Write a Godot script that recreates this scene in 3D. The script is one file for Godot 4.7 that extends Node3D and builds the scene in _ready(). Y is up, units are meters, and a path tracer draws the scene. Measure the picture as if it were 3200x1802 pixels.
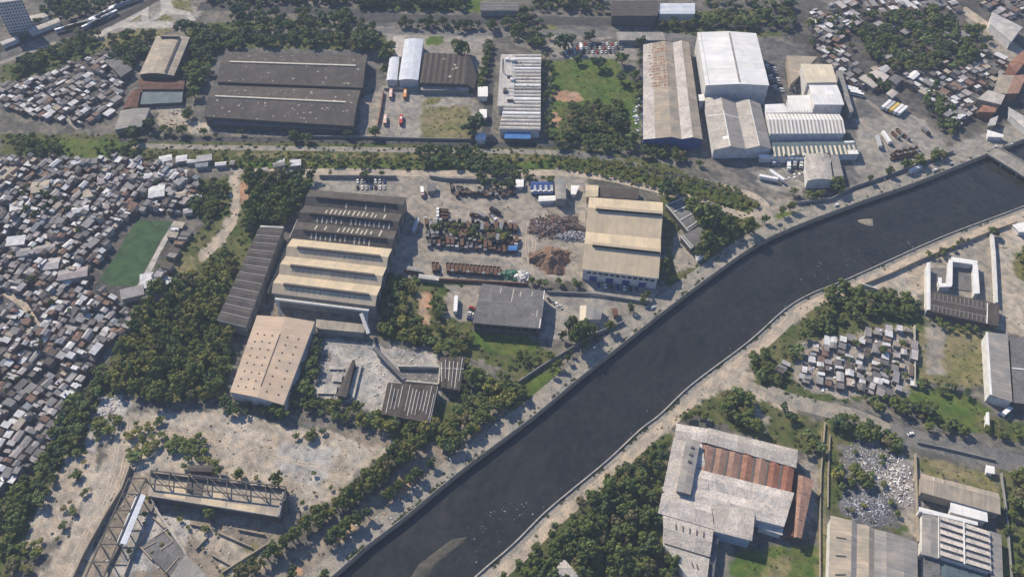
extends Node3D
# ---- camera (pixels of the 3200x1802 photograph turn into directions; distance comes from the ground or the roof plane) ----
const FOC := 2771.3
const PITCH := 48.0
const CAM_H := 440.0
var ct := cos(deg_to_rad(PITCH))
var sn := sin(deg_to_rad(PITCH))
const TX := [0.0, 800.0, 1600.0, 2350.0]
const TY := [0.0, 440.0, 880.0, 1322.0]
var tr := 0
var tcn := 0
var rng := RandomNumberGenerator.new()
var nz := FastNoiseLite.new()
var nz2 := FastNoiseLite.new()

func tl(r, c): tr = r; tcn = c       # choose the enlarged tile in which the next outlines were measured; 0 = whole picture

func P(x, y, h = 0.0) -> Vector3:
	var sx: float; var sy: float
	if tr == 0:
		sx = x * 1.24224; sy = y * 1.24224
	else:
		sx = TX[tcn - 1] + x / 3.0224; sy = TY[tr - 1] + y / 3.0224
	var a := (sx - 1600.0) / FOC
	var b := (sy - 901.0) / FOC
	var dy := -b * ct - sn
	var dz := ct - b * sn
	var k: float = (CAM_H - h) / -dy
	return Vector3(a * k, h, -dz * k)

func pix(w: Vector3) -> float:       # pixels per metre at a place
	return FOC / ((CAM_H - w.y) * sn - w.z * ct)

func PP(flat, h = 0.0) -> PackedVector3Array:
	var o := PackedVector3Array()
	for i in range(0, flat.size(), 2): o.append(P(flat[i], flat[i + 1], h))
	return o

func G2(flat) -> PackedVector2Array: # outline on the ground, seen from above
	var o := PackedVector2Array()
	for p in PP(flat): o.append(Vector2(p.x, p.z))
	return o

# ---- mesh builder ----
class MB:
	var v := PackedVector3Array()
	var n := PackedVector3Array()
	var uv := PackedVector2Array()
	var c := PackedColorArray()
	var col := Color(1, 1, 1)
	func tri(a: Vector3, b: Vector3, d: Vector3, hint: Vector3):
		var g := (b - a).cross(d - a)
		if g.length_squared() < 1e-12: return
		var nn := g.normalized()
		if g.dot(hint) > 0: v.append_array([a, d, b])
		else:
			nn = -nn
			v.append_array([a, b, d])
		var e1 := Vector3(1, 0, 0) if absf(nn.y) > 0.6 else Vector3(nn.z, 0, -nn.x).normalized()
		e1 = (e1 - nn * e1.dot(nn)).normalized()
		var e2 := nn.cross(e1)
		for i in range(v.size() - 3, v.size()):
			n.append(nn); c.append(col); uv.append(Vector2(v[i].dot(e1), v[i].dot(e2)))
	func quad(a: Vector3, b: Vector3, d: Vector3, e: Vector3, hint: Vector3):
		tri(a, b, d, hint); tri(a, d, e, hint)
	func quv(a: Vector3, b: Vector3, d: Vector3, e: Vector3, hint: Vector3, du: Vector3):  # textured along du
		var k := v.size()
		quad(a, b, d, e, hint)
		for i in range(k, v.size()):
			var e1 := (du - n[i] * du.dot(n[i])).normalized()
			uv[i] = Vector2(v[i].dot(e1), v[i].dot(n[i].cross(e1)))
	func hexa(p, du = Vector3.ZERO):   # 0-3 bottom ring, 4-7 top ring
		var m := Vector3.ZERO
		for q in p: m += q
		m /= 8.0
		for f in [[0, 1, 2, 3], [4, 5, 6, 7], [0, 1, 5, 4], [1, 2, 6, 5], [2, 3, 7, 6], [3, 0, 4, 7]]:
			var h: Vector3 = (p[f[0]] + p[f[1]] + p[f[2]] + p[f[3]]) / 4.0 - m
			if du == Vector3.ZERO: quad(p[f[0]], p[f[1]], p[f[2]], p[f[3]], h)
			else: quv(p[f[0]], p[f[1]], p[f[2]], p[f[3]], h, du)
	func box(at: Vector3, size: Vector3, turn = 0.0):
		var b := Basis(Vector3.UP, turn)
		var p := []
		for y in [-0.5, 0.5]:
			for q in [[-0.5, -0.5], [0.5, -0.5], [0.5, 0.5], [-0.5, 0.5]]:
				p.append(at + b * (Vector3(q[0], y, q[1]) * size))
		hexa(p)
	func bar(a: Vector3, b: Vector3, w: float, h: float):
		var d := (b - a).normalized()
		var s := d.cross(Vector3.UP)
		s = (Vector3.RIGHT if s.length() < 0.01 else s.normalized()) * w * 0.5
		var t := s.cross(d).normalized() * h * 0.5
		hexa([a - s - t, a + s - t, b + s - t, b - s - t, a - s + t, a + s + t, b + s + t, b - s + t])
	func tube(a: Vector3, b: Vector3, r0: float, r1: float, k := 8, cap := true):
		var d := (b - a).normalized()
		var s := d.cross(Vector3.UP if absf(d.y) < 0.9 else Vector3.RIGHT).normalized()
		var t := d.cross(s)
		for i in k:
			var x := s * cos(TAU * i / k) + t * sin(TAU * i / k)
			var y := s * cos(TAU * (i + 1) / k) + t * sin(TAU * (i + 1) / k)
			quad(a + x * r0, a + y * r0, b + y * r1, b + x * r1, x + y)
			if cap:
				tri(b, b + x * r1, b + y * r1, d); tri(a, a + x * r0, a + y * r0, -d)
	func mesh(m = null) -> ArrayMesh:
		var am := ArrayMesh.new()
		if v.is_empty(): return am
		var ar := []
		ar.resize(Mesh.ARRAY_MAX)
		ar[Mesh.ARRAY_VERTEX] = v; ar[Mesh.ARRAY_NORMAL] = n; ar[Mesh.ARRAY_TEX_UV] = uv; ar[Mesh.ARRAY_COLOR] = c
		am.add_surface_from_arrays(Mesh.PRIMITIVE_TRIANGLES, ar)
		if m: am.surface_set_material(0, m)
		return am

# ---- nodes ----
var taken := {}
func numbered(called: String) -> String:
	if not taken.has(called):
		taken[called] = 0
		return called
	taken[called] += 1
	return "%s_%03d" % [called, taken[called]]

func part(called, mb, m, parent) -> MeshInstance3D:
	var o := MeshInstance3D.new()
	o.name = called
	o.mesh = mb.mesh(m) if mb is MB else mb
	if m and not (mb is MB): o.material_override = m
	parent.add_child(o, true)
	return o

func tag(o, label, category, group = ""):
	o.set_meta("label", label); o.set_meta("category", category)
	if group: o.set_meta("group", group)
	return o

func thing(called, label, category, at = Vector3.ZERO, turn = 0.0, group = "") -> Node3D:
	var o := Node3D.new()
	o.name = numbered(called)
	add_child(o)
	o.position = at; o.rotation.y = turn
	return tag(o, label, category, group)

func struct(called, mb, m) -> MeshInstance3D:
	var o := part(numbered(called), mb, m, self)
	o.set_meta("kind", "structure")
	return o

# ---- materials ----
func tex(kind: String, sd: int) -> ImageTexture:
	var N := 256
	var a := FastNoiseLite.new(); a.seed = sd; a.frequency = 0.012; a.fractal_octaves = 4
	var b := FastNoiseLite.new(); b.seed = sd + 1; b.frequency = 0.11; b.fractal_octaves = 3
	var cc := FastNoiseLite.new(); cc.seed = sd + 2; cc.frequency = 0.05; cc.fractal_octaves = 3
	var im := Image.create(N, N, false, Image.FORMAT_RGB8)
	var r := RandomNumberGenerator.new(); r.seed = sd
	var rows := []
	for i in N: rows.append(r.randf_range(-1, 1))
	for y in N:
		for x in N:
			# repeats without a seam: the pattern is read on a torus
			var ax := TAU * x / N
			var ay := TAU * y / N
			var q := Vector3(cos(ax), sin(ax), cos(ay)) * 60.0
			var w := sin(ay) * 60.0
			var big := a.get_noise_3d(q.x, q.y + w * 0.7, q.z + w * 0.4)
			var fine := b.get_noise_2d(x, y) * 0.5 + r.randf_range(-0.5, 0.5) * 0.5
			var t := 0.86
			var warm := 0.0
			match kind:
				"roof":   # sheets side by side, streaks down the slope, stains
					var streak := cc.get_noise_3d(cos(ax) * 260.0, sin(ax) * 260.0, w * 0.18)
					t += big * 0.12 + streak * 0.11 + fine * 0.05 + rows[(x / 8) % 32] * 0.025
					warm = big * 0.03 + streak * 0.02
				"sheet":
					var st := cc.get_noise_3d(cos(ax) * 200.0, sin(ax) * 200.0, w * 0.2)
					t += 0.06 + big * 0.06 + st * 0.055 + fine * 0.03 + rows[(x / 8) % 32] * 0.02
					warm = big * 0.02
				"old":    # mottled fibre cement and rust
					var s2 := cc.get_noise_3d(q.x * 1.7, q.y * 1.7 + w, q.z * 1.7)
					t += big * 0.14 + s2 * 0.15 + fine * 0.16
					warm = s2 * 0.05
				"ground":
					var s3 := cc.get_noise_3d(q.x * 2.0, q.y * 2.0 + w, q.z * 2.0)
					t += big * 0.18 + s3 * 0.2 + fine * 0.3
					warm = big * 0.04
				_:
					t += big * 0.1 + fine * 0.07
			im.set_pixel(x, y, Color(clampf(t + warm, 0, 1), clampf(t, 0, 1), clampf(t - warm, 0, 1)))
	return ImageTexture.create_from_image(im)

var tx := {}
var mats := {}
const PAL := {   # linear base colours, roughness, texture, metres per repeat
	"tan_roof": [0.58, 0.485, 0.345, 0.75, "sheet", 40.0], "beige_roof": [0.52, 0.41, 0.31, 0.8, "sheet", 46.0], "dun_roof": [0.45, 0.39, 0.31, 0.8, "roof", 40.0],
	"dark_roof": [0.115, 0.103, 0.095, 0.9, "old", 34.0], "brown_roof": [0.10, 0.085, 0.075, 0.9, "old", 30.0], "slate_roof": [0.19, 0.185, 0.185, 0.85, "old", 36.0],
	"grey_roof": [0.36, 0.34, 0.315, 0.85, "roof", 38.0], "stone_roof": [0.53, 0.49, 0.44, 0.85, "old", 42.0], "pale_roof": [0.58, 0.56, 0.53, 0.75, "roof", 38.0],
	"white_roof": [0.80, 0.80, 0.78, 0.7, "sheet", 44.0], "silver_roof": [0.62, 0.66, 0.72, 0.5, "sheet", 40.0], "pink_roof": [0.62, 0.57, 0.52, 0.85, "old", 48.0],
	"rust_roof": [0.36, 0.19, 0.13, 0.9, "old", 26.0], "rustpatch": [0.38, 0.235, 0.175, 0.9, "old", 22.0], "red_roof": [0.33, 0.15, 0.10, 0.9, "old", 20.0], "maroon_roof": [0.16, 0.085, 0.065, 0.9, "old", 24.0], "blue_sheet": [0.07, 0.22, 0.52, 0.6, "wall", 20.0],
	"cream_roof": [0.70, 0.62, 0.47, 0.75, "sheet", 40.0], "teal_roof": [0.12, 0.17, 0.19, 0.7, "roof", 30.0],  # the teal also holds shade in its colour, for the court and cream annex
	"white_wall": [0.76, 0.76, 0.75, 0.85, "wall", 22.0], "grey_wall": [0.34, 0.335, 0.325, 0.9, "wall", 20.0], "dark_wall_and_shade": [0.14, 0.13, 0.125, 0.9, "wall", 20.0],  # the dark wall tone also puts shade into the colour of shaded hall sides
	"tan_wall": [0.42, 0.36, 0.28, 0.9, "wall", 20.0], "blue_wall": [0.06, 0.12, 0.34, 0.7, "wall", 20.0], "paleblue_wall": [0.42, 0.52, 0.62, 0.7, "wall", 20.0], "brick_wall": [0.30, 0.16, 0.11, 0.95, "old", 16.0],
	"glass_dark": [0.03, 0.035, 0.04, 0.3, "wall", 20.0], "skylight": [0.66, 0.62, 0.52, 0.5, "wall", 14.0], "steel": [0.12, 0.11, 0.105, 0.7, "wall", 12.0], "white_steel": [0.62, 0.62, 0.60, 0.6, "wall", 12.0],
	"rusty_steel": [0.15, 0.095, 0.065, 0.9, "old", 8.0], "concrete": [0.36, 0.335, 0.29, 0.92, "ground", 26.0], "pale_concrete": [0.52, 0.49, 0.44, 0.92, "ground", 26.0], "asphalt": [0.085, 0.085, 0.087, 0.9, "ground", 30.0], "worn_asphalt": [0.20, 0.195, 0.185, 0.92, "ground", 30.0], "lane": [0.35, 0.32, 0.27, 0.92, "ground", 32.0], "sandy_lane": [0.52, 0.44, 0.345, 0.95, "ground", 34.0],
	"pitch": [0.06, 0.115, 0.052, 0.95, "ground", 36.0], "ballast": [0.075, 0.068, 0.068, 0.95, "ground", 20.0], "paint": [0.75, 0.75, 0.72, 0.7, "wall", 10.0],
	"tyre": [0.03, 0.03, 0.03, 0.9, "", 1.0], "window": [0.03, 0.035, 0.045, 0.15, "", 1.0], "bark": [0.11, 0.085, 0.065, 0.95, "", 1.0],
	"orange_paint": [0.62, 0.24, 0.06, 0.4, "", 1.0], "white_paint": [0.74, 0.74, 0.73, 0.4, "", 1.0], "silver_paint": [0.42, 0.43, 0.44, 0.35, "", 1.0], "black_paint": [0.03, 0.03, 0.035, 0.3, "", 1.0], "red_paint": [0.40, 0.05, 0.04, 0.4, "", 1.0], "blue_paint": [0.03, 0.06, 0.19, 0.4, "", 1.0], "grey_paint": [0.20, 0.20, 0.21, 0.4, "", 1.0], "rust_paint": [0.12, 0.07, 0.05, 0.9, "", 1.0], "pink_paint": [0.62, 0.40, 0.33, 0.5, "", 1.0], "yellow_paint": [0.60, 0.42, 0.10, 0.5, "", 1.0], "green_paint": [0.06, 0.34, 0.20, 0.5, "", 1.0],
}

func gm(key: String, tone := 1) -> StandardMaterial3D:   # tone 0..2: sheets of the same stuff are never quite alike
	var id := key + str(tone)
	if mats.has(id): return mats[id]
	var p: Array = PAL[key]
	var m := StandardMaterial3D.new()
	m.resource_name = key
	var f: float = [0.95, 1.0, 1.05][tone]
	m.albedo_color = Color(minf(p[0] * f, 0.82), minf(p[1] * f, 0.82), minf(p[2] * f, 0.82)).linear_to_srgb()
	m.roughness = p[3]
	m.metallic_specular = 0.3
	if p[4]:
		m.albedo_texture = tx[p[4]]
		m.uv1_scale = Vector3.ONE / p[5]
		m.uv1_offset = Vector3(tone * 0.37, tone * 0.21, 0)
	mats[id] = m
	return m

func vm(key: String, rough: float, texture = "", metres := 20.0) -> StandardMaterial3D:  # coloured by vertex
	if mats.has(key): return mats[key]
	var m := StandardMaterial3D.new()
	m.resource_name = key
	m.vertex_color_use_as_albedo = true
	m.roughness = rough
	m.metallic_specular = 0.25
	if texture:
		m.albedo_texture = tx[texture]
		m.uv1_scale = Vector3.ONE / metres
	mats[key] = m
	return m

# ---- halls: four eave corners, a roof profile swept along the hall ----
class Hall:
	var root: Node3D
	var q: PackedVector3Array
	var h: float
	var axis: String
	var prof: Array
	var ov := 0.45
	func R(s: float, t: float, up: float) -> Vector3:    # s along the ridge, t across
		var u := s if axis == "v" else t
		var w := t if axis == "v" else s
		return q[0].lerp(q[1], u).lerp(q[3].lerp(q[2], u), w) + Vector3.UP * up
	func rise(t: float) -> float:
		for i in prof.size() - 1:
			if t <= prof[i + 1][0] + 1e-6 and prof[i + 1][0] > prof[i][0]:
				return lerpf(prof[i][1], prof[i + 1][1], clampf((t - prof[i][0]) / (prof[i + 1][0] - prof[i][0]), 0, 1))
		return prof[-1][1]
	func length() -> float: return R(0, 0.5, 0).distance_to(R(1, 0.5, 0))
	func width() -> float: return R(0.5, 0, 0).distance_to(R(0.5, 1, 0))

var footprints := []
func built_on(p: Vector2) -> bool:
	for f in footprints:
		if f[0].has_point(p) and Geometry2D.is_point_in_polygon(p, f[1]): return true
	return false

func gables(n: int, up: float, ridge: float, m) -> Array:
	var o := []
	for i in n:
		var k = m[i] if m is Array else m
		o.append([(i) / float(n), 0.0, k])
		o.append([(i + ridge) / float(n), up, k])
	o.append([1.0, 0.0, ""])
	return o

func vault(up: float, m, n := 8) -> Array:
	var o := []
	for i in n + 1: o.append([i / float(n), up * sin(PI * (0.12 + 0.76 * i / n)) - up * sin(PI * 0.12), m])
	return o

func hall(called, label, category, flat, h, axis, prof, wall = "grey_wall", n := 1, group = "", base := 0.0) -> Hall:
	var H := Hall.new()
	H.q = PP(flat, h); H.h = h; H.axis = axis; H.prof = prof
	var mid := (H.q[0] + H.q[1] + H.q[2] + H.q[3]) / 4.0
	mid.y = base
	for i in 4: H.q[i] -= mid
	for i in 4: H.q[i].y = 0.0
	for i in 4: H.q[i] += Vector3.UP * (h - base)
	var fp := PackedVector2Array()
	for i in 4: fp.append(Vector2(H.q[i].x + mid.x, H.q[i].z + mid.z))
	var fr := Rect2(fp[0], Vector2.ZERO)
	for p in fp: fr = fr.expand(p)
	footprints.append([fr, fp])
	H.root = thing(called, label, category, mid, 0.0, group)
	var os := H.ov / H.length()
	var down := Vector3.UP * 0.28
	for i in prof.size() - 1:
		var t0: float = prof[i][0]; var t1: float = prof[i + 1][0]
		if t1 - t0 < 1e-5: continue
		for k in n:
			var s0 := -os if k == 0 else k / float(n)
			var s1 := 1.0 + os if k == n - 1 else (k + 1) / float(n)
			var a := H.R(s0, t0, prof[i][1]); var b := H.R(s1, t0, prof[i][1])
			var c := H.R(s1, t1, prof[i + 1][1]); var d := H.R(s0, t1, prof[i + 1][1])
			var mb := MB.new()
			mb.hexa([a - down, b - down, c - down, d - down, a, b, c, d], b - a)
			part("roof_panel", mb, gm(prof[i][2], rng.randi() % 3 if n > 1 else 1), H.root)
	# walls stand a little inside the eaves and close the hall
	var es := 0.35 / H.length(); var et := 0.35 / H.width()
	if wall:
		for s in [es, 1.0 - es]:
			var mb := MB.new()
			var out := H.R(s, 0.5, 0) - H.R(0.5, 0.5, 0)
			for i in prof.size() - 1:
				var t0 := clampf(prof[i][0], et, 1 - et); var t1 := clampf(prof[i + 1][0], et, 1 - et)
				if t1 - t0 < 1e-5: continue
				mb.quad(H.R(s, t0, -H.q[0].y), H.R(s, t1, -H.q[0].y), H.R(s, t1, prof[i + 1][1] - 0.2), H.R(s, t0, prof[i][1] - 0.2), out)
			part("wall", mb, gm(wall), H.root)
		for t in [et, 1.0 - et]:
			var mb := MB.new()
			var up: float = (prof[0][1] if t < 0.5 else prof[-1][1]) - 0.15
			mb.quad(H.R(es, t, -H.q[0].y), H.R(1 - es, t, -H.q[0].y), H.R(1 - es, t, up), H.R(es, t, up), H.R(0.5, t, 0) - H.R(0.5, 0.5, 0))
			part("wall", mb, gm(wall), H.root)
	return H

func slab(H: Hall, called, m, s0, t0, s1, t1, lift, thick, tone := 1) -> MeshInstance3D:   # a piece lying on the roof
	var mb := MB.new()
	var top := []; var bot := []
	for st in [[s0, t0], [s1, t0], [s1, t1], [s0, t1]]:
		var p := H.R(st[0], st[1], H.rise(st[1]))
		bot.append(p + Vector3.UP * lift); top.append(p + Vector3.UP * (lift + thick))
	mb.hexa(bot + top, top[1] - top[0])
	return part(called, mb, gm(m, tone), H.root)

func flat_slab(H: Hall, called, m, s0, t0, s1, t1, y0, y1) -> MeshInstance3D:  # a box on the hall's own axes, heights above the eaves
	var mb := MB.new()
	var p := []
	for y in [y0, y1]:
		for st in [[s0, t0], [s1, t0], [s1, t1], [s0, t1]]: p.append(H.R(st[0], st[1], y))
	mb.hexa(p)
	return part(called, mb, gm(m), H.root)

func opening(H: Hall, called, m, side, f0, f1, y0, y1):   # door or window band on one of the walls: side n,s,e,w in the picture's sense
	var mb := MB.new()
	var c := H.q
	var a: Vector3; var b: Vector3
	match side:
		"s": a = c[3]; b = c[2]
		"e": a = c[1]; b = c[2]
		"w": a = c[0]; b = c[3]
		_: a = c[0]; b = c[1]
	var mid := (c[0] + c[1] + c[2] + c[3]) / 4.0
	var p := a.lerp(b, f0); var r := a.lerp(b, f1)
	var nrm := (r - p).cross(Vector3.UP).normalized()
	if nrm.dot(p - mid) < 0: nrm = -nrm
	var y := Vector3.UP
	p.y = 0; r.y = 0
	var i := -nrm * 0.5; var o := -nrm * 0.22
	mb.hexa([p + i + y * y0, r + i + y * y0, r + o + y * y0, p + o + y * y0, p + i + y * y1, r + i + y * y1, r + o + y * y1, p + o + y * y1])
	part(called, mb, gm(m), H.root)
# ---- ground ----
var zones := []     # [outline, bounds, kind]
const ZC := {       # two base colours that mingle, how patchy, structure name
	"urban": [0.24, 0.222, 0.19, 0.13, 0.125, 0.11, "ground"], "alley": [0.15, 0.14, 0.13, 0.09, 0.085, 0.08, "settlement_ground"],
	"dirt": [0.40, 0.36, 0.305, 0.31, 0.28, 0.235, "dirt_yard"], "sand": [0.53, 0.47, 0.39, 0.42, 0.36, 0.285, "sandy_ground"], "earth": [0.34, 0.29, 0.235, 0.26, 0.225, 0.18, "bare_earth"],
	"grass": [0.085, 0.15, 0.03, 0.135, 0.165, 0.045, "grass_field"], "dry": [0.19, 0.19, 0.075, 0.27, 0.235, 0.13, "dry_grass"], "scrub": [0.085, 0.115, 0.035, 0.15, 0.15, 0.065, "scrub_ground"], "lawn": [0.10, 0.165, 0.03, 0.14, 0.18, 0.04, "lawn"],
	"asphalt": [0.13, 0.128, 0.125, 0.20, 0.192, 0.18, "asphalt_yard"], "concrete": [0.38, 0.355, 0.315, 0.29, 0.27, 0.24, "concrete_yard"], "red": [0.50, 0.29, 0.18, 0.44, 0.33, 0.23, "red_earth"], "rubble": [0.52, 0.495, 0.455, 0.36, 0.34, 0.315, "rubble_ground"],
}
func zone(kind, flat):
	var g := G2(flat)
	var r := Rect2(g[0], Vector2.ZERO)
	for p in g: r = r.expand(p)
	zones.append([g, r, kind])

var river_u := PackedVector3Array(); var river_d := PackedVector3Array(); var river_poly := PackedVector2Array()
const WATER := -3.6

func kind_at(p: Vector2) -> int:
	var w := p + Vector2(nz2.get_noise_2d(p.x * 5.0, p.y * 5.0), nz2.get_noise_2d(p.x * 5.0 + 900, p.y * 5.0)) * 3.2
	for i in range(zones.size() - 1, -1, -1):
		if zones[i][1].has_point(w) and Geometry2D.is_point_in_polygon(w, zones[i][0]): return i
	return -1

func make_ground():
	tl(0, 0)
	# ---- north bank of the river and the far bank, as they run in the picture ----
	river_u = PP([2760, 286, 2576, 352, 2451, 402, 2300, 462, 2158, 511, 1940, 597, 1800, 688, 1669, 786, 1565, 868, 1458, 953, 1339, 1052, 1198, 1157, 1113, 1224, 1017, 1304, 926, 1373, 881, 1413, 700, 1570])
	river_d = PP([2760, 440, 2576, 517, 2371, 594, 2137, 698, 2038, 738, 1972, 778, 1882, 858, 1741, 964, 1661, 1039, 1608, 1080, 1528, 1155, 1448, 1221, 1368, 1288, 1288, 1368, 1195, 1448, 1080, 1560])
	for p in river_u: river_poly.append(Vector2(p.x, p.z))
	for i in range(river_d.size() - 1, -1, -1): river_poly.append(Vector2(river_d[i].x, river_d[i].z))
	var cut: Array = Geometry2D.offset_polygon(river_poly, 2.2)
	var cutp: PackedVector2Array = cut[0]
	var cutb := Rect2(cutp[0], Vector2.ZERO)
	for p in cutp: cutb = cutb.expand(p)
	# ---- kinds of ground ----
	zone("scrub", [0, 335, 430, 342, 1000, 352, 1390, 362, 1640, 400, 1920, 505, 1910, 535, 1780, 520, 1600, 470, 1400, 432, 1040, 428, 600, 425, 350, 400, 0, 392])
	zone("grass", [130, 350, 320, 358, 335, 398, 230, 402, 120, 384])
	zone("dry", [600, 384, 1040, 388, 1390, 392, 1390, 400, 1000, 400, 600, 396])
	zone("asphalt", [490, 335, 945, 345, 955, 230, 990, 130, 900, 118, 560, 118, 505, 220])
	zone("dirt", [905, 250, 955, 225, 958, 280, 950, 345, 905, 345])
	zone("concrete", [955, 215, 1195, 235, 1190, 350, 950, 350])
	zone("dry", [1064, 268, 1185, 266, 1188, 350, 1056, 350]); zone("dry", [1066, 246, 1120, 244, 1095, 262, 1066, 266])
	zone("concrete", [965, 85, 1240, 90, 1230, 150, 1190, 230, 970, 215])
	zone("lawn", [1076, 90, 1116, 92, 1110, 116, 1072, 112])
	zone("concrete", [1385, 88, 1610, 98, 1610, 150, 1390, 146])
	zone("asphalt", [1440, 98, 1560, 100, 1565, 132, 1450, 135])
	zone("grass", [1384, 152, 1545, 148, 1612, 225, 1608, 365, 1383, 352])
	zone("red", [1386, 232, 1425, 225, 1466, 238, 1462, 258, 1402, 256]); zone("red", [1383, 286, 1404, 283, 1428, 322, 1400, 326])
	zone("scrub", [1420, 268, 1560, 258, 1600, 330, 1600, 372, 1385, 352, 1400, 330])
	zone("asphalt", [1600, 90, 1760, 90, 1790, 380, 1620, 380])
	zone("asphalt", [1900, 80, 2010, 120, 2020, 300, 1940, 300])
	zone("asphalt", [1760, 370, 2150, 400, 2160, 470, 2050, 480, 1910, 470, 1820, 420])
	zone("concrete", [2125, 225, 2190, 232, 2320, 300, 2375, 350, 2392, 388, 2300, 425, 2160, 468, 2150, 380, 2160, 300])
	zone("asphalt", [2150, 232, 2195, 232, 2260, 275, 2190, 300, 2150, 290])
	zone("concrete", [1890, 430, 1980, 425, 2030, 470, 2010, 490, 1920, 470])
	zone("sand", [392, 258, 456, 258, 458, 318, 402, 338]); zone("sand", [462, 300, 528, 312, 522, 338, 468, 334])
	# the top of the picture
	zone("scrub", [0, 145, 200, 80, 300, 85, 250, 130, 110, 190, 0, 210])
	zone("asphalt", [0, 118, 180, 58, 330, 0, 440, 0, 250, 82, 0, 166])
	zone("concrete", [232, 92, 300, 46, 372, 6, 470, -6, 505, 40, 450, 70, 300, 76, 250, 104])
	zone("dry", [300, 52, 352, 30, 352, 52]); zone("dry", [386, 52, 416, 34, 440, 52]); zone("dry", [430, 0, 475, 0, 485, 28, 440, 26])
	zone("dry", [250, 104, 330, 74, 440, 70, 400, 95, 270, 120])
	zone("scrub", [470, 60, 960, 40, 975, 125, 905, 125, 560, 120, 500, 215, 470, 250])
	zone("concrete", [800, 40, 990, 60, 990, 90, 860, 78])
	zone("asphalt", [880, 34, 1760, 48, 1760, 80, 880, 66])
	zone("scrub", [900, -20, 1160, -20, 1165, 28, 900, 26]); zone("lawn", [1170, -30, 1210, -30, 1212, 30, 1172, 30])
	zone("dry", [1355, 60, 1400, 62, 1400, 74, 1350, 74])
	zone("scrub", [1650, 30, 2000, 20, 2010, 90, 1760, 95, 1640, 75])
	# settlements
	zone("alley", [0, 215, 90, 190, 250, 130, 290, 140, 330, 180, 320, 240, 280, 300, 200, 330, 100, 300, 0, 275])
	zone("alley", [0, 392, 350, 400, 510, 440, 510, 490, 440, 560, 440, 640, 380, 740, 330, 800, 250, 900, 240, 930, 160, 1060, 140, 1120, 90, 1180, 0, 1260])
	zone("alley", [1900, 30, 2576, -20, 2576, 300, 2400, 340, 2330, 290, 2160, 230, 2030, 140])
	zone("dirt", [2440, 30, 2576, 130, 2576, 160, 2540, 190, 2520, 150, 2430, 60])
	zone("concrete", [2360, 380, 2480, 330, 2576, 310, 2576, 360, 2450, 400, 2400, 405])
	# middle
	zone("dirt", [590, 428, 1045, 432, 1400, 428, 1480, 440, 1480, 520, 1300, 500, 1180, 480, 1045, 470, 980, 478, 780, 468, 600, 445])
	zone("concrete", [780, 455, 1030, 462, 1030, 498, 782, 480])
	zone("dirt", [1010, 455, 1190, 462, 1300, 488, 1480, 510, 1470, 705, 1330, 712, 1180, 700, 1000, 690, 985, 760, 930, 790])
	zone("scrub", [975, 695, 1120, 702, 1190, 715, 1190, 830, 1370, 872, 1410, 905, 1310, 960, 1200, 900, 1050, 868, 950, 850])
	zone("dirt", [1125, 722, 1208, 716, 1198, 805, 1116, 800]); zone("red", [1048, 735, 1084, 732, 1078, 820, 1056, 815])
	zone("grass", [1185, 832, 1300, 842, 1360, 862, 1340, 892, 1250, 892, 1190, 866])
	zone("concrete", [1360, 735, 1465, 745, 1600, 762, 1565, 830, 1480, 845, 1395, 855, 1362, 850])
	zone("dirt", [1555, 760, 1645, 775, 1560, 845, 1510, 840]); zone("concrete", [1470, 695, 1655, 715, 1640, 765, 1480, 745])
	zone("scrub", [1660, 490, 1900, 530, 1920, 570, 1870, 610, 1760, 690, 1680, 720, 1670, 600])
	zone("dirt", [1690, 600, 1720, 560, 1790, 600, 1760, 660, 1700, 690]); zone("dirt", [1910, 500, 1990, 500, 2040, 530, 1930, 570, 1890, 560])
	zone("lawn", [1960, 530, 2030, 525, 2000, 548, 1950, 562])
	zone("rubble", [812, 850, 1010, 876, 1100, 892, 1115, 960, 1090, 1050, 950, 1050, 900, 1015, 785, 990, 785, 925, 830, 905])
	zone("earth", [690, 760, 960, 790, 940, 850, 800, 838, 700, 800])
	zone("scrub", [950, 1045, 1165, 1000, 1310, 950, 1400, 915, 1310, 1065, 1140, 1130, 1000, 1120, 900, 1060])
	zone("lawn", [1312, 968, 1395, 922, 1418, 934, 1345, 990])
	# lower left
	zone("sand", [300, 1040, 560, 1030, 720, 1075, 860, 1090, 960, 1085, 1000, 1125, 900, 1185, 840, 1260, 720, 1300, 600, 1250, 360, 1190, 290, 1160])
	zone("rubble", [700, 1110, 860, 1130, 800, 1230, 690, 1190])
	zone("earth", [860, 1078, 970, 1080, 985, 1118, 930, 1132, 870, 1100])
	zone("earth", [660, 1462, 740, 1385, 900, 1280, 1010, 1170, 1130, 1085, 1260, 1010, 1330, 1060, 1120, 1225, 880, 1415, 780, 1500])
	zone("red", [985, 1215, 1045, 1200, 1050, 1235, 1010, 1262, 985, 1245]); zone("red", [835, 1340, 885, 1305, 900, 1345, 925, 1370, 880, 1405, 850, 1390]); zone("red", [730, 1430, 750, 1412, 756, 1451, 735, 1460])
	zone("scrub", [150, 1060, 260, 950, 310, 960, 210, 1150, 120, 1265, 60, 1410, -40, 1480, -40, 1260, 90, 1185])
	zone("sand", [310, 1048, 350, 1040, 322, 1185, 280, 1265, 200, 1460, 90, 1460, 205, 1290, 245, 1180])
	zone("sand", [165, 1150, 245, 1130, 238, 1205, 175, 1310, 110, 1390, 50, 1380, 105, 1262])
	zone("rubble", [255, 990, 330, 1020, 290, 1080, 225, 1150, 210, 1110])
	zone("earth", [325, 1190, 740, 1262, 745, 1325, 640, 1462, 195, 1462, 300, 1270]); zone("rubble", [330, 1280, 480, 1300, 470, 1380, 350, 1440, 280, 1451]); zone("dry", [560, 1360, 650, 1370, 640, 1440, 560, 1462])
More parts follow.
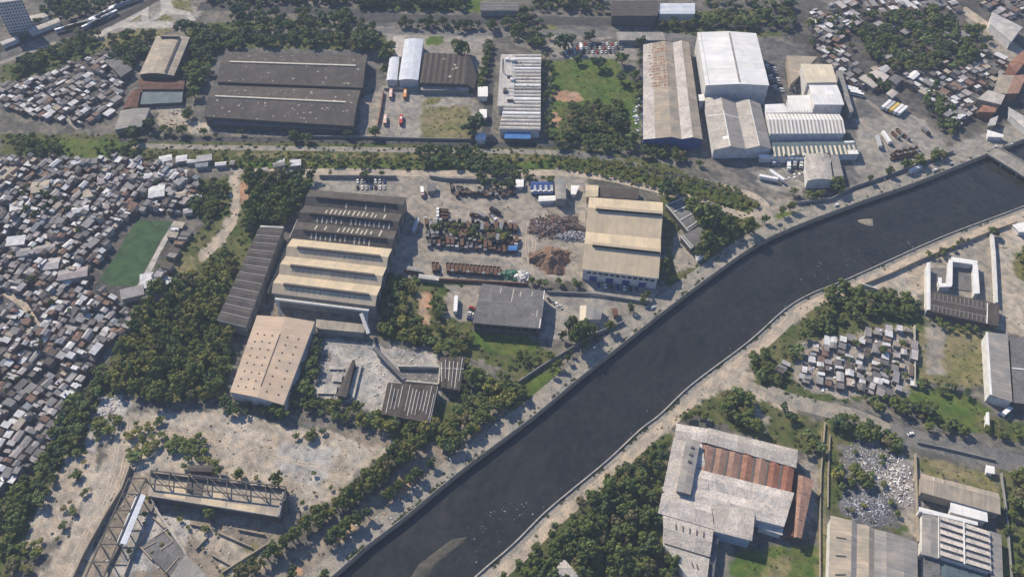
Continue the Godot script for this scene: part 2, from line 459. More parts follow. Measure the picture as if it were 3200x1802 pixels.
	zone("sand", [470, 1330, 560, 1340, 640, 1400, 590, 1451, 540, 1400])
	# the wood by the settlement
	zone("scrub", [500, 455, 640, 438, 795, 448, 770, 500, 700, 580, 640, 600, 560, 820, 590, 900, 562, 1005, 400, 1012, 245, 962, 330, 800, 400, 660, 470, 600, 520, 565, 480, 530])
	zone("sand", [578, 440, 600, 445, 603, 520, 592, 560, 560, 610, 505, 650, 488, 680, 500, 640, 545, 590, 578, 535]); zone("red", [600, 455, 640, 455, 635, 480, 610, 520])
	zone("dry", [425, 655, 480, 640, 505, 700, 440, 705])
	# right bank
	zone("scrub", [1690, 1085, 1660, 1310, 1700, 1460, 1230, 1470, 1330, 1390, 1450, 1265, 1590, 1140])
	zone("sand", [2600, 520, 2371, 603, 2137, 707, 1972, 790, 1882, 868, 1741, 974, 1608, 1090, 1290, 1380, 1180, 1470, 1230, 1470, 1450, 1270, 1590, 1140, 1690, 1075, 1750, 1022, 1820, 992, 1900, 1000, 2000, 1040, 2010, 1010, 1930, 985, 1886, 935, 1880, 905, 1940, 850, 2010, 805, 2180, 725, 2400, 640, 2600, 560])
	zone("scrub", [1885, 905, 1940, 855, 2020, 800, 2110, 705, 2180, 745, 2320, 755, 2330, 830, 2300, 1000, 2130, 1010, 1990, 1010, 1900, 960])
	zone("dirt", [2010, 860, 2300, 820, 2300, 985, 2200, 1005, 2030, 985, 1995, 950])
	zone("sand", [2195, 722, 2340, 645, 2332, 725, 2312, 752, 2225, 742]); zone("dirt", [2330, 640, 2510, 590, 2510, 830, 2330, 800])
	zone("sand", [2505, 590, 2600, 560, 2600, 850, 2515, 830]); zone("dry", [2548, 640, 2600, 620, 2600, 720, 2556, 700])
	zone("dry", [2310, 822, 2400, 816, 2490, 850, 2500, 965, 2430, 975, 2310, 965]); zone("dirt", [2330, 820, 2385, 818, 2372, 940, 2330, 940])
	zone("grass", [2295, 965, 2440, 992, 2495, 1030, 2475, 1095, 2350, 1072, 2285, 1010])
	zone("asphalt", [2100, 1005, 2250, 1060, 2400, 1100, 2600, 1140, 2600, 1230, 2420, 1150, 2290, 1120, 2150, 1060])
	zone("scrub", [2460, 1040, 2600, 1070, 2600, 1120, 2450, 1085])
	zone("scrub", [1715, 1030, 1830, 980, 1900, 1000, 2010, 1045, 2080, 1065, 2075, 1140, 1990, 1130, 1790, 1060])
	zone("dirt", [1880, 1010, 1935, 1040, 1930, 1090, 1890, 1080])
	zone("dry", [2312, 1150, 2500, 1190, 2515, 1245, 2312, 1185])
	zone("scrub", [2080, 1050, 2200, 1075, 2280, 1135, 2300, 1345, 2080, 1300]); zone("asphalt", [2110, 1115, 2240, 1130, 2290, 1230, 2270, 1330, 2120, 1280])
	zone("dirt", [2275, 1155, 2312, 1160, 2310, 1370, 2265, 1310])
	zone("grass", [1850, 1385, 2055, 1372, 2060, 1470, 1830, 1470]); zone("dry", [1925, 1400, 1990, 1395, 1980, 1470, 1920, 1470])
	zone("dirt", [2020, 1150, 2065, 1180, 2062, 1330, 2030, 1300])
	zone("dry", [2062, 1060, 2086, 1060, 2078, 1470, 2056, 1470]); zone("scrub", [2515, 1180, 2600, 1170, 2600, 1470, 2520, 1470])
	zone("grass", [600, 404, 1040, 404, 1380, 404, 1390, 420, 1040, 424, 640, 420]); zone("lawn", [1400, 398, 1560, 410, 1720, 445, 1860, 482, 1908, 516, 1898, 528, 1780, 506, 1600, 458, 1400, 420])
	# ---- the sheet itself: small cells, each kind of ground an object of its own ----
	var C := 2.0
	var x0 := -520.0; var z0 := -800.0; var nx := 520; var nzc := 315
	var kinds := ZC.keys()
	var vk := PackedInt32Array(); vk.resize((nx + 1) * (nzc + 1))
	var vcol := PackedColorArray(); vcol.resize(vk.size())
	for j in nzc + 1:
		for i in nx + 1:
			var p := Vector2(x0 + i * C, z0 + j * C)
			var lim := 0.585 * ((CAM_H * sn) - p.y * ct) + 30.0
			var id := -1
			if absf(p.x) < lim: id = kind_at(p)
			var kd: String = zones[id][2] if id >= 0 else "urban"
			var z: Array = ZC[kd]
			var f := clampf(0.5 + 1.6 * nz.get_noise_2d(p.x * 3.0, p.y * 3.0) + 1.3 * nz2.get_noise_2d(p.x * 9.0, p.y * 9.0), 0, 1)
			var g := 1.0 + 0.18 * nz2.get_noise_2d(p.x * 17.0 + 300.0, p.y * 17.0)
			vcol[j * (nx + 1) + i] = Color(lerpf(z[0], z[3], f) * g, lerpf(z[1], z[4], f) * g, lerpf(z[2], z[5], f) * g)
			vk[j * (nx + 1) + i] = kinds.find(kd)
	var mbs := []
	for k in kinds: mbs.append(MB.new())
	for j in nzc:
		for i in nx:
			var a := j * (nx + 1) + i
			var c2 := Vector2(x0 + (i + 0.5) * C, z0 + (j + 0.5) * C)
			if cutb.has_point(c2) and Geometry2D.is_point_in_polygon(c2, cutp): continue
			var mb: MB = mbs[vk[a]]
			var pa := Vector3(x0 + i * C, 0, z0 + j * C)
			var pb := pa + Vector3(C, 0, 0); var pc := pa + Vector3(C, 0, C); var pd := pa + Vector3(0, 0, C)
			mb.v.append_array([pa, pb, pc, pa, pc, pd])
			for p in [pa, pb, pc, pa, pc, pd]:
				mb.n.append(Vector3.UP); mb.uv.append(Vector2(p.x, p.z))
			mb.c.append_array([vcol[a], vcol[a + 1], vcol[a + nx + 2], vcol[a], vcol[a + nx + 2], vcol[a + nx + 1]])
	var gmat := vm("earth", 0.95, "ground", 27.0)
	for k in kinds.size():
		if mbs[k].v.size(): struct(ZC[kinds[k]][6], mbs[k], gmat)
	# the land goes on to the horizon
	var far := MB.new()
	var B := 6000.0
	var x1 := x0 + nx * C; var z1 := z0 + nzc * C
	far.col = Color(0.17, 0.165, 0.13)
	far.quad(Vector3(-B, 0, -B), Vector3(B, 0, -B), Vector3(B, 0, z0), Vector3(-B, 0, z0), Vector3.UP)
	far.quad(Vector3(-B, 0, z1), Vector3(B, 0, z1), Vector3(B, 0, 2000), Vector3(-B, 0, 2000), Vector3.UP)
	far.quad(Vector3(-B, 0, z0), Vector3(x0, 0, z0), Vector3(x0, 0, z1), Vector3(-B, 0, z1), Vector3.UP)
	far.quad(Vector3(x1, 0, z0), Vector3(B, 0, z0), Vector3(B, 0, z1), Vector3(x1, 0, z1), Vector3.UP)
	struct("terrain", far, gmat)
	make_river()

func ribbon(mb: MB, line: PackedVector3Array, o0: float, o1: float, y: float):   # a strip beside a line, offsets to its right
	var L := []; var Rr := []
	for i in line.size():
		var a := line[maxi(i - 1, 0)]; var b := line[mini(i + 1, line.size() - 1)]
		var d := (b - a).normalized()
		var s := Vector3(-d.z, 0, d.x)
		L.append(line[i] + s * o0 + Vector3.UP * y); Rr.append(line[i] + s * o1 + Vector3.UP * y)
	for i in line.size() - 1:
		mb.quad(L[i], L[i + 1], Rr[i + 1], Rr[i], Vector3.UP)

func smooth(line: PackedVector3Array, k := 6) -> PackedVector3Array:
	var o := PackedVector3Array()
	for i in line.size() - 1:
		var a := line[maxi(i - 1, 0)]; var d := line[mini(i + 2, line.size() - 1)]
		for j in k: o.append(line[i].cubic_interpolate(line[i + 1], a, d, j / float(k)))
	o.append(line[-1])
	return o

func wall_along(called, label, line: PackedVector3Array, off: float, w: float, y0: float, y1: float, m, category := "wall", group := ""):
	var mb := MB.new()
	var A := []; var Bq := []
	for i in line.size():
		var a := line[maxi(i - 1, 0)]; var b := line[mini(i + 1, line.size() - 1)]
		var d := (b - a).normalized(); var s := Vector3(-d.z, 0, d.x)
		A.append(line[i] + s * (off - w / 2)); Bq.append(line[i] + s * (off + w / 2))
	for i in line.size() - 1:
		var lo := Vector3.UP * y0; var hi := Vector3.UP * y1
		mb.hexa([A[i] + lo, A[i + 1] + lo, Bq[i + 1] + lo, Bq[i] + lo, A[i] + hi, A[i + 1] + hi, Bq[i + 1] + hi, Bq[i] + hi])
	var o := part(numbered(called), mb, gm(m), self)
	return tag(o, label, category, group)

func road(called, m, flat, w: float, y := 0.03) -> PackedVector3Array:
	var line := smooth(PP(flat))
	var mb := MB.new()
	ribbon(mb, line, -w / 2, w / 2, y)
	struct(called, mb, gm(m))
	return line

func sheet(called, m, flat, y := 0.03):
	var g := G2(flat)
	var mb := MB.new()
	var ix := Geometry2D.triangulate_polygon(g)
	for i in range(0, ix.size(), 3):
		var t := []
		for j in 3: t.append(Vector3(g[ix[i + j]].x, y, g[ix[i + j]].y))
		mb.tri(t[0], t[1], t[2], Vector3.UP)
	return struct(called, mb, gm(m))

func make_river():
	tl(0, 0)
	var U := smooth(river_u, 4); var D := smooth(river_d, 4)
	# water
	var wm := StandardMaterial3D.new()
	wm.resource_name = "river_water"; wm.albedo_color = Color(0.030, 0.031, 0.029).linear_to_srgb(); wm.roughness = 0.2; wm.metallic_specular = 0.42
	wm.albedo_texture = tx["old"]; wm.uv1_scale = Vector3.ONE / 170.0
	wm.normal_enabled = true
	var wn := FastNoiseLite.new(); wn.seed = 9; wn.frequency = 0.03; wn.fractal_octaves = 4
	var wi := wn.get_seamless_image(256, 256)
	wi.convert(Image.FORMAT_RGB8)
	wi.bump_map_to_normal_map(2.0)
	wm.normal_texture = ImageTexture.create_from_image(wi); wm.normal_scale = 0.35
	var mb := MB.new()
	for i in river_u.size() - 1:
		pass
	var wp: PackedVector2Array = Geometry2D.offset_polygon(river_poly, 1.0)[0]
	var ix := Geometry2D.triangulate_polygon(wp)
	for i in range(0, ix.size(), 3):
		mb.tri(Vector3(wp[ix[i]].x, WATER, wp[ix[i]].y), Vector3(wp[ix[i + 1]].x, WATER, wp[ix[i + 1]].y), Vector3(wp[ix[i + 2]].x, WATER, wp[ix[i + 2]].y), Vector3.UP)
	struct("river", mb, wm)
	# retaining walls, tops of the banks, parapets
	wall_along("river_wall", "stone retaining wall under the road on the settlement side of the river", U, 0.5, 1.0, -6.0, 0.06, "tan_wall")
	wall_along("river_wall", "grey retaining wall under the sandy bank of the river", D, -0.5, 1.0, -6.0, 0.06, "grey_wall")
	var tb := MB.new(); ribbon(tb, U, 1.0, 3.4, 0.035); struct("pavement", tb, gm("concrete"))
	var t2 := MB.new(); ribbon(t2, D, -1.0, -4.6, 0.035); struct("pavement", t2, gm("lane"))
	var t5 := MB.new(); ribbon(t5, D, -4.6, -11.5, 0.05); struct("road", t5, gm("sandy_lane"))
	var t3 := MB.new(); ribbon(t3, U, 3.4, 10.5, 0.05); struct("road", t3, gm("lane"))
	var t4 := MB.new(); ribbon(t4, U, 10.5, 11.4, 0.12); struct("kerb", t4, gm("concrete"))
	wall_along("parapet", "low pale concrete parapet along the sandy bank of the river", D, -0.8, 0.5, 0.06, 0.95, "pale_concrete", "parapet")
	wall_along("parapet", "low concrete kerb parapet along the riverside road", U, 0.8, 0.4, 0.06, 0.5, "concrete", "parapet")
	# the ditch along the upper road, and the roads
	road("drain", "asphalt", [300, 352, 430, 350, 700, 352, 1000, 356, 1200, 362, 1400, 366], 6.5, 0.03)
	road("road", "lane", [330, 366, 560, 371, 800, 374, 1100, 379, 1300, 381, 1400, 384], 6.0)
	road("road", "worn_asphalt", [1400, 384, 1520, 398, 1650, 432, 1780, 460, 1870, 482, 1940, 520], 9.0, 0.045)
	road("lane", "sandy_lane", [590, 432, 760, 432, 900, 431, 1040, 436, 1240, 436, 1400, 435, 1530, 448, 1640, 474, 1760, 505, 1830, 530, 1880, 545], 7.0, 0.06)
	road("lane", "sandy_lane", [1880, 545, 1915, 535, 1925, 515, 1890, 490, 1800, 464], 6.0, 0.075)
	road("avenue", "asphalt", [880, 44, 1100, 48, 1400, 52, 1760, 60, 2000, 70], 14.0, 0.05)
	road("avenue", "worn_asphalt", [620, 80, 860, 76, 1000, 78, 1200, 84, 1400, 82, 1600, 88, 1750, 92], 9.0, 0.04)
	road("avenue", "asphalt", [500, 14, 700, 22, 900, 34, 1000, 40], 14.0, 0.04)
	road("road", "sandy_lane", [2420, 20, 2490, 70, 2560, 125, 2640, 180], 11.0, 0.05)
	road("alley", "asphalt", [1236, 110, 1232, 200, 1226, 300, 1220, 352], 7.0, 0.04)
	road("road", "lane", [1930, 985, 2000, 1010, 2080, 1030, 2160, 1050, 2240, 1085], 11.0, 0.05)
	road("road", "worn_asphalt", [2240, 1085, 2330, 1110, 2450, 1140, 2620, 1180], 13.0, 0.055)
	road("lane", "sandy_lane", [10, 735, 50, 760, 80, 790, 108, 825], 4.5, 0.05)
	road("lane", "lane", [85, 215, 130, 255, 165, 295, 198, 325], 4.5, 0.05)
	road("lane", "lane", [480, 420, 560, 424, 640, 434], 5.0, 0.05)
	road("dirt_track", "sandy_lane", [590, 445, 594, 500, 585, 560, 550, 610, 505, 655], 5.0, 0.03)
	# worn wheel tracks over the yards
	for t in [[1050, 500, 1120, 540, 1250, 555, 1340, 600, 1330, 660], [1040, 640, 1150, 640, 1300, 650, 1330, 690], [1060, 480, 1180, 520, 1300, 520, 1400, 515], [1330, 560, 1325, 620, 1340, 690], [300, 1060, 280, 1200, 220, 1330, 150, 1460], [325, 1055, 305, 1190, 240, 1340, 185, 1460], [2180, 250, 2260, 320, 2300, 390, 2250, 420], [2160, 300, 2220, 340, 2290, 330], [1730, 1000, 1850, 900, 1950, 830, 2100, 745, 2300, 650, 2500, 570], [1460, 1255, 1560, 1165, 1660, 1080, 1740, 1005], [1400, 760, 1440, 800, 1410, 840], [985, 250, 1010, 290, 1000, 340], [420, 1090, 560, 1110, 700, 1150, 820, 1180]]:
		var line := smooth(PP(t))
		for k in [-0.9, 0.9]:
			var wt := MB.new(); ribbon(wt, line, k - 0.35, k + 0.35, 0.01 + 0.0012 * (t[0] % 13) + 0.0003 * (k + 1.0)); struct("wheel_track", wt, gm("sandy_lane", 2))
	# railway
	tl(1, 1)
	road("railway", "ballast", [-120, 500, 300, 350, 700, 210, 1000, 90, 1400, -90], 13.0, 0.06)
	road("railway", "ballast", [560, 330, 850, 290, 1100, 180, 1300, 80, 1500, -30], 10.0, 0.07)
	sheet("plaza", "pale_concrete", [1120, 215, 1335, 205, 1335, 100, 1400, 60, 1400, 200, 1620, 205, 1640, 262, 1120, 265], 0.08)
	sheet("plaza", "pale_concrete", [1510, -10, 1605, -10, 1640, 80, 1780, 110, 1850, 190, 1800, 200, 1740, 140, 1560, 130, 1450, 195, 1402, 195, 1520, 110], 0.075)
	sheet("pavement", "pale_concrete", [868, 345, 1330, 102, 1338, 135, 905, 372], 0.085)
	road("verge", "lane", [-120, 640, 200, 520, 520, 400], 5.0, 0.05)
	# pitch
	tl(2, 1)
	sheet("sports_pitch", "pitch", [1290, 745, 1625, 765, 1500, 960, 1390, 1175, 1265, 1375, 1020, 1362, 935, 1312, 1080, 1090, 1200, 890], 0.06)
	sheet("pavement", "pale_concrete", [1640, 755, 1690, 762, 1600, 900, 1500, 1080, 1440, 1210, 1330, 1410, 1225, 1420, 1290, 1370, 1395, 1180, 1510, 965], 0.09)
# ---- halls and other large buildings ----
func monitor(H: Hall, s0, s1, tt, w, hh, m = "dark_roof"):   # raised ventilator along a ridge
	var base := H.rise(tt)
	var t0: float = tt - w / 2 / H.width(); var t1: float = tt + w / 2 / H.width()
	flat_slab(H, "ridge_vent", m, s0, t0, s1, t1, base - 0.6, base + hh)

func vents(H: Hall, called, m, ns, nt, s0, s1, t0, t1, size, jit := 0.0):
	for i in ns:
		for j in nt:
			var s: float = lerpf(s0, s1, (i + 0.5) / ns) + rng.randf_range(-jit, jit) / H.length()
			var t: float = lerpf(t0, t1, (j + 0.5) / nt) + rng.randf_range(-jit, jit) / H.width()
			slab(H, called, m, s - size.x / 2 / H.length(), t - size.y / 2 / H.width(), s + size.x / 2 / H.length(), t + size.y / 2 / H.width(), 0.02, size.z)

func sky_strips(H: Hall, n, s0, s1, t0, t1, w, keep := 1.0, m = "skylight"):
	for i in n:
		if rng.randf() > keep: continue
		var s: float = lerpf(s0, s1, (i + 0.5) / n) + rng.randf_range(-0.004, 0.004)
		var a: float = lerpf(t0, t1, rng.randf_range(0, 0.35)); var b: float = lerpf(t0, t1, rng.randf_range(0.75, 1))
		slab(H, "skylight", m, s - w / 2 / H.length(), a, s + w / 2 / H.length(), b, 0.03, 0.06, rng.randi() % 3)

func make_halls():
	var H: Hall
	# --- the long hall with bands of tan and grey, six ridges across ---
	tl(0, 0)
	H = hall("factory_hall", "long factory hall with three dark roof bays and three tan roof bays", "factory", [782, 477, 1022, 497, 942, 770, 684, 737], 13.0, "v", gables(6, 3.4, 0.64, ["dark_roof", "dark_roof", "dark_roof", "tan_roof", "tan_roof", "tan_roof"]), "grey_wall", 8)
	for i in 6:
		monitor(H, 0.1, 0.93, (i + 0.66) / 6.0, 1.5, 1.1, "brown_roof" if i < 3 else "dark_wall_and_shade")
		if i in [0, 1, 2]:
			sky_strips(H, 16, 0.16, 0.94, (i + 0.70) / 6.0, (i + 0.99) / 6.0, 0.9, 0.25 if i == 0 else 0.8)
			if i > 0: sky_strips(H, 16, 0.18, 0.92, (i + 0.05) / 6.0, (i + 0.6) / 6.0, 0.9, 0.7)
		else:
			for k in 14:
				if rng.randf() < 0.8:
					var s := 0.12 + 0.8 * k / 14.0
					slab(H, "roof_lap", "dark_wall_and_shade", s, (i + 0.72) / 6.0, s + 0.004, (i + 0.88) / 6.0, 0.02, 0.05)
	for k in 8: opening(H, "gate", "dark_wall_and_shade", "e", 0.05 + k * 0.12, 0.12 + k * 0.12, 0.0, 6.0)
	for k in 8: opening(H, "window", "glass_dark", "e", 0.04 + k * 0.12, 0.13 + k * 0.12, 8.0, 11.0)
	# crane gantry in front of it
	tl(3, 2)
	var g := thing("crane_gantry", "white steel crane gantry standing before the open end of the banded hall", "crane", P(620, 380))
	var o := g.position
	var a0 := P(180, 165, 11.0) - o; var a1 := P(1065, 275, 11.0) - o
	var mb := MB.new(); mb.bar(a0, a1, 1.6, 1.6); part("girder", mb, gm("white_steel"), g)
	for e in [[a0, P(260, 345, 0) - o], [a0.lerp(a1, 0.03), P(225, 330, 0) - o], [a1.lerp(a0, 0.06), P(1075, 480, 0) - o], [a1.lerp(a0, 0.02), P(1040, 500, 0) - o]]:
		mb = MB.new(); mb.bar(e[0], e[1], 1.1, 1.1); part("leg", mb, gm("white_steel"), g)
	mb = MB.new(); mb.bar(P(990, 300, 11) - o, P(1060, 490, 8) - o, 2.2, 0.5); part("runway_beam", mb, gm("white_steel"), g)
	hall("lean_to_shed", "narrow low shed with a dun roof beyond the crane gantry", "shed", [575, 362, 1020, 410, 1015, 480, 565, 440], 6.0, "v", [[0.0, 0.9, "dun_roof"], [1.0, 0.0, ""]], "grey_wall", 5)
	# --- beige hall with rows of roof vents ---
	tl(0, 0)
	H = hall("warehouse", "beige low-pitched warehouse with rows of dark roof vents", "warehouse", [645, 794, 791, 810, 713, 1017, 578, 984], 9.0, "u", gables(1, 1.6, 0.52, "beige_roof"), "white_wall", 7)
	vents(H, "roof_vent", "dark_wall_and_shade", 8, 3, 0.2, 0.97, 0.05, 0.47, Vector3(0.8, 0.8, 0.35), 0.4); vents(H, "roof_vent", "dark_wall_and_shade", 8, 2, 0.2, 0.97, 0.56, 0.95, Vector3(0.8, 0.8, 0.35), 0.4)
	flat_slab(H, "ridge_gutter", "dark_wall_and_shade", 0.22, 0.512, 0.88, 0.524, 1.5, 1.85)
	# --- long dark shed beside the wood ---
	H = hall("long_shed", "long dark ribbed shed with a pale side wall beside the wood", "shed", [652, 574, 711, 577, 617, 824, 546, 806], 9.0, "v", gables(12, 0.8, 0.5, "dark_roof"), "grey_wall", 2)
	for i in 13: slab(H, "gutter", "grey_wall", 0.0, clampf(i / 12.0 - 0.004, 0, 1), 1.0, clampf(i / 12.0 + 0.004, 0, 1), 0.05, 0.3)
	for i in 9: opening(H, "pier", "dark_wall_and_shade", "e", 0.03 + i * 0.117, 0.036 + i * 0.117, 0.3, 8.6)
	flat_slab(H, "end_canopy", "pale_roof", 0.0, -0.03, 1.0, -0.012, -1.0, 0.4)
	# --- tan hall by the river ---
	tl(2, 3)
	H = hall("tan_warehouse", "square warehouse with a bright tan double gable roof beside the scrap yard", "warehouse", [735, 532, 1420, 580, 1380, 1300, 668, 1212], 10.5, "v", gables(2, 5.0, 0.46, "tan_roof"), "white_wall", 6)
	for i in 2: flat_slab(H, "clerestory", "glass_dark", 0.1, (i + 0.47) / 2.0, 0.995, (i + 0.51) / 2.0, 4.4, 6.6)
	for i in 2: slab(H, "clerestory_roof", "tan_roof", 0.095, (i + 0.455) / 2.0, 1.0, (i + 0.512) / 2.0, 1.9, 0.25)
	for k in 12: opening(H, "window", "glass_dark", "s", 0.06 + k * 0.077, 0.115 + k * 0.077, 6.8, 8.6)
	for k in 4: opening(H, "gate", "blue_wall", "s", 0.1 + k * 0.22, 0.2 + k * 0.22, 0.0, 4.6)
	hall("annex", "small square tan annex behind the tan warehouse", "annex", [702, 415, 812, 418, 808, 525, 700, 528], 6.0, "v", gables(1, 0.6, 0.5, "tan_roof"), "tan_wall", 2)
	hall("flat_shed", "brown flat shed behind the tan warehouse", "shed", [818, 440, 985, 444, 980, 540, 815, 525], 4.5, "v", gables(1, 0.4, 0.5, "brown_roof"), "dark_wall_and_shade", 3)
	hall("flat_shed", "brown flat shed with white uprights behind the tan warehouse", "shed", [992, 445, 1192, 450, 1190, 548, 985, 540], 4.5, "v", gables(1, 0.4, 0.5, "brown_roof"), "dark_wall_and_shade", 3)
	hall("grey_store", "tall narrow grey-roofed store standing in the scrap yard", "store", [400, 355, 508, 355, 512, 545, 412, 545], 8.0, "u", gables(1, 0.5, 0.5, "grey_roof"), "grey_wall", 3)
	hall("white_cabin", "long white cabin leaning against the grey store", "cabin", [258, 520, 405, 516, 410, 562, 255, 570], 3.4, "v", gables(1, 0.3, 0.5, "white_roof"), "white_wall", 1)
	hall("white_cabin", "square white cabin under the trees of the scrap yard", "cabin", [42, 362, 106, 360, 104, 432, 40, 434], 3.4, "v", gables(1, 0.3, 0.5, "white_roof"), "white_wall", 1)
	hall("white_cabin", "narrow white cabin between the grey store and the tan annex", "cabin", [565, 420, 632, 420, 600, 505, 560, 505], 3.4, "v", gables(1, 0.3, 0.5, "white_roof"), "white_wall", 1)
	hall("blue_shelter", "dark blue sheeted shelter in the scrap yard", "shelter", [185, 385, 385, 380, 380, 455, 180, 460], 3.2, "v", gables(2, 0.5, 0.5, "blue_wall"), "dark_wall_and_shade", 2)
	hall("slab_house", "small white slab-roofed house beside the river road", "house", [1735, 1080, 1790, 1055, 1812, 1090, 1755, 1125], 3.2, "v", gables(1, 0.2, 0.5, "white_roof"), "white_wall", 1)
	# dark open sheds east of the tan hall
	H = hall("open_shed", "dark flat shed with white roof beams beside the tan warehouse", "shed", [1450, 605, 1600, 545, 1765, 785, 1665, 858], 5.0, "v", gables(1, 0.3, 0.5, "slate_roof"), "dark_wall_and_shade", 2)
	for i in 4: slab(H, "roof_beam", "white_steel", 0.0, i * 0.3, 1.0, i * 0.3 + 0.03, 0.05, 0.4)
	slab(H, "roof_edge", "white_steel", 0.0, 0.0, 0.05, 1.0, 0.05, 0.5)
	H = hall("open_shed", "dark flat shed with a double white edge nearer the river road", "shed", [1590, 905, 1790, 795, 1885, 880, 1690, 1022], 5.0, "v", gables(1, 0.3, 0.5, "slate_roof"), "dark_wall_and_shade", 2)
	slab(H, "roof_edge", "white_steel", 0.0, 0.0, 0.04, 1.0, 0.05, 0.5); slab(H, "roof_edge", "white_steel", 0.1, 0.0, 0.13, 1.0, 0.05, 0.4)
	# --- flat dark building in the middle ---
	tl(0, 0)
	H = hall("dark_warehouse", "dark flat-roofed warehouse with a white edge by the trailer", "warehouse", [1215, 713, 1371, 731, 1358, 826, 1190, 812], 8.5, "v", gables(1, 0.8, 0.5, "slate_roof"), "dark_wall_and_shade", 5)
	slab(H, "roof_edge", "white_roof", 0.985, 0.0, 1.0, 1.0, 0.03, 0.35)
	for k in [[0.5, 0.05, 0.4], [0.62, 0.1, 0.25], [0.8, 0.05, 0.2], [0.92, 0.55, 0.72], [0.86, 0.66, 0.7], [0.3, 0.05, 0.2]]: slab(H, "skylight", "skylight", k[0], k[1], k[0] + 0.012, k[2], 0.03, 0.06)
	slab(H, "roof_seam", "grey_roof", 0.0, 0.42, 0.55, 0.432, 0.03, 0.05); slab(H, "roof_seam", "grey_roof", 0.15, 0.0, 0.158, 0.4, 0.03, 0.05)
	for k in 8: opening(H, "window", "glass_dark", "s", 0.06 + k * 0.115, 0.14 + k * 0.115, 4.6, 6.6)
	tl(3, 3)
	H = hall("gatehouse", "small house with half white, half grey roof by the riverside road", "house", [642, 230, 862, 240, 840, 352, 638, 362], 4.5, "u", [[0.0, 0.0, "cream_roof"], [0.28, 0.7, "grey_roof"], [0.62, 0.9, "grey_roof"], [1.0, 0.0, ""]], "white_wall", 1)
	hall("brick_hut", "dark red hut beside the house with the half white roof", "hut", [945, 250, 985, 248, 1000, 315, 960, 318], 3.5, "v", gables(1, 0.4, 0.5, "maroon_roof"), "brick_wall", 1)
	# --- ruined sheds in the rubble yard ---
	tl(3, 2)
	H = hall("ruined_shed", "ruined dark shed with bare white purlins in the rubble yard", "ruin", [1240, 960, 1720, 990, 1645, 1330, 1180, 1245], 6.0, "u", gables(4, 0.5, 0.5, "brown_roof"), "dark_wall_and_shade", 3)
	for i in 14:
		if rng.randf() < 0.85: slab(H, "purlin", "white_steel", rng.randf_range(0, 0.25), i / 14.0 + 0.02, rng.randf_range(0.6, 1.0), i / 14.0 + 0.032, 0.04, 0.3)
	slab(H, "roof_edge", "grey_wall", 0.0, 0.985, 1.0, 1.0, 0.05, 0.4); slab(H, "roof_hole", "glass_dark", 0.45, 0.16, 0.56, 0.24, 0.01, 0.05)
	H = hall("ruined_shed", "smaller ruined dark shed with white purlins by the trees", "ruin", [1735, 722, 1980, 712, 1925, 1025, 1745, 990], 6.0, "u", gables(3, 0.5, 0.5, "brown_roof"), "dark_wall_and_shade", 2)
	for i in 6: slab(H, "purlin", "white_steel", rng.randf_range(0, 0.2), i / 6.0 + 0.04, rng.randf_range(0.7, 1.0), i / 6.0 + 0.07, 0.04, 0.3)
	slab(H, "purlin", "white_steel", 0.36, 0.0, 0.38, 1.0, 0.1, 0.3)
	H = hall("narrow_shed", "narrow brown-roofed shed in the pale rubble yard", "shed", [905, 745, 935, 745, 855, 1085, 755, 1072], 4.5, "u", gables(1, 0.5, 0.4, "dark_roof"), "dark_wall_and_shade", 3)
	H = hall("concrete_slab", "long pale concrete slab beside the narrow brown-roofed shed", "slab", [955, 790, 1000, 782, 925, 1092, 868, 1045], 1.6, "u", gables(1, 0.05, 0.5, "pale_concrete"), "grey_wall", 3)
	o = P(1530, 870)
	g = thing("basement_walls", "roofless rectangle of pale walls sunk in the rubble yard", "ruin", o)
	var cs := PP([1325, 792, 1740, 800, 1720, 962, 1390, 930], 3.0)
	for i in 4:
		mb = MB.new(); mb.bar(cs[i] - o - Vector3.UP * 1.5, cs[(i + 1) % 4] - o - Vector3.UP * 1.5, 1.1, 3.0); part("wall", mb, gm("pale_concrete"), g)
	mb = MB.new(); mb.quad(cs[0] - o - Vector3.UP * 2.9, cs[1] - o - Vector3.UP * 2.9, cs[2] - o - Vector3.UP * 2.9, cs[3] - o - Vector3.UP * 2.9, Vector3.UP); part("floor", mb, gm("worn_asphalt"), g)
	o = P(1260, 780)
	g = thing("conveyor", "inclined grey conveyor gallery crossing the rubble yard", "conveyor", o)
	mb = MB.new(); mb.bar(P(1115, 625, 6) - o, P(1400, 925, 3) - o, 2.6, 1.6); part("gallery", mb, gm("slate_roof"), g)
	for f in [0.1, 0.5, 0.9]:
		var pp: Vector3 = P(1115, 625, 6).lerp(P(1400, 925, 3), f) - o
		mb = MB.new(); mb.bar(pp, Vector3(pp.x, 0, pp.z), 0.7, 0.7); part("leg", mb, gm("grey_wall"), g)
	o = P(700, 900)
	for f in [[700, 790, 830, 830], [735, 860, 810, 945], [590, 960, 760, 1060]]:
		H = hall("ruined_bay", "pale broken floor slab left of the narrow shed", "ruin", [f[0], f[1], f[2], f[1] + 14, f[2] - 12, f[3], f[0] - 14, f[3] - 6], 1.2, "v", gables(1, 0.05, 0.5, "pale_concrete"), "grey_wall", 1, "broken slabs in the rubble yard")
	# --- top left ---
	tl(1, 1)
	H = hall("vaulted_hall", "tan vaulted hall with a long slot in its roof among trees", "hall", [1470, 348, 1790, 352, 1640, 712, 1312, 700], 9.0, "u", vault(3.2, "dun_roof", 8), "dark_wall_and_shade", 5)
	flat_slab(H, "roof_slot", "dark_wall_and_shade", 0.06, 0.745, 0.99, 0.765, 2.0, 3.0); flat_slab(H, "ridge_vent", "dark_wall_and_shade", 0.06, 0.2, 0.085, 0.75, 1.9, 3.5)
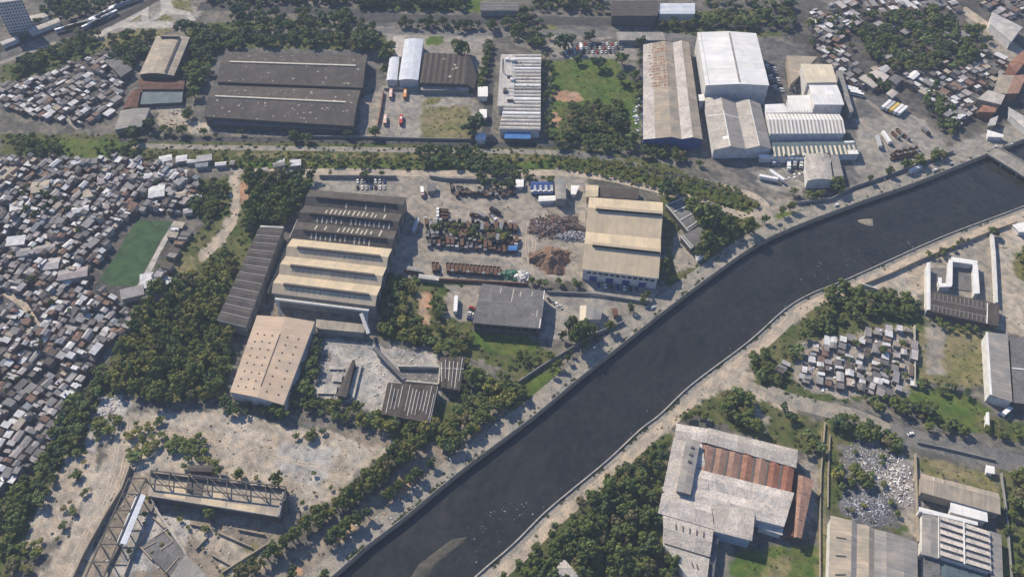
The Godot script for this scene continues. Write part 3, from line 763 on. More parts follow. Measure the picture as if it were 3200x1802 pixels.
	for k in 7: slab(H, "roof_seam", "dark_roof", 0.2 + k * 0.1, 0.3, 0.205 + k * 0.1, 0.62, 0.02, 0.05)
	H = hall("brown_wing", "low maroon-roofed wing in front of the vaulted hall", "building", [1300, 748, 1740, 762, 1730, 842, 1330, 842], 5.0, "v", gables(1, 0.9, 0.5, "maroon_roof"), "brick_wall", 4)
	H = hall("brown_wing", "slanting maroon-roofed wing beside the shaded court", "building", [1240, 860, 1330, 845, 1292, 1012, 1150, 1022], 5.0, "u", gables(1, 0.9, 0.5, "maroon_roof"), "brick_wall", 4)
	H = hall("court_shade_sheet", "dark teal sheet standing for the shade in the court of the maroon wings", "building", [1345, 858, 1720, 862, 1712, 965, 1320, 985], 3.4, "v", gables(1, 0.3, 0.5, "teal_roof"), "dark_wall_and_shade", 3)  # shaded court floor drawn as a dark teal sheet, shade in its colour
	H = hall("grey_hall", "pale grey hall with trees against its front", "hall", [1135, 1045, 1410, 1020, 1345, 1190, 1075, 1222], 5.0, "u", gables(1, 0.9, 0.5, "grey_roof"), "grey_wall", 3)
	H = hall("grey_gable", "dark grey gabled hall at the edge of the small settlement", "hall", [985, 575, 1105, 545, 1245, 655, 1140, 725], 6.0, "v", gables(1, 1.0, 0.5, "slate_roof"), "dark_wall_and_shade", 2)
	# twin dark sheds
	H = hall("dark_factory", "long dark factory shed with a pale ridge beside the tree-lined avenue", "factory", [2130, 487, 3465, 520, 3420, 828, 2045, 772], 8.5, "v", [[0.0, 0.0, "dark_roof"], [0.44, 2.6, "dark_roof"], [1.0, 0.0, ""]], "dark_wall_and_shade", 10)
	slab(H, "ridge_cap", "skylight", 0.06, 0.41, 0.94, 0.45, 0.05, 0.7)
	for i in 46: spot(H, "roof_patch", ["grey_roof", "slate_roof", "stone_roof"][i % 3], rng.randf_range(0.03, 0.95), rng.randf_range(0.04, 0.95), rng.randf_range(0.8, 2.2), rng.randf_range(0.8, 1.6))
	H = hall("dark_factory", "long dark factory shed with a pale ridge beside the overgrown ditch", "factory", [2005, 802, 3400, 850, 3330, 1190, 1925, 1102], 8.5, "v", [[0.0, 0.0, "dark_roof"], [0.46, 2.6, "dark_roof"], [1.0, 0.0, ""]], "dark_wall_and_shade", 10)
	slab(H, "ridge_cap", "skylight", 0.05, 0.42, 0.93, 0.46, 0.05, 0.7)
	for i in 90: spot(H, "roof_patch", ["grey_roof", "slate_roof", "stone_roof"][i % 3], rng.randf_range(0.02, 0.96), rng.randf_range(0.04, 0.96), rng.randf_range(0.8, 2.0), rng.randf_range(0.7, 1.5))
	H = hall("lean_to_shed", "low dark lean-to along the front of the twin dark factory sheds", "shed", [2030, 1130, 3230, 1195, 3225, 1225, 2010, 1165], 5.0, "v", [[0.0, 0.4, "slate_roof"], [1.0, 0.0, ""]], "dark_wall_and_shade", 6)
	# --- silver vaults and brown shed ---
	tl(1, 2)
	H = hall("silver_vault", "wide silver vaulted shed beside the bus yard", "shed", [1402, 372, 1580, 372, 1532, 752, 1345, 752], 8.5, "u", vault(1.5, "silver_roof", 8), "white_wall", 4)
	H = hall("silver_vault", "narrow silver vaulted shed beside the wide silver vault", "shed", [1262, 542, 1352, 542, 1332, 752, 1230, 752], 7.0, "u", vault(0.7, "silver_roof", 6), "white_wall", 3)
	hall("flat_block", "pale flat block behind the silver vaults", "building", [1295, 342, 1412, 340, 1372, 532, 1292, 536], 5.0, "u", gables(1, 0.2, 0.5, "stone_roof"), "tan_wall", 3)
	H = hall("brown_shed", "dark brown ribbed shed beside the silver vaults", "shed", [1590, 502, 2015, 520, 1990, 795, 1545, 780], 7.5, "u", gables(8, 0.7, 0.5, "brown_roof"), "dark_wall_and_shade", 2)
	for k in [[0.16, 0.42], [0.35, 0.68], [0.45, 0.72], [0.5, 0.66], [0.75, 0.6]]: slab(H, "skylight", "skylight", k[0], k[1], k[0] + 0.05, k[1] + 0.05, 0.05, 0.1)
	hall("lean_to_shed", "steep brown lean-to on the end of the ribbed shed", "shed", [2020, 522, 2085, 700, 2062, 822, 1992, 800], 6.5, "u", [[0.0, 0.9, "brown_roof"], [1.0, -1.5, ""]], "dark_wall_and_shade", 2)
	hall("flat_block", "low flat grey strip roof in front of the brown ribbed shed", "building", [1560, 812, 1870, 800, 1900, 850, 1560, 850], 4.0, "v", gables(1, 0.2, 0.5, "grey_roof"), "grey_wall", 3)
	hall("flat_block", "grey flat porch beside the low strip roof of the bus yard", "building", [1890, 800, 2000, 800, 2010, 850, 1895, 850], 4.0, "v", gables(1, 0.2, 0.5, "stone_roof"), "grey_wall", 1)
	for k in [[2100, 815, 2185, 910, "white cube building beside the narrow alley"], [2115, 1030, 2175, 1110, "small white house between the grass lot and the alley"], [2075, 1250, 2165, 1320, "pale blue roofed house at the foot of the alley"]]:
		hall("alley_house", k[4], "house", [k[0], k[1], k[2], k[1], k[2], k[3], k[0], k[3]], 5.0, "v", gables(1, 0.3, 0.5, "white_roof" if k[1] < 1200 else "silver_roof"), "white_wall", 1)
	# --- white and grey ribbed factory ---
	H = hall("ribbed_factory", "long pale factory roof crossed by many dark ribs beside the green field", "factory", [2455, 512, 2688, 512, 2680, 1232, 2300, 1225], 7.5, "v", gables(22, 0.9, 0.62, ["pale_roof", "white_roof", "pale_roof", "pale_roof", "white_roof", "pale_roof", "pink_roof", "pale_roof", "pale_roof", "white_roof", "grey_roof", "pale_roof", "pale_roof", "white_roof", "pale_roof", "pale_roof", "pale_roof", "white_roof", "pale_roof", "pale_roof", "pink_roof", "pale_roof"]), "white_wall", 3)
	for i in 22: slab(H, "gutter", "dark_wall_and_shade", 0.0, (i + 0.9) / 22.0, 1.0, (i + 0.99) / 22.0, 0.02, 0.12)
	for i in 26: spot(H, "roof_patch", ["brown_roof", "dark_wall_and_shade"][i % 2], rng.randf_range(0.1, 0.9), rng.randf_range(0.12, 0.5), 1.3, 0.8)
	H = hall("flat_block", "white flat block with roof tanks along the ribbed factory", "building", [2318, 512, 2450, 512, 2425, 1000, 2285, 1000], 8.0, "v", gables(1, 0.1, 0.5, "pale_roof"), "white_wall", 4)
	for k in [[0.3, 0.1, 3, 3, 2.0, "white_roof"], [0.7, 0.12, 4, 3, 2.4, "white_roof"], [0.5, 0.45, 4, 2, 1.4, "slate_roof"], [0.3, 0.7, 3, 5, 1.8, "dark_roof"], [0.6, 0.9, 5, 2, 1.5, "dark_roof"], [0.75, 0.5, 3, 3, 2, "white_roof"]]: spot(H, "roof_plant", k[5], k[0], k[1], k[2], k[3], k[4])
	o = P(2330, 700, 8)
	tag(part(numbered("roof_mast"), mast_shape(), gm("steel"), self), "slender lattice mast on the white flat block", "mast").position = P(2335, 690, 8.0)
	tl(1, 3)
	hall("blue_canopy", "bright blue canopy at the foot of the ribbed factory", "canopy", [-60, 1252, 170, 1255, 172, 1310, -70, 1305], 5.0, "v", [[0.0, 0.5, "blue_sheet"], [1.0, 0.0, ""]], "dark_wall_and_shade", 4)
	# --- rusty double gable ---
	H = hall("rusty_warehouse", "double-gabled grey warehouse with a rusted half roof and a blue front", "warehouse", [1240, 422, 1672, 410, 1800, 1322, 1240, 1312], 9.0, "u", [[0.0, 0.0, "pink_roof"], [0.2, 1.2, "dun_roof"], [0.47, 3.0, "dun_roof"], [0.645, 1.0, "pink_roof"], [0.83, 3.0, "dun_roof"], [1.0, 1.0, ""]], "blue_wall", 10)  # second gable: paler left slope has the sunlit side put into its colour
	for i in 16:
		for j in 7:
			if rng.randf() < 0.7:
				var ss := i * 0.031 + 0.01
				slab(H, "rusted_sheet", ["rustpatch", "rust_roof"][rng.randi() % 2], ss, 0.12 + j * 0.055 + rng.randf_range(-0.015, 0.015), ss + rng.randf_range(0.008, 0.022), 0.16 + j * 0.055 + rng.randf_range(-0.01, 0.02), 0.02 + 0.008 * j, 0.05, rng.randi() % 3)
	# --- tall white hall ---
	H = hall("white_hall", "tall white hall with a grey gutter down its low-pitched roof", "hall", [1752, 306, 2310, 316, 2432, 802, 1832, 802], 19.0, "u", [[0.0, 0.0, "white_roof"], [0.53, 1.5, "white_roof"], [1.0, 0.0, ""]], "white_wall", 10)
	slab(H, "gutter", "grey_roof", 0.03, 0.52, 0.97, 0.545, 0.03, 0.4); slab(H, "roof_seam", "grey_roof", 0.0, 0.055, 1.0, 0.06, 0.03, 0.1)
	H = hall("double_gable", "double-gabled grey warehouse in front of the tall white hall", "warehouse", [1822, 925, 2350, 985, 2452, 1402, 1905, 1412], 9.0, "u", [[0.0, 0.0, "stone_roof"], [0.28, 3.2, "grey_roof"], [0.55, 0.4, "stone_roof"], [0.78, 3.2, "grey_roof"], [1.0, 0.2, ""]], "white_wall", 6)  # paler left slopes, greyer right slopes: light and shade put into roof colours
	slab(H, "roof_seam", "white_roof", 0.36, 0.0, 0.375, 0.28, 0.02, 0.15); slab(H, "roof_seam", "white_roof", 0.36, 0.28, 0.375, 0.55, 0.02, 0.15)
	slab(H, "valley_gutter", "white_roof", 0.3, 0.27, 1.0, 0.285, 0.02, 0.3); slab(H, "valley_gutter", "white_roof", 0.0, 0.775, 1.0, 0.785, 0.02, 0.3)
	spot(H, "roof_patch", "white_roof", 0.8, 0.18, 3, 4)
	hall("white_kiosk", "small white cube at the corner of the tall white hall", "building", [1768, 892, 1815, 888, 1818, 950, 1775, 952], 8.0, "v", gables(1, 0.2, 0.5, "white_roof"), "white_wall", 1)
	# --- white complex east ---
	tl(1, 4)
	H = hall("white_block", "tall white block with a ribbed cream roof, the one behind its twin", "building", [465, 602, 752, 606, 800, 776, 522, 780], 15.0, "v", gables(1, 0.8, 0.7, "cream_roof"), "white_wall", 4)
	H = hall("white_block", "tall white block with a flat cream roof next to the ribbed annexes", "building", [545, 802, 802, 802, 870, 988, 592, 986], 14.0, "v", gables(1, 0.6, 0.5, "white_roof"), "white_wall", 4)
	hall("flat_block", "beige flat roof behind the two tall white blocks", "building", [330, 528, 620, 535, 470, 700, 368, 790], 7.0, "u", gables(1, 0.2, 0.5, "dun_roof"), "tan_wall", 3)
	hall("grey_lean_to", "narrow grey roof along the side of the tall white blocks", "building", [795, 672, 852, 662, 962, 1045, 925, 1066], 7.0, "u", [[0.0, 0.7, "grey_roof"], [1.0, 0.0, ""]], "grey_wall", 4)
	H = hall("ribbed_annex", "white annex with a ribbed roof against the tall white blocks", "annex", [340, 902, 535, 895, 572, 1062, 350, 1062], 8.0, "v", gables(1, 0.8, 0.2, "white_roof"), "white_wall", 3)
	for i in 8: slab(H, "roof_rib", "stone_roof", i / 8.0 + 0.03, 0.02, i / 8.0 + 0.075, 0.98, 0.02, 0.06)
	hall("flat_block", "white flat corner roof beside the ribbed annex", "building", [130, 985, 300, 978, 345, 1062, 130, 1066], 9.0, "v", gables(1, 0.2, 0.5, "white_roof"), "white_wall", 2)
	H = hall("striped_hall", "long white gabled hall with a roof striped cream and brown", "hall", [130, 1072, 825, 1078, 882, 1258, 172, 1262], 10.5, "v", gables(1, 2.6, 0.42, "white_roof"), "white_wall", 4)
	for i in 20:
		slab(H, "roof_rib", "dun_roof", i / 20.0 + 0.012, 0.44, i / 20.0 + 0.034, 0.99, 0.02, 0.06); slab(H, "roof_rib", "stone_roof", i / 20.0 + 0.012, 0.02, i / 20.0 + 0.03, 0.4, 0.02, 0.06)
	H = hall("cream_annex", "low cream-striped annex in front of the striped hall", "annex", [180, 1345, 965, 1330, 1012, 1455, 200, 1480], 6.0, "v", gables(1, 0.7, 0.3, "teal_roof"), "white_wall", 4)  # plain teal back strip has shade put into its colour
	for i in 18: slab(H, "roof_rib", "cream_roof", i / 18.0 + 0.01, 0.35, i / 18.0 + 0.036, 0.99, 0.02, 0.06)
	slab(H, "white_bay", "white_roof", 0.88, 0.0, 1.0, 1.0, 0.06, 0.25)
	for i in 10: spot(H, "roof_plant", ["dark_roof", "white_roof", "slate_roof"][i % 3], 0.15 + i * 0.055 + rng.randf_range(-0.02, 0.02), 0.9, 1.6, 1.6, 1.1)
	tl(2, 4)
	H = hall("vaulted_store", "grey vaulted store with white ends and cross ribs by the truck yard", "store", [505, 135, 735, 132, 768, 365, 526, 372], 8.5, "u", vault(2.4, "stone_roof", 8), "white_wall", 4)
	for i in 5: slab(H, "roof_rib", "white_roof", 0.1 + i * 0.2, 0.02, 0.115 + i * 0.2, 0.98, 0.02, 0.08)
	hall("grey_lean_to", "grey side shed of the vaulted store", "shed", [745, 140, 820, 140, 868, 325, 775, 340], 6.0, "u", [[0.0, 0.6, "grey_roof"], [1.0, 0.0, ""]], "white_wall", 3)
	hall("white_canopy", "long white loading canopy in front of the cream annex", "canopy", [70, 128, 500, 140, 498, 168, 75, 158], 5.0, "v", [[0.0, 0.2, "white_roof"], [1.0, 0.0, ""]], "white_wall", 5)
	# --- right bank ---
	H = hall("white_ruin", "roofless white-walled ruin with an inner court on the sandy lot", "ruin", [1655, 1155, 1690, 1150, 1690, 1590, 1655, 1590], 6.0, "u", gables(1, 0.1, 0.5, "white_roof"), "white_wall", 3)
	for f in [[1868, 1120, 1895, 1120, 1890, 1360, 1850, 1360], [1895, 1095, 2130, 1130, 2125, 1170, 1890, 1138], [2095, 1165, 2132, 1165, 2150, 1440, 2108, 1440], [1775, 1345, 1885, 1340, 1885, 1375, 1775, 1380], [1770, 1290, 1790, 1290, 1790, 1345, 1770, 1345]]:
		hall("ruin_wing", "narrow white-topped wing of the roofless ruin", "ruin", f, 5.5, "v", gables(1, 0.1, 0.5, "white_roof"), "white_wall", 1, "white wings of the roofless ruin")
	hall("ruin_floor", "dark sunken court floor inside the white ruin", "ruin", [1690, 1200, 2100, 1180, 2110, 1420, 1695, 1380], 0.5, "v", gables(1, 0.02, 0.5, "worn_asphalt"), "dark_wall_and_shade", 1)
	tl(3, 4)
	H = hall("barred_shed", "dark ruined shed with a lattice of pale bars below the white ruin", "ruin", [1680, 85, 2240, 185, 2235, 400, 1665, 275], 5.5, "v", gables(1, 0.4, 0.5, "brown_roof"), "dark_wall_and_shade", 3)
	for i in 14: slab(H, "purlin", "grey_wall", i / 14.0 + 0.02, 0.08, i / 14.0 + 0.028, 0.95, 0.03, 0.2)
	for i in 2: slab(H, "purlin", "grey_wall", 0.0, 0.4 + i * 0.3, 1.0, 0.42 + i * 0.3, 0.03, 0.2)
	slab(H, "roof_edge", "white_roof", 0.97, 0.1, 0.985, 1.0, 0.05, 0.4)
	hall("barred_shed", "narrow end bay of the ruined barred shed", "ruin", [2258, 190, 2335, 215, 2328, 415, 2245, 405], 5.5, "v", gables(1, 0.3, 0.5, "brown_roof"), "dark_wall_and_shade", 2)
	H = hall("grey_long_hall", "long grey hall with a white parapet beside the dry lot", "hall", [2210, 482, 2420, 502, 2465, 1132, 2248, 1062], 8.0, "u", [[0.0, 0.5, "white_roof"], [0.1, 0.5, "grey_roof"], [1.0, 0.0, ""]], "white_wall", 5)
	H = hall("dark_long_hall", "long dark roof behind the white-edged grey hall", "hall", [2445, 520, 2760, 545, 2800, 1180, 2485, 1140], 8.0, "v", gables(2, 0.5, 0.5, "slate_roof"), "dark_wall_and_shade", 2)
	slab(H, "gutter", "white_roof", 0.0, 0.49, 1.0, 0.505, 0.1, 0.3)
	hall("white_pier", "white gate pier block beside the road", "gate", [2215, 1240, 2245, 1235, 2250, 1350, 2218, 1350], 4.0, "u", gables(1, 0.1, 0.5, "white_roof"), "white_wall", 1)
	# bottom right: the pink-white factory
	tl(4, 3)
	H = hall("pink_factory", "large pale pink factory roof with slit vents and a curved flank", "factory", [1535, 130, 1790, 190, 1900, 1000, 1390, 850], 8.0, "v", gables(3, 1.2, 0.5, "pink_roof"), "white_wall", 3)
	H = hall("slit_vent_wing", "pale wing of the pink factory with two rows of slit vents", "factory", [1425, 600, 1930, 745, 1865, 1260, 1440, 1130], 7.6, "v", gables(2, 0.9, 0.5, "stone_roof"), "white_wall", 3)
	vents(H, "slit_vent", "dark_wall_and_shade", 5, 1, 0.22, 0.92, 0.16, 0.26, Vector3(0.5, 3.2, 0.5)); vents(H, "slit_vent", "dark_wall_and_shade", 5, 1, 0.18, 0.9, 0.62, 0.72, Vector3(0.5, 3.2, 0.5))
	H = hall("tapering_wing", "tapering tail wing of the pink factory at the edge of the trees", "factory", [1445, 1150, 1855, 1275, 1830, 1560, 1720, 1540], 7.2, "v", gables(1, 0.6, 0.5, "stone_roof"), "white_wall", 2)
	vents(H, "slit_vent", "dark_wall_and_shade", 2, 1, 0.45, 0.75, 0.3, 0.5, Vector3(0.5, 3.0, 0.5))
	hall("end_bay", "pale square end bay of the pink factory nearest the river", "factory", [1560, 2, 1845, 50, 1835, 185, 1545, 145], 8.2, "v", gables(1, 0.7, 0.5, "pink_roof"), "white_wall", 2)
	H = hall("pale_ridge_roof", "long pale roof strip along the back of the pink factory", "factory", [1862, 45, 2695, 250, 2680, 420, 1855, 190], 8.6, "v", gables(1, 1.0, 0.45, "stone_roof"), "white_wall", 6)
	slab(H, "rust_band", "rust_roof", 0.42, 0.05, 0.5, 1.0, 0.02, 0.05)
	H = hall("rust_bays", "rust-red ribbed bays sunk in the pink factory roof", "factory", [1785, 205, 2670, 425, 2640, 650, 1745, 430], 7.6, "u", gables(7, 0.9, 0.55, ["rustpatch", "rustpatch", "rustpatch", "rust_roof", "rustpatch", "red_roof", "red_roof"]), "dark_wall_and_shade", 2)
	for i in 7: slab(H, "gutter", "dark_wall_and_shade", 0.0, i / 7.0, 1.0, i / 7.0 + 0.02, 0.1, 0.25)
	H = hall("raised_bay", "grey raised roof bay with square hatches on the pink factory", "building", [1650, 145, 1780, 180, 1690, 668, 1552, 632], 11.5, "u", gables(1, 0.4, 0.5, "grey_roof"), "grey_wall", 3)
	for k in 3: spot(H, "roof_hatch", "dark_wall_and_shade", 0.13 + 0.14 * k, 0.4, 1.4, 1.8, 0.6)
	H = hall("pale_main_roof", "broad speckled pale roof in the middle of the pink factory", "factory", [1745, 430, 2660, 655, 2565, 975, 1700, 760], 8.4, "v", gables(2, 0.9, 0.5, "pink_roof"), "white_wall", 5)
	H = hall("grey_wing", "pale grey flat wing projecting from the pink factory over the grass", "factory", [1938, 745, 2290, 850, 2262, 1110, 1910, 1020], 9.2, "v", gables(1, 0.6, 0.5, "stone_roof"), "paleblue_wall", 3)
	hall("small_roof", "small pale roof in the recess of the pink factory", "shed", [2345, 920, 2560, 960, 2550, 1055, 2330, 985], 5.0, "v", gables(1, 0.5, 0.5, "pale_roof"), "white_wall", 2)
	hall("side_wall_roof", "narrow grey roof beside the tail of the pink factory", "building", [1900, 1050, 1955, 1060, 1895, 1560, 1840, 1560], 5.0, "u", gables(1, 0.2, 0.5, "slate_roof"), "grey_wall", 3)
	tl(4, 4)
	H = hall("pink_side_roof", "dusty pink side roof of the factory with three dark slits", "factory", [440, 495, 585, 545, 470, 1080, 400, 1070], 7.0, "u", gables(1, 0.8, 0.3, "rustpatch"), "dark_wall_and_shade", 4)
	for k in 3: slab(H, "slit_vent", "dark_wall_and_shade", 0.28 + 0.22 * k, 0.15, 0.295 + 0.22 * k, 0.6, 0.02, 0.3)
	hall("maroon_gap_shade", "maroon strip coloured for the shaded gap between the speckled roof and pink side roof", "shed", [350, 440, 432, 478, 402, 1068, 296, 1050], 4.0, "u", [[0.0, 0.0, "maroon_roof"], [1.0, 0.8, ""]], "brick_wall", 3)  # shade of the gap drawn as a maroon strip
	# brown sheds at the bottom edge
	H = hall("brown_bays", "ribbed brown-grey shed with four long bays at the rubbish heap", "shed", [745, 880, 1565, 1135, 1570, 1520, 725, 1520], 8.0, "u", [[0.0, 0.0, "dun_roof"], [0.24, 1.6, "grey_roof"], [0.31, 0.4, "dun_roof"], [0.44, 1.6, "dun_roof"], [0.51, 0.3, "grey_roof"], [0.58, 0.8, "grey_roof"], [0.64, 1.4, "grey_roof"], [0.84, 1.2, "grey_roof"], [1.0, 0.0, ""]], "white_wall", 4)
	for k in 3: slab(H, "slit_vent", "dark_wall_and_shade", 0.3 + 0.28 * k, 0.07, 0.315 + 0.28 * k, 0.18, 0.02, 0.4)
	H = hall("dun_hall", "long dun hall above the louvred hall on the far side of the rubbish heap", "hall", [1610, 475, 2325, 660, 2345, 860, 1600, 650], 7.0, "v", gables(1, 1.2, 0.3, "dun_roof"), "tan_wall", 6)
	for k in [0.14, 0.26]: slab(H, "skylight", "skylight", k, 0.05, k + 0.02, 0.3, 0.03, 0.05)
	hall("white_link", "white flat link roof between the dun hall and the louvred hall", "building", [1890, 730, 2215, 810, 2225, 930, 1880, 840], 6.0, "v", gables(1, 0.2, 0.5, "white_roof"), "white_wall", 2)
	H = hall("louvred_hall", "pale hall with two columns of dark-edged roof louvres", "hall", [1785, 870, 2240, 1020, 2255, 1415, 1785, 1270], 7.0, "v", gables(6, 1.0, 0.75, "pink_roof"), "white_wall", 2)
	for i in 6: flat_slab(H, "louvre", "glass_dark", 0.0, (i + 0.80) / 6.0, 0.98, (i + 0.9) / 6.0, 0.1, 0.95)
	slab(H, "roof_spine", "white_roof", 0.455, 0.0, 0.485, 1.0, 0.9, 0.3)
	H = hall("grey_bay", "grey roof bay framed in white beside the louvred hall", "building", [1615, 840, 1770, 870, 1770, 1275, 1610, 1230], 7.2, "u", gables(1, 0.3, 0.5, "grey_roof"), "white_wall", 2)
	slab(H, "roof_edge", "white_roof", 0.0, 0.95, 1.0, 1.0, 0.03, 0.5); slab(H, "roof_edge", "white_roof", 0.0, 0.0, 0.03, 1.0, 0.03, 0.5)
	hall("white_coping", "long white coping roof at the head of the louvred hall", "building", [1590, 790, 2130, 930, 2128, 962, 1585, 830], 7.4, "v", gables(1, 0.1, 0.5, "white_roof"), "white_wall", 2)
	hall("dark_annex", "dark flat annex below the grey framed bay", "annex", [1625, 1240, 1780, 1285, 1790, 1530, 1620, 1530], 5.0, "u", gables(1, 0.2, 0.5, "slate_roof"), "white_wall", 2)
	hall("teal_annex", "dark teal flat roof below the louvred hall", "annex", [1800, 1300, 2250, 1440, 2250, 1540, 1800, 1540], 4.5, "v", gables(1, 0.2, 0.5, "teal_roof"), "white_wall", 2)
	hall("mauve_strip", "narrow mauve-grey roof along the side of the louvred hall", "building", [2245, 1025, 2360, 1060, 2380, 1530, 2262, 1530], 5.5, "u", [[0.0, 0.6, "grey_roof"], [1.0, 0.0, ""]], "grey_wall", 4)
	hall("white_hut", "tiny white hut on the dry grass above the dun hall", "hut", [2222, 395, 2288, 408, 2290, 478, 2220, 465], 3.5, "v", gables(1, 0.2, 0.5, "white_roof"), "white_wall", 1)
	tl(4, 3)
	hall("wood_house", "pale-roofed house inside the riverside wood", "house", [470, 1290, 500, 1290, 620, 1450, 390, 1450], 5.0, "v", gables(1, 0.8, 0.5, "stone_roof"), "white_wall", 1)
	tl(2, 4)
	hall("white_slab_roof", "white slab-roofed shed beside the sandy river lane", "shed", [2470, 790, 2600, 760, 2640, 860, 2530, 860], 4.0, "v", gables(1, 0.2, 0.5, "white_roof"), "white_wall", 1)
	# top right buildings
	tl(1, 4)
	hall("white_depot", "big white gabled depot beside the slanting road", "depot", [2275, 112, 2560, 252, 2450, 392, 2250, 222], 8.0, "v", gables(1, 1.6, 0.6, "pale_roof"), "white_wall", 4)
	var tn := ["rust_roof", "dun_roof", "rustpatch", "stone_roof", "rust_roof", "pale_roof"]
	var rows := [[2430, 600, 2560, 480, 2640, 520, 2500, 690], [2340, 700, 2480, 712, 2405, 885, 2292, 870], [2490, 710, 2600, 700, 2520, 880, 2415, 885], [2240, 850, 2395, 895, 2350, 985, 2140, 935], [2190, 985, 2330, 960, 2300, 1060, 2140, 1055], [2260, 1120, 2330, 1090, 2300, 1180, 2230, 1190]]
	for i in rows.size(): hall("tenement", ["rust-red tenement by the beige road", "tan flat-roofed tenement with pale walls", "dusty rust tenement behind the tan one", "grey-tan tenement stepping down to the river bridge", "rust-brown tenement above the bridge road", "pale narrow tenement next to the bridge road"][i], "tenement", rows[i], 9.0 if i < 4 else 6.0, "v", gables(1, 0.3, 0.5, tn[i]), "brick_wall" if i % 2 == 0 else "tan_wall", 2)
	hall("white_canopy", "white canopy shelter at the end of the bridge", "canopy", [2230, 1225, 2380, 1270, 2370, 1295, 2235, 1290], 4.0, "v", gables(1, 0.2, 0.5, "white_roof"), "white_wall", 1)
	hall("pale_workshop", "pale workshop roof at the right edge above the river", "workshop", [2430, 1010, 2600, 1110, 2600, 1230, 2440, 1090], 5.0, "v", gables(1, 0.6, 0.5, "pale_roof"), "white_wall", 2)
	for k in [[1190, 645, 1265, 610, 1310, 650, 1250, 695, "pale_roof", "pale square roof at the edge of the tree-filled settlement"], [1110, 680, 1180, 660, 1300, 720, 1240, 785, "pink_roof", "long dusty pink roof beside the truck yard"], [1290, 740, 1350, 700, 1430, 740, 1370, 800, "slate_roof", "dark grey square roof beside the truck yard"], [1460, 720, 1540, 660, 1590, 700, 1530, 750, "white_roof", "white square roof over the truck yard wall"], [1010, 735, 1070, 700, 1190, 810, 1150, 830, "stone_roof", "narrow grey strip roof beside the truck yard"], [1270, 880, 1320, 840, 1380, 880, 1330, 925, "stone_roof", "small olive-grey roof behind the parked trailers"]]:
		hall("workshop", k[9], "workshop", k.slice(0, 8), 5.0, "v", gables(1, 0.5, 0.5, k[8]), "grey_wall", 1)
	tl(1, 3)
	hall("flat_block", "pale flat block at the top edge beside the trees", "building", [1400, 30, 1725, 30, 1725, 130, 1390, 130], 8.0, "v", gables(2, 0.5, 0.5, "silver_roof"), "white_wall", 3)
	hall("hatched_block", "dark green netted block at the top edge", "building", [950, 5, 1380, 5, 1375, 150, 940, 150], 10.0, "v", gables(6, 0.4, 0.5, "dark_roof"), "dark_wall_and_shade", 2)
	hall("long_flat_roof", "long grey flat roof behind the car park", "building", [990, 300, 1420, 305, 1450, 380, 1010, 380], 5.0, "v", gables(1, 0.3, 0.5, "grey_roof"), "grey_wall", 4)
	tl(1, 2)
	hall("hatched_block", "long dark block behind the avenue trees", "building", [2120, 20, 2480, 20, 2480, 100, 2120, 100], 6.0, "v", gables(3, 0.4, 0.5, "slate_roof"), "grey_wall", 3)
	apartment()

func spot(H: Hall, called, m, s, t, ls, lt, hh := 0.06):
	return slab(H, called, m, s, t, s + ls / H.length(), t + lt / H.width(), rng.randf_range(0.01, 0.04), hh)

func mast_shape() -> MB:
	var mb := MB.new()
	for q in [[-0.4, -0.4], [0.4, -0.4], [0.0, 0.5]]: mb.bar(Vector3(q[0] * 2.0, 0, q[1] * 2.0), Vector3(q[0] * 0.5, 14, q[1] * 0.5), 0.3, 0.3)
	for i in 6: mb.bar(Vector3(-0.7 + i * 0.08, i * 2.2, -0.6 + i * 0.07), Vector3(0.7 - i * 0.08, i * 2.2 + 1.6, -0.6 + i * 0.07), 0.2, 0.2)
	return mb

func apartment():
	tl(1, 1)
	# two faces of a tower block, its roof just outside the frame
	var H := hall("apartment_tower", "tall white apartment tower with rows of windows by the railway", "apartment block", [-90, -40, 175, -60, 205, -5, -60, 30], 30.0, "v", gables(1, 0.3, 0.5, "pale_roof"), "white_wall", 2)
	var w := H.q[3].distance_to(H.q[2])
	for fl in 10:
		for k in 9: opening2(H, "window", "s", (k + 0.25) / 9.0, (k + 0.75) / 9.0, 1.2 + fl * 2.9, 2.6 + fl * 2.9)
		for k in 5: opening2(H, "window", "e", (k + 0.25) / 5.0, (k + 0.75) / 5.0, 1.2 + fl * 2.9, 2.6 + fl * 2.9)
	hall("flat_block", "low pale platform building between the tower and the railway", "building", [250, 275, 545, 170, 560, 205, 280, 312], 4.0, "v", gables(1, 0.2, 0.5, "stone_roof"), "white_wall", 3)
	hall("flat_block", "pale flat building behind the railway platform", "building", [265, 150, 400, 120, 450, 150, 290, 200], 5.0, "v", gables(1, 0.2, 0.5, "stone_roof"), "white_wall", 2)
	hall("flat_block", "white low block beside the foot of the railway", "building", [0, 390, 140, 345, 170, 365, 20, 425], 4.0, "v", gables(1, 0.2, 0.5, "pale_roof"), "white_wall", 2)

func opening2(H, called, side, f0, f1, y0, y1):
	opening(H, called, "glass_dark", side, f0, f1, y0, y1)
# ---- trees ----
var crowns := []     # meshes, by shape and tone
var trunk_mesh: ArrayMesh
var tree_specs := []
const TONES := [[0.100, 0.13, 0.040], [0.135, 0.162, 0.045], [0.185, 0.185, 0.05], [0.070, 0.102, 0.047], [0.135, 0.185, 0.07], [0.15, 0.14, 0.068]]
const TONE_WORDS := ["dark green", "mid green", "yellowish green", "blackish green", "light green", "olive brown"]

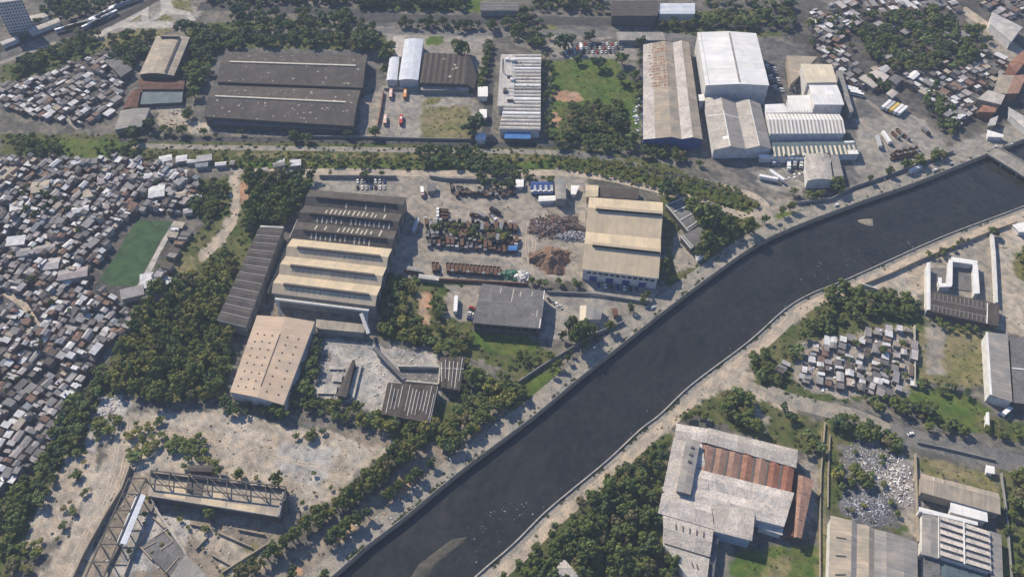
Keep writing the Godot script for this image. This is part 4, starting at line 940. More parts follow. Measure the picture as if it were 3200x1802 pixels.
func crown_shape(sd: int, tone: Array) -> ArrayMesh:     # unit radius, clumps of leaf faces with gaps between them
	var r := RandomNumberGenerator.new(); r.seed = sd
	var mb := MB.new()
	var lobes := []
	for i in 15:
		var a := TAU * i * 0.618 + r.randf_range(-0.3, 0.3)
		var rad := r.randf_range(0.3, 0.85) if i > 2 else r.randf_range(0.0, 0.25)
		lobes.append([Vector3(cos(a) * rad, r.randf_range(-0.42, 0.5) * (1.0 - rad * 0.4) + 0.05, sin(a) * rad), r.randf_range(0.18, 0.44)])
	for L in lobes:
		var lt := r.randf_range(0.75, 1.3)
		for k in 60:
			var d := Vector3(r.randfn(), r.randfn(), r.randfn()).normalized()
			if d.y < -0.35: d.y = -d.y
			var p: Vector3 = L[0] + d * L[1] * r.randf_range(0.72, 1.08)
			var nn := (d + Vector3(r.randfn(), r.randfn(), r.randfn()) * 0.32).normalized()
			var e1 := nn.cross(Vector3(r.randfn(), r.randfn(), r.randfn())).normalized()
			var e2 := nn.cross(e1)
			var s := r.randf_range(0.055, 0.15)
			var g := lt * r.randf_range(0.75, 1.3)
			var c := Color(tone[0] * g * r.randf_range(0.9, 1.15), tone[1] * g, tone[2] * g * r.randf_range(0.85, 1.1))
			var q := [p - e1 * s - e2 * s * 0.6, p + e1 * s - e2 * s * 0.5, p + e1 * s * 0.7 + e2 * s * 0.8, p - e1 * s * 0.8 + e2 * s * 0.6]
			for i in [0, 2, 1, 0, 3, 2]:
				mb.v.append(q[i]); mb.n.append(nn); mb.uv.append(Vector2.ZERO); mb.c.append(c)
	return mb.mesh(leaf_mat())

func leaf_mat() -> StandardMaterial3D:
	var m := vm("leaves", 0.7)
	m.cull_mode = BaseMaterial3D.CULL_DISABLED
	m.backlight_enabled = true
	m.backlight = Color(0.04, 0.06, 0.015).linear_to_srgb()
	return m

func make_tree_shapes():
	for t in TONES.size():
		for k in 3: crowns.append(crown_shape(100 + t * 10 + k, TONES[t]))
	var mb := MB.new()       # a unit trunk: 1 high with limbs reaching into the crown
	mb.tube(Vector3.ZERO, Vector3(0.02, 0.62, 0.01), 0.06, 0.035, 6, false)
	for i in 5:
		var a := TAU * i / 5.0 + 0.4
		mb.tube(Vector3(0.01, 0.42 + 0.05 * i, 0), Vector3(cos(a) * 0.28, 0.74 + 0.05 * (i % 3), sin(a) * 0.28), 0.028, 0.01, 5, false)
	trunk_mesh = mb.mesh(gm("bark"))

func tree(w: Vector3, r: float, tone: int, where: String, hf := 1.0):
	if Geometry2D.is_point_in_polygon(Vector2(w.x, w.z), river_poly) or built_on(Vector2(w.x, w.z)): return
	var h := (r * 1.35 + 1.4) * hf
	tree_specs.append({"p": w, "r": r, "h": h, "t": tone, "k": rng.randi() % 3, "a": rng.randf() * TAU, "w": where, "s": r * pix(w), "f": rng.randf_range(0.78, 1.05) * clampf(hf, 0.7, 1.5)})

func crown_px(x, y, rz, tone, where, hf := 1.0):   # a crown seen at x,y with radius rz in the enlarged tile
	var r: float = rz / 3.0224 / pix(P(x, y)) * 1.02
	var h := (r * 1.35 + 1.4) * hf
	var c := P(x, y, h - r * 0.55)
	tree(Vector3(c.x, 0, c.z), r, tone, where, hf)

func wood(flat, gap: float, r0: float, r1: float, tones, where: String, hf := 1.0, keep := 1.0):
	var g := G2(flat)
	var b := Rect2(g[0], Vector2.ZERO)
	for p in g: b = b.expand(p)
	var z := b.position.y; var row := 0
	while z < b.end.y:
		var x := b.position.x + (gap * 0.5 if row % 2 else 0.0)
		while x < b.end.x:
			var p := Vector2(x, z) + Vector2(rng.randf_range(-0.42, 0.42), rng.randf_range(-0.42, 0.42)) * gap
			if Geometry2D.is_point_in_polygon(p, g) and rng.randf() < keep:
				tree(Vector3(p.x, 0, p.y), rng.randf_range(r0 * 0.72, r1) * (1.35 if rng.randf() < 0.14 else 1.0), mixed(tones[rng.randi() % tones.size()]), where, hf)
			x += gap
		z += gap * 0.87; row += 1

func mixed(t: int) -> int:
	var q := rng.randf()
	return 4 if q < 0.1 else (5 if q < 0.15 else t)

func plant_trees():
	tl(0, 0)
	wood([430, 705, 500, 690, 562, 640, 605, 640, 560, 800, 592, 880, 560, 1012, 420, 1018, 258, 975, 320, 860, 395, 730], 6.6, 3.0, 4.8, [0, 1, 1, 2, 2], "in the wood beside the long dark shed", 1.2)
	wood([505, 455, 570, 455, 562, 530, 520, 570, 480, 525], 5.0, 2.2, 3.6, [0, 1, 3], "between the settlement and the dirt track")
	wood([620, 448, 795, 446, 760, 520, 705, 575, 640, 580, 624, 600, 624, 520], 6.6, 3.6, 5.4, [0, 1, 3, 1], "beside the head of the banded factory hall", 1.3)
	wood([975, 690, 1012, 700, 1005, 850, 955, 852], 6.0, 3.2, 4.8, [0, 3, 1], "along the shaded flank of the banded factory hall")
	wood([1005, 770, 1085, 830, 1160, 880, 1150, 905, 1010, 866], 6.0, 2.4, 4.0, [0, 1, 2], "above the rubble yard")
	wood([1000, 705, 1050, 700, 1050, 800, 1010, 790], 6.0, 2.0, 3.4, [1, 2], "in the rough patch before the dark warehouse", 1.0, 0.6)
	wood([1085, 740, 1115, 735, 1120, 810, 1090, 830], 5.0, 2.0, 3.0, [0, 1], "in the rough patch before the dark warehouse")
	wood([1100, 830, 1190, 840, 1200, 890, 1120, 880], 5.5, 2.4, 3.6, [1, 2, 0], "above the rubble yard")
	wood([755, 850, 800, 850, 815, 905, 790, 990, 730, 1030, 745, 940], 5.5, 2.8, 4.2, [0, 3], "between the beige warehouse and the rubble yard")
	wood([760, 1000, 880, 1022, 960, 1050, 1090, 1060, 1160, 1095, 1110, 1130, 1000, 1100, 870, 1066, 760, 1040], 5.5, 2.8, 4.4, [0, 1, 1, 2], "in the hedge below the ruined sheds")
	wood([1170, 905, 1230, 940, 1310, 955, 1300, 1010, 1180, 1100, 1130, 1075, 1160, 1000], 6.2, 2.8, 4.6, [0, 1, 2, 0], "between the ruined sheds and the river road")
	wood([1130, 1090, 1180, 1080, 1160, 1130, 1110, 1160], 5.0, 2.5, 3.6, [0, 3], "between the ruined sheds and the river road")
	wood([1010, 1118, 1065, 1128, 985, 1200, 870, 1285, 760, 1360, 650, 1451, 590, 1470, 700, 1370, 830, 1280, 900, 1215], 4.3, 2.8, 4.4, [0, 1, 2, 1], "in the hedge between the wasteland and the river", 1.5)
	wood([560, 1010, 720, 1030, 720, 1060, 560, 1040], 5.5, 2.4, 3.6, [0, 3], "below the front of the beige warehouse")
	wood([1685, 1098, 1668, 1300, 1705, 1451, 1560, 1462, 1250, 1470, 1400, 1325, 1545, 1190], 6.0, 2.8, 4.4, [0, 0, 1, 3], "in the riverside wood below the pink factory", 1.3)
	wood([2105, 708, 2180, 750, 2322, 762, 2322, 802, 2235, 792, 2130, 812, 2010, 868, 2055, 782], 6.4, 3.2, 5.0, [0, 3, 1, 0], "around the small riverbank settlement")
	wood([1886, 890, 1925, 885, 1965, 965, 1905, 962, 1880, 925], 5.2, 2.2, 3.4, [0, 1], "around the small riverbank settlement")
	wood([1990, 870, 2015, 865, 2020, 920, 1985, 900], 5.2, 2.2, 3.2, [0, 1], "around the small riverbank settlement")
	wood([2150, 990, 2260, 998, 2295, 1050, 2170, 1030], 6.0, 2.6, 4.2, [0, 1], "below the small riverbank settlement")
	wood([2262, 1005, 2300, 1005, 2370, 1060, 2450, 1085, 2440, 1100, 2330, 1085], 6.0, 2.6, 3.8, [0, 3, 1], "along the road beside the grass lot")
	wood([2310, 960, 2400, 975, 2440, 990, 2420, 1000, 2310, 975], 5.0, 1.8, 2.8, [0, 3], "on the upper edge of the grass lot")
	wood([2470, 1060, 2576, 1080, 2600, 1120, 2480, 1095], 6.0, 2.6, 4.0, [0, 1], "along the road beside the grass lot")
	wood([1815, 985, 1860, 975, 1900, 1030, 1935, 1100, 1880, 1095, 1830, 1050], 6.8, 3.4, 5.4, [0, 0, 1], "behind the pink factory")
	wood([1715, 1030, 1790, 1040, 1780, 1065, 1720, 1060], 5.5, 2.6, 3.8, [0, 1], "behind the pink factory"); wood([1960, 1012, 2005, 1045, 2000, 1075, 1965, 1050], 5.5, 2.6, 4.0, [0, 3], "behind the pink factory")
	wood([2020, 1095, 2065, 1098, 2065, 1150, 2025, 1150], 5.5, 3.0, 4.2, [0, 1], "behind the pink factory")
	wood([2088, 1045, 2200, 1075, 2280, 1130, 2262, 1150, 2180, 1110, 2090, 1095], 5.6, 2.6, 4.2, [0, 1, 3], "above the rubbish heap")
	wood([2085, 1170, 2140, 1175, 2220, 1215, 2200, 1240, 2090, 1240], 5.4, 2.4, 3.8, [0, 1, 2], "in the middle of the rubbish heap")
	wood([2525, 1190, 2590, 1180, 2590, 1460, 2535, 1460], 6.5, 2.4, 4.0, [0, 1], "along the right-hand boundary of the louvred hall", 1.0, 0.8)
	wood([2330, 805, 2490, 835, 2490, 850, 2330, 822], 4.6, 1.6, 2.6, [0, 1], "at the foot of the barred ruin")
	wood([2555, 640, 2600, 620, 2600, 720, 2560, 700], 6.0, 2.2, 3.4, [1, 2], "on the sandy lot beyond the white ruin")
	wood([2330, 645, 2380, 618, 2440, 595, 2440, 610, 2350, 660], 4.6, 1.6, 2.4, [1, 0], "beside the sandy river lane")
	wood([165, 1035, 250, 935, 275, 965, 195, 1110, 115, 1255, 62, 1335, -10, 1410, -10, 1275, 95, 1188], 5.6, 2.6, 4.2, [0, 3, 0, 1], "below the big settlement")
	wood([230, 1060, 305, 1040, 300, 1080, 240, 1120], 5.0, 2.4, 3.6, [0, 1], "beside the sandy track", 0.75)
	wood([195, 1140, 235, 1150, 230, 1230, 170, 1320, 130, 1400, 95, 1400, 150, 1290], 5.5, 1.4, 2.6, [0, 1, 2], "beside the sandy track", 0.7, 0.6)
	wood([30, 1330, 110, 1360, 80, 1451, 0, 1451], 5.0, 1.8, 3.2, [1, 2], "beside the sandy track", 0.75, 0.85)
	wood([310, 1070, 400, 1050, 420, 1110, 390, 1140, 320, 1180], 5.0, 2.2, 3.4, [1, 2, 0], "on the sandy wasteland", 0.7, 0.85); wood([425, 1110, 520, 1095, 520, 1140, 480, 1180, 425, 1150], 5.0, 2.2, 3.4, [0, 1], "on the sandy wasteland", 0.7)
	wood([740, 1090, 820, 1080, 820, 1115, 740, 1115], 5.0, 2.0, 3.2, [0, 3], "on the sandy wasteland", 0.7)
	wood([490, 1150, 560, 1160, 550, 1190, 490, 1180], 4.6, 1.8, 2.8, [1, 2], "on the sandy wasteland", 0.7)
	# upper part
	wood([480, 70, 600, 90, 612, 118, 545, 135, 505, 235, 470, 210, 470, 120], 7.0, 3.4, 5.4, [3, 0, 0, 1], "between the vaulted hall and the dark factory")
	wood([280, 92, 395, 88, 370, 140, 320, 185, 270, 140], 7.0, 3.2, 5.0, [0, 3, 1], "beside the vaulted hall")
	wood([560, 20, 880, 40, 955, 80, 955, 112, 900, 125, 610, 112], 7.5, 3.2, 5.2, [3, 0, 3, 1], "along the avenue behind the dark factories", 1.0, 0.85)
	wood([880, -30, 1168, -30, 1168, 28, 890, 28], 6.0, 3.2, 4.8, [3, 0], "at the top edge beyond the avenue", 1.2); wood([500, -30, 880, -30, 880, 16, 520, 12], 6.5, 3.0, 4.6, [3, 0], "at the top edge beyond the avenue")
	wood([1000, 58, 1250, 66, 1250, 80, 1000, 74], 6.0, 2.6, 4.2, [3, 0], "along the avenue before the silver vaults", 1.3, 0.9)
	wood([1250, 40, 1355, 50, 1395, 90, 1360, 120, 1255, 100], 7.0, 2.8, 4.6, [0, 3], "along the avenue near the ribbed factory", 1.0, 0.7)
	wood([1230, 24, 1340, 28, 1345, 40, 1235, 38], 6.0, 2.6, 4.0, [3, 0], "at the top edge beyond the avenue"); wood([1530, 30, 1660, 40, 1660, 60, 1540, 62], 6.5, 2.8, 4.4, [3, 0], "behind the long grey flat roof"); wood([1340, -25, 1520, -25, 1530, 35, 1345, 35], 7.0, 3.0, 4.8, [3, 0], "at the top edge beyond the avenue")
	wood([1655, 50, 1750, 45, 1750, 78, 1655, 78], 6.5, 2.8, 4.2, [0, 1], "behind the tall white hall"); wood([1760, 5, 1990, 0, 2000, 85, 1910, 80, 1760, 75], 7.5, 2.8, 4.6, [3, 0, 1], "behind the tall white hall", 1.0, 0.75)
	wood([60, 150, 200, 95, 260, 85, 230, 130, 110, 170, 30, 200], 6.5, 2.8, 4.6, [0, 3, 1], "between the railway and the small settlement")
	wood([110, 0, 330, -10, 220, 40, 100, 62], 7.0, 2.8, 4.4, [3, 0], "behind the railway")
	wood([2170, 40, 2350, 30, 2400, 60, 2500, 105, 2450, 175, 2380, 190, 2230, 185, 2160, 110], 7.6, 3.2, 5.4, [0, 3, 1, 0], "among the houses of the hillside settlement", 1.0, 0.85)
	wood([2030, 60, 2160, 20, 2170, 110, 2100, 150, 2040, 120], 9.0, 2.4, 3.8, [0, 1], "among the houses of the hillside settlement", 1.0, 0.55)
	wood([2320, 220, 2360, 215, 2410, 300, 2400, 350, 2350, 320, 2320, 270], 6.4, 2.8, 4.4, [0, 1, 3], "between the truck yard and the tenements")
	wood([2295, 410, 2380, 380, 2400, 390, 2310, 425], 5.5, 2.2, 3.4, [0, 1], "between the truck yard and the river road"); wood([2180, 200, 2250, 225, 2230, 240, 2180, 225], 6.0, 2.6, 3.8, [0, 3], "beside the parked trailers")
	wood([1385, 338, 1640, 350, 1760, 412, 1770, 425, 1600, 395, 1390, 372], 6.0, 2.6, 4.2, [0, 1, 3], "along the ditch below the green field")
	wood([1432, 268, 1555, 262, 1580, 330, 1440, 335], 6.0, 2.8, 4.4, [0, 1, 0], "in the thicket on the green field")
	wood([1362, 130, 1390, 130, 1388, 345, 1366, 345], 6.5, 2.4, 3.6, [3, 0], "between the ribbed factory and the green field")
	wood([1600, 100, 1620, 100, 1622, 330, 1600, 330], 7.0, 2.2, 3.6, [0, 1], "between the green field and the rusty warehouse", 1.0, 0.7)
	wood([20, 350, 130, 352, 180, 388, 40, 398], 6.0, 2.4, 4.0, [0, 1], "above the big settlement"); wood([240, 375, 340, 365, 345, 400, 240, 402], 6.0, 2.4, 3.8, [0, 1], "above the big settlement")
	wood([430, 328, 560, 335, 900, 340, 900, 349, 430, 349], 6.5, 2.2, 3.8, [0, 3, 1], "along the ditch before the dark factories", 1.0, 0.65)
	wood([360, 385, 640, 388, 1010, 390, 1400, 392, 1400, 412, 1100, 424, 800, 424, 640, 420, 360, 402], 5.0, 1.3, 2.8, [1, 2, 2, 0], "in the overgrown strip between the two roads", 0.8, 0.75)
	wood([1050, 380, 1200, 380, 1240, 425, 1060, 425], 6.0, 2.8, 4.2, [0, 3], "in the overgrown strip between the two roads")
	wood([1400, 392, 1560, 405, 1720, 440, 1860, 478, 1912, 515, 1900, 530, 1780, 508, 1600, 462, 1400, 424], 3.0, 1.2, 1.9, [1, 2, 1], "in the tapering green island between the lanes", 0.6)
	wood([1660, 470, 1700, 480, 1760, 520, 1850, 545, 1850, 600, 1790, 640, 1730, 560], 7.0, 3.0, 4.8, [0, 1, 3], "beside the dark open sheds")
	wood([1190, 415, 1300, 430, 1310, 480, 1200, 470], 6.4, 3.0, 4.6, [3, 0], "at the back of the scrap yard"); wood([1320, 440, 1400, 450, 1395, 470, 1320, 460], 5.5, 2.4, 3.4, [3, 0], "at the back of the scrap yard")
	wood([1085, 560, 1290, 585, 1300, 610, 1230, 615, 1090, 590], 5.4, 1.8, 3.0, [1, 0, 2], "growing among the scrapped trucks")
	wood([1325, 705, 1480, 712, 1470, 730, 1330, 722], 5.5, 2.0, 3.0, [0, 1], "along the wall below the scrap yard")
	wood([1395, 830, 1470, 815, 1495, 845, 1420, 880], 6.2, 2.6, 4.2, [0, 1, 3], "between the concrete yard and the river road", 1.4)
	wood([1340, 880, 1400, 905, 1330, 935, 1280, 905], 5.0, 1.6, 2.6, [0, 1], "between the concrete yard and the river road", 1.0, 0.7)
	wood([380, 1080, 860, 1210, 850, 1260, 740, 1290, 370, 1180], 13.0, 1.1, 2.2, [1, 2, 0], "scattered over the sandy wasteland", 0.8, 0.5)
	wood([2180, 730, 2310, 760, 2310, 790, 2190, 760], 6.0, 2.4, 3.6, [0, 3], "around the small riverbank settlement")
	wood([20, 440, 330, 420, 430, 470, 300, 560, 230, 720, 290, 800, 150, 1020, 20, 1180], 15.0, 1.4, 2.6, [0, 1, 3], "in the yards of the big settlement", 1.2, 0.5)
	wood([60, 440, 130, 450, 110, 560, 50, 540], 6.0, 2.0, 3.4, [0, 1, 3], "in the yards of the big settlement", 1.0, 0.6)
	# shade trees along the landward side of the river road
	var U := smooth(river_u, 5)
	for i in range(10, U.size() - 3):
		var d := (U[i + 1] - U[i - 1]).normalized(); var s := Vector3(-d.z, 0, d.x)
		for k in 2:
			if rng.randf() < 0.45 + 1.6 * nz2.get_noise_2d(U[i].x * 2.0, U[i].z * 2.0): tree(U[i].lerp(U[i + 1], rng.randf()) + s * rng.randf_range(13.0, 17.5), rng.randf_range(1.8, 4.0), [0, 1, 3][rng.randi() % 3], "along the landward side of the river road", 1.35)
	wood([340, 1200, 480, 1300, 600, 1360, 620, 1440, 420, 1451, 300, 1400], 8.0, 0.8, 1.9, [1, 2, 0], "among the walls of the ruined frame", 0.7, 0.5)
	wood([2120, 870, 2290, 840, 2290, 980, 2040, 960], 10.0, 1.4, 2.6, [0, 1], "in the yards of the small riverbank settlement", 1.0, 0.6)
	wood([2110, 1130, 2240, 1140, 2280, 1300, 2120, 1290], 8.0, 1.2, 2.4, [0, 1, 2], "growing through the rubbish heaps", 0.8, 0.5)
	# single crowns that stand out
	tl(1, 1)
	for k in [[1725, 235, 95, 3], [1830, 660, 85, 0], [1850, 740, 80, 0], [1820, 860, 70, 0], [1760, 1060, 60, 1], [1240, 1230, 80, 3], [1400, 1160, 70, 3], [1540, 1210, 40, 1], [1700, 1210, 60, 0]]: crown_px(k[0], k[1], k[2], k[3], "near the vaulted hall")
	tl(1, 2)
	for k in [[1930, 440, 100, 0], [1060, 380, 110, 3], [1260, 420, 55, 0], [1230, 510, 75, 0], [1220, 640, 55, 1], [2050, 1170, 120, 3], [2130, 1030, 70, 0], [1120, 1240, 65, 0], [350, 1270, 60, 0], [480, 1290, 50, 1]]: crown_px(k[0], k[1], k[2], k[3], "near the silver vaults and bus yard")
	for k in 9: crown_px(2195 - k * 9, 390 + k * 52, 42, [0, 1][k % 2], "in the row beside the narrow alley")
	tl(1, 3)
	for k in [[490, 370, 100, 3], [740, 330, 60, 3], [620, 550, 55, 3], [830, 575, 80, 3], [1045, 540, 75, 0], [1040, 720, 65, 3], [1160, 700, 60, 0], [1190, 810, 50, 0], [1210, 380, 55, 3], [1010, 1140, 90, 3], [270, 380, 60, 0]]: crown_px(k[0], k[1], k[2], k[3], "around the green field")
	tl(2, 3)
	for k in [[1480, 430, 110, 3], [1850, 660, 140, 0], [2040, 760, 90, 0], [2250, 770, 85, 1], [1440, 1170, 85, 0], [1850, 900, 90, 1], [1780, 1020, 60, 0]]: crown_px(k[0], k[1], k[2], k[3], "between the tan warehouse and the river road", 1.3)
	tl(3, 3)
	for k in [[1480, 200, 42, 1], [1230, 415, 40, 1], [710, 815, 75, 1], [470, 1030, 50, 0], [150, 1270, 32, 1], [620, 470, 90, 0], [700, 450, 70, 0]]: crown_px(k[0], k[1], k[2], k[3], "on the kerb of the river road", 1.7)
	tl(4, 2)
	for k in [[2100, 290, 50, 1], [1480, 760, 80, 2], [1560, 690, 60, 1], [760, 1330, 80, 1], [850, 1380, 60, 0], [180, 520, 70, 1], [640, 1420, 50, 1]]: crown_px(k[0], k[1], k[2], k[3], "on the kerb of the river road", 1.7)
	tl(2, 4)
	for k in [[820, 400, 80, 0], [650, 490, 45, 1], [540, 500, 40, 1], [400, 470, 40, 1], [2290, 850, 55, 0], [880, 1360, 70, 0], [1580, 170, 60, 1], [1740, 110, 50, 1]]: crown_px(k[0], k[1], k[2], k[3], "beside the upper river lane")
	tl(4, 1)
	for k in [[1980, 840, 65, 1], [2250, 470, 60, 1], [2060, 440, 50, 0]]: crown_px(k[0], k[1], k[2], k[3], "beside the ruined steel frame")
	tl(2, 2)
	for k in [[1020, 310, 50, 0], [1185, 300, 30, 1], [700, 300, 20, 1]]: crown_px(k[0], k[1], k[2], k[3], "beside the banded factory hall")

func place_trees():
	tree_specs.sort_custom(func(a, b): return a.s > b.s)
	var rest := {}
	var trunks := []
	for i in tree_specs.size():
		var s: Dictionary = tree_specs[i]
		var ci: int = s.t * 3 + s.k
		var ht: float = s.h
		var yc: float = ht - s.r * 0.7 * s.f
		if i < 300:
			var o := thing("tree", "%s %s tree %s" % ["broad" if s.r > 4.6 else ("mid-sized" if s.r > 3.6 else "small"), TONE_WORDS[s.t], s.w], "tree", s.p, s.a, "trees " + s.w)
			var t := part("trunk", trunk_mesh, null, o)
			t.scale = Vector3(ht * 0.9, ht, ht * 0.9)
			var c := part("crown", crowns[ci], null, o)
			c.position.y = yc; c.scale = Vector3(s.r, s.r * s.f, s.r * 0.95)
		else:
			var b := Basis(Vector3.UP, s.a)
			if not rest.has(ci): rest[ci] = []
			rest[ci].append(Transform3D(b.scaled_local(Vector3(s.r, s.r * s.f, s.r * 0.95)), s.p + Vector3.UP * yc))
			trunks.append(Transform3D(b.scaled_local(Vector3(ht * 0.9, ht, ht * 0.9)), s.p))
	var w := Node3D.new(); w.name = "woodland"; add_child(w)
	tag(w, "smaller trees and bushes filling the woods, hedges and verges", "woodland"); w.set_meta("kind", "stuff")
	for ci in rest: multi("crowns", crowns[ci], rest[ci], w)
	multi("trunks", trunk_mesh, trunks, w)
	print("trees ", tree_specs.size())

func multi(called, mesh, xs: Array, parent, cols = null, m = null) -> MultiMeshInstance3D:
	var mm := MultiMesh.new()
	mm.transform_format = MultiMesh.TRANSFORM_3D
	mm.use_colors = cols != null
	mm.mesh = mesh
	mm.instance_count = xs.size()
	for i in xs.size():
		mm.set_instance_transform(i, xs[i])
		if cols != null: mm.set_instance_color(i, cols[i])
	var o := MultiMeshInstance3D.new()
	o.name = called if parent != self else numbered(called)
	o.multimesh = mm
	if m: o.material_override = m
	parent.add_child(o, true)
	return o

func undergrowth():     # low bushes and tufts over the rough ground
	var r := RandomNumberGenerator.new(); r.seed = 77
	var mb := MB.new()
	for k in 46:
		var d := Vector3(r.randfn(), absf(r.randfn()) * 0.8, r.randfn()).normalized()
		var p := d * r.randf_range(0.55, 1.0); p.y *= 0.8
		var nn := (d + Vector3(r.randfn(), r.randfn(), r.randfn()) * 0.5).normalized()
		var e1 := nn.cross(Vector3(r.randfn(), r.randfn(), r.randfn())).normalized(); var e2 := nn.cross(e1)
		var s := r.randf_range(0.16, 0.3)
		var g := r.randf_range(0.7, 1.3)
		for i in [[-1, -0.7], [0.8, 0.9], [1, -0.6], [-1, -0.7], [-0.9, 0.7], [0.8, 0.9]]:
			mb.v.append(p + e1 * s * i[0] + e2 * s * i[1]); mb.n.append(nn); mb.uv.append(Vector2.ZERO); mb.c.append(Color(0.085 * g, 0.11 * g, 0.038 * g))
	var bush := mb.mesh(leaf_mat())
	var xs := []
	for z in zones:
		var den: float = {"scrub": 0.05, "grass": 0.02, "dry": 0.03, "dirt": 0.002, "sand": 0.005, "rubble": 0.002, "lawn": 0.002, "earth": 0.006}.get(z[2], 0.0)
		if den == 0.0: continue
		var n := int(z[1].get_area() * den)
		for i in n:
			var p := Vector2(r.randf_range(z[1].position.x, z[1].end.x), r.randf_range(z[1].position.y, z[1].end.y))
			if not Geometry2D.is_point_in_polygon(p, z[0]) or Geometry2D.is_point_in_polygon(p, river_poly): continue
			var id := kind_at(p)
			if id < 0 or zones[id][2] != z[2]: continue
			var s := r.randf_range(0.4, 1.5) if z[2] == "scrub" else r.randf_range(0.3, 0.9)
			xs.append(Transform3D(Basis(Vector3.UP, r.randf() * TAU).scaled_local(Vector3(s, s * r.randf_range(0.6, 1.1), s)), Vector3(p.x, 0, p.y)))
	for i in 900:          # weeds along both edges of the river
		var L := river_u if i % 2 else river_d
		var k := r.randi() % (L.size() - 1)
		var a := L[k].lerp(L[k + 1], r.randf())
		if nz2.get_noise_2d(a.x * 3.0, a.z * 3.0) < 0.0: continue
		var d := (L[k + 1] - L[k]).normalized(); var q := a + Vector3(-d.z, 0, d.x) * r.randf_range(0.9, 3.0) * (1.0 if i % 2 else -1.0)
		var s := r.randf_range(0.4, 1.2)
		xs.append(Transform3D(Basis(Vector3.UP, r.randf() * TAU).scaled_local(Vector3(s, s * 0.8, s)), Vector3(q.x, 0.03, q.z)))
	var o := multi("undergrowth", bush, xs, self)
	tag(o, "low bushes and weeds over the rough ground", "undergrowth"); o.set_meta("kind", "stuff")
	print("bushes ", xs.size())

# ---- houses of the settlements ----
var house_specs := []
const RC := [[0.30, 0.29, 0.285], [0.39, 0.375, 0.37], [0.20, 0.19, 0.188], [0.76, 0.76, 0.76], [0.53, 0.51, 0.50], [0.52, 0.45, 0.36], [0.16, 0.13, 0.115], [0.43, 0.385, 0.38], [0.31, 0.34, 0.37], [0.27, 0.18, 0.14]]
const RW := ["grey", "light grey", "dark grey", "white", "pale grey", "cream", "brown", "pinkish grey", "bluish grey", "rusty"]
const RP := [0, 0, 0, 0, 1, 1, 1, 2, 2, 2, 2, 3, 3, 4, 4, 5, 6, 6, 7, 7, 8, 9, 9]
const WC := [[0.25, 0.17, 0.135], [0.30, 0.285, 0.275], [0.5, 0.48, 0.45], [0.2, 0.165, 0.15]]

func settle(flat, dir0, dir1, where, depth := 7.5, h0 := 3.2, h1 := 7.5, keep := 0.96, holes := [], whites := 0.08):
	# strips of houses back to back along the alleys, alley direction read from the picture
	var g := G2(flat)
	var a := P(dir0[0], dir0[1]); var b := P(dir1[0], dir1[1])
	var dx := Vector2(b.x - a.x, b.z - a.z).normalized(); var dy := Vector2(-dx.y, dx.x)
	var lo := Vector2(1e9, 1e9); var hi := -lo
	for p in g:
		var q := Vector2(p.dot(dx), p.dot(dy)); lo = lo.min(q); hi = hi.max(q)
	var turn := atan2(-dx.y, dx.x)
	var y := lo.y; var row := 0
	while y < hi.y:
		var d := depth * rng.randf_range(0.8, 1.25)
		var x := lo.x + rng.randf_range(0, 5)
		while x < hi.x:
			var w := (rng.randf_range(2.8, 6.2) if rng.randf() < 0.86 else rng.randf_range(6.2, 10.5)) * clampf(depth / 5.0, 0.9, 1.3)
			var c := dx * (x + w / 2) + dy * (y + d / 2 + rng.randf_range(-0.6, 0.6))
			c += Vector2(nz2.get_noise_2d(c.x * 0.9, c.y * 0.9), nz2.get_noise_2d(c.x * 0.9 + 500, c.y * 0.9)) * 5.0
			if Geometry2D.is_point_in_polygon(c, g) and rng.randf() < keep:
				var ok := not built_on(c)
				for hh in holes:
					if Geometry2D.is_point_in_polygon(c, hh): ok = false
				if ok:
					var h := lerpf(h0, h1, pow(rng.randf(), 1.4))
					house_specs.append({"p": Vector3(c.x, 0, c.y), "w": w * rng.randf_range(0.86, 0.99), "d": d * rng.randf_range(0.82, 0.98), "h": h, "a": turn + rng.randf_range(-0.06, 0.06) + nz2.get_noise_2d(c.x * 0.5, c.y * 0.5) * 0.3, "c": 3 if rng.randf() < whites else RP[rng.randi() % RP.size()], "k": rng.randi() % 4, "wc": rng.randi() % WC.size(), "wh": where, "s": sqrt(w * d) * pix(Vector3(c.x, h, c.y)), "tk": rng.randf()})
			x += w + (rng.randf_range(0.0, 0.5) if rng.randf() < 0.8 else rng.randf_range(1.0, 2.6))
		y += d + (0.3 if row % 2 == 0 else rng.randf_range(1.3, 2.6))
		row += 1

func shack(k, where):
	var p := P(k[0], k[1], 3.6)
	house_specs.append({"p": Vector3(p.x, 0, p.z), "w": float(k[2]), "d": float(k[3]), "h": 3.8 if k[2] < 10 else 5.4, "a": rng.randf_range(0.1, 0.35), "c": k[4], "k": 1 + rng.randi() % 2, "wc": 2, "wh": where, "s": 99.0, "tk": 0.9})

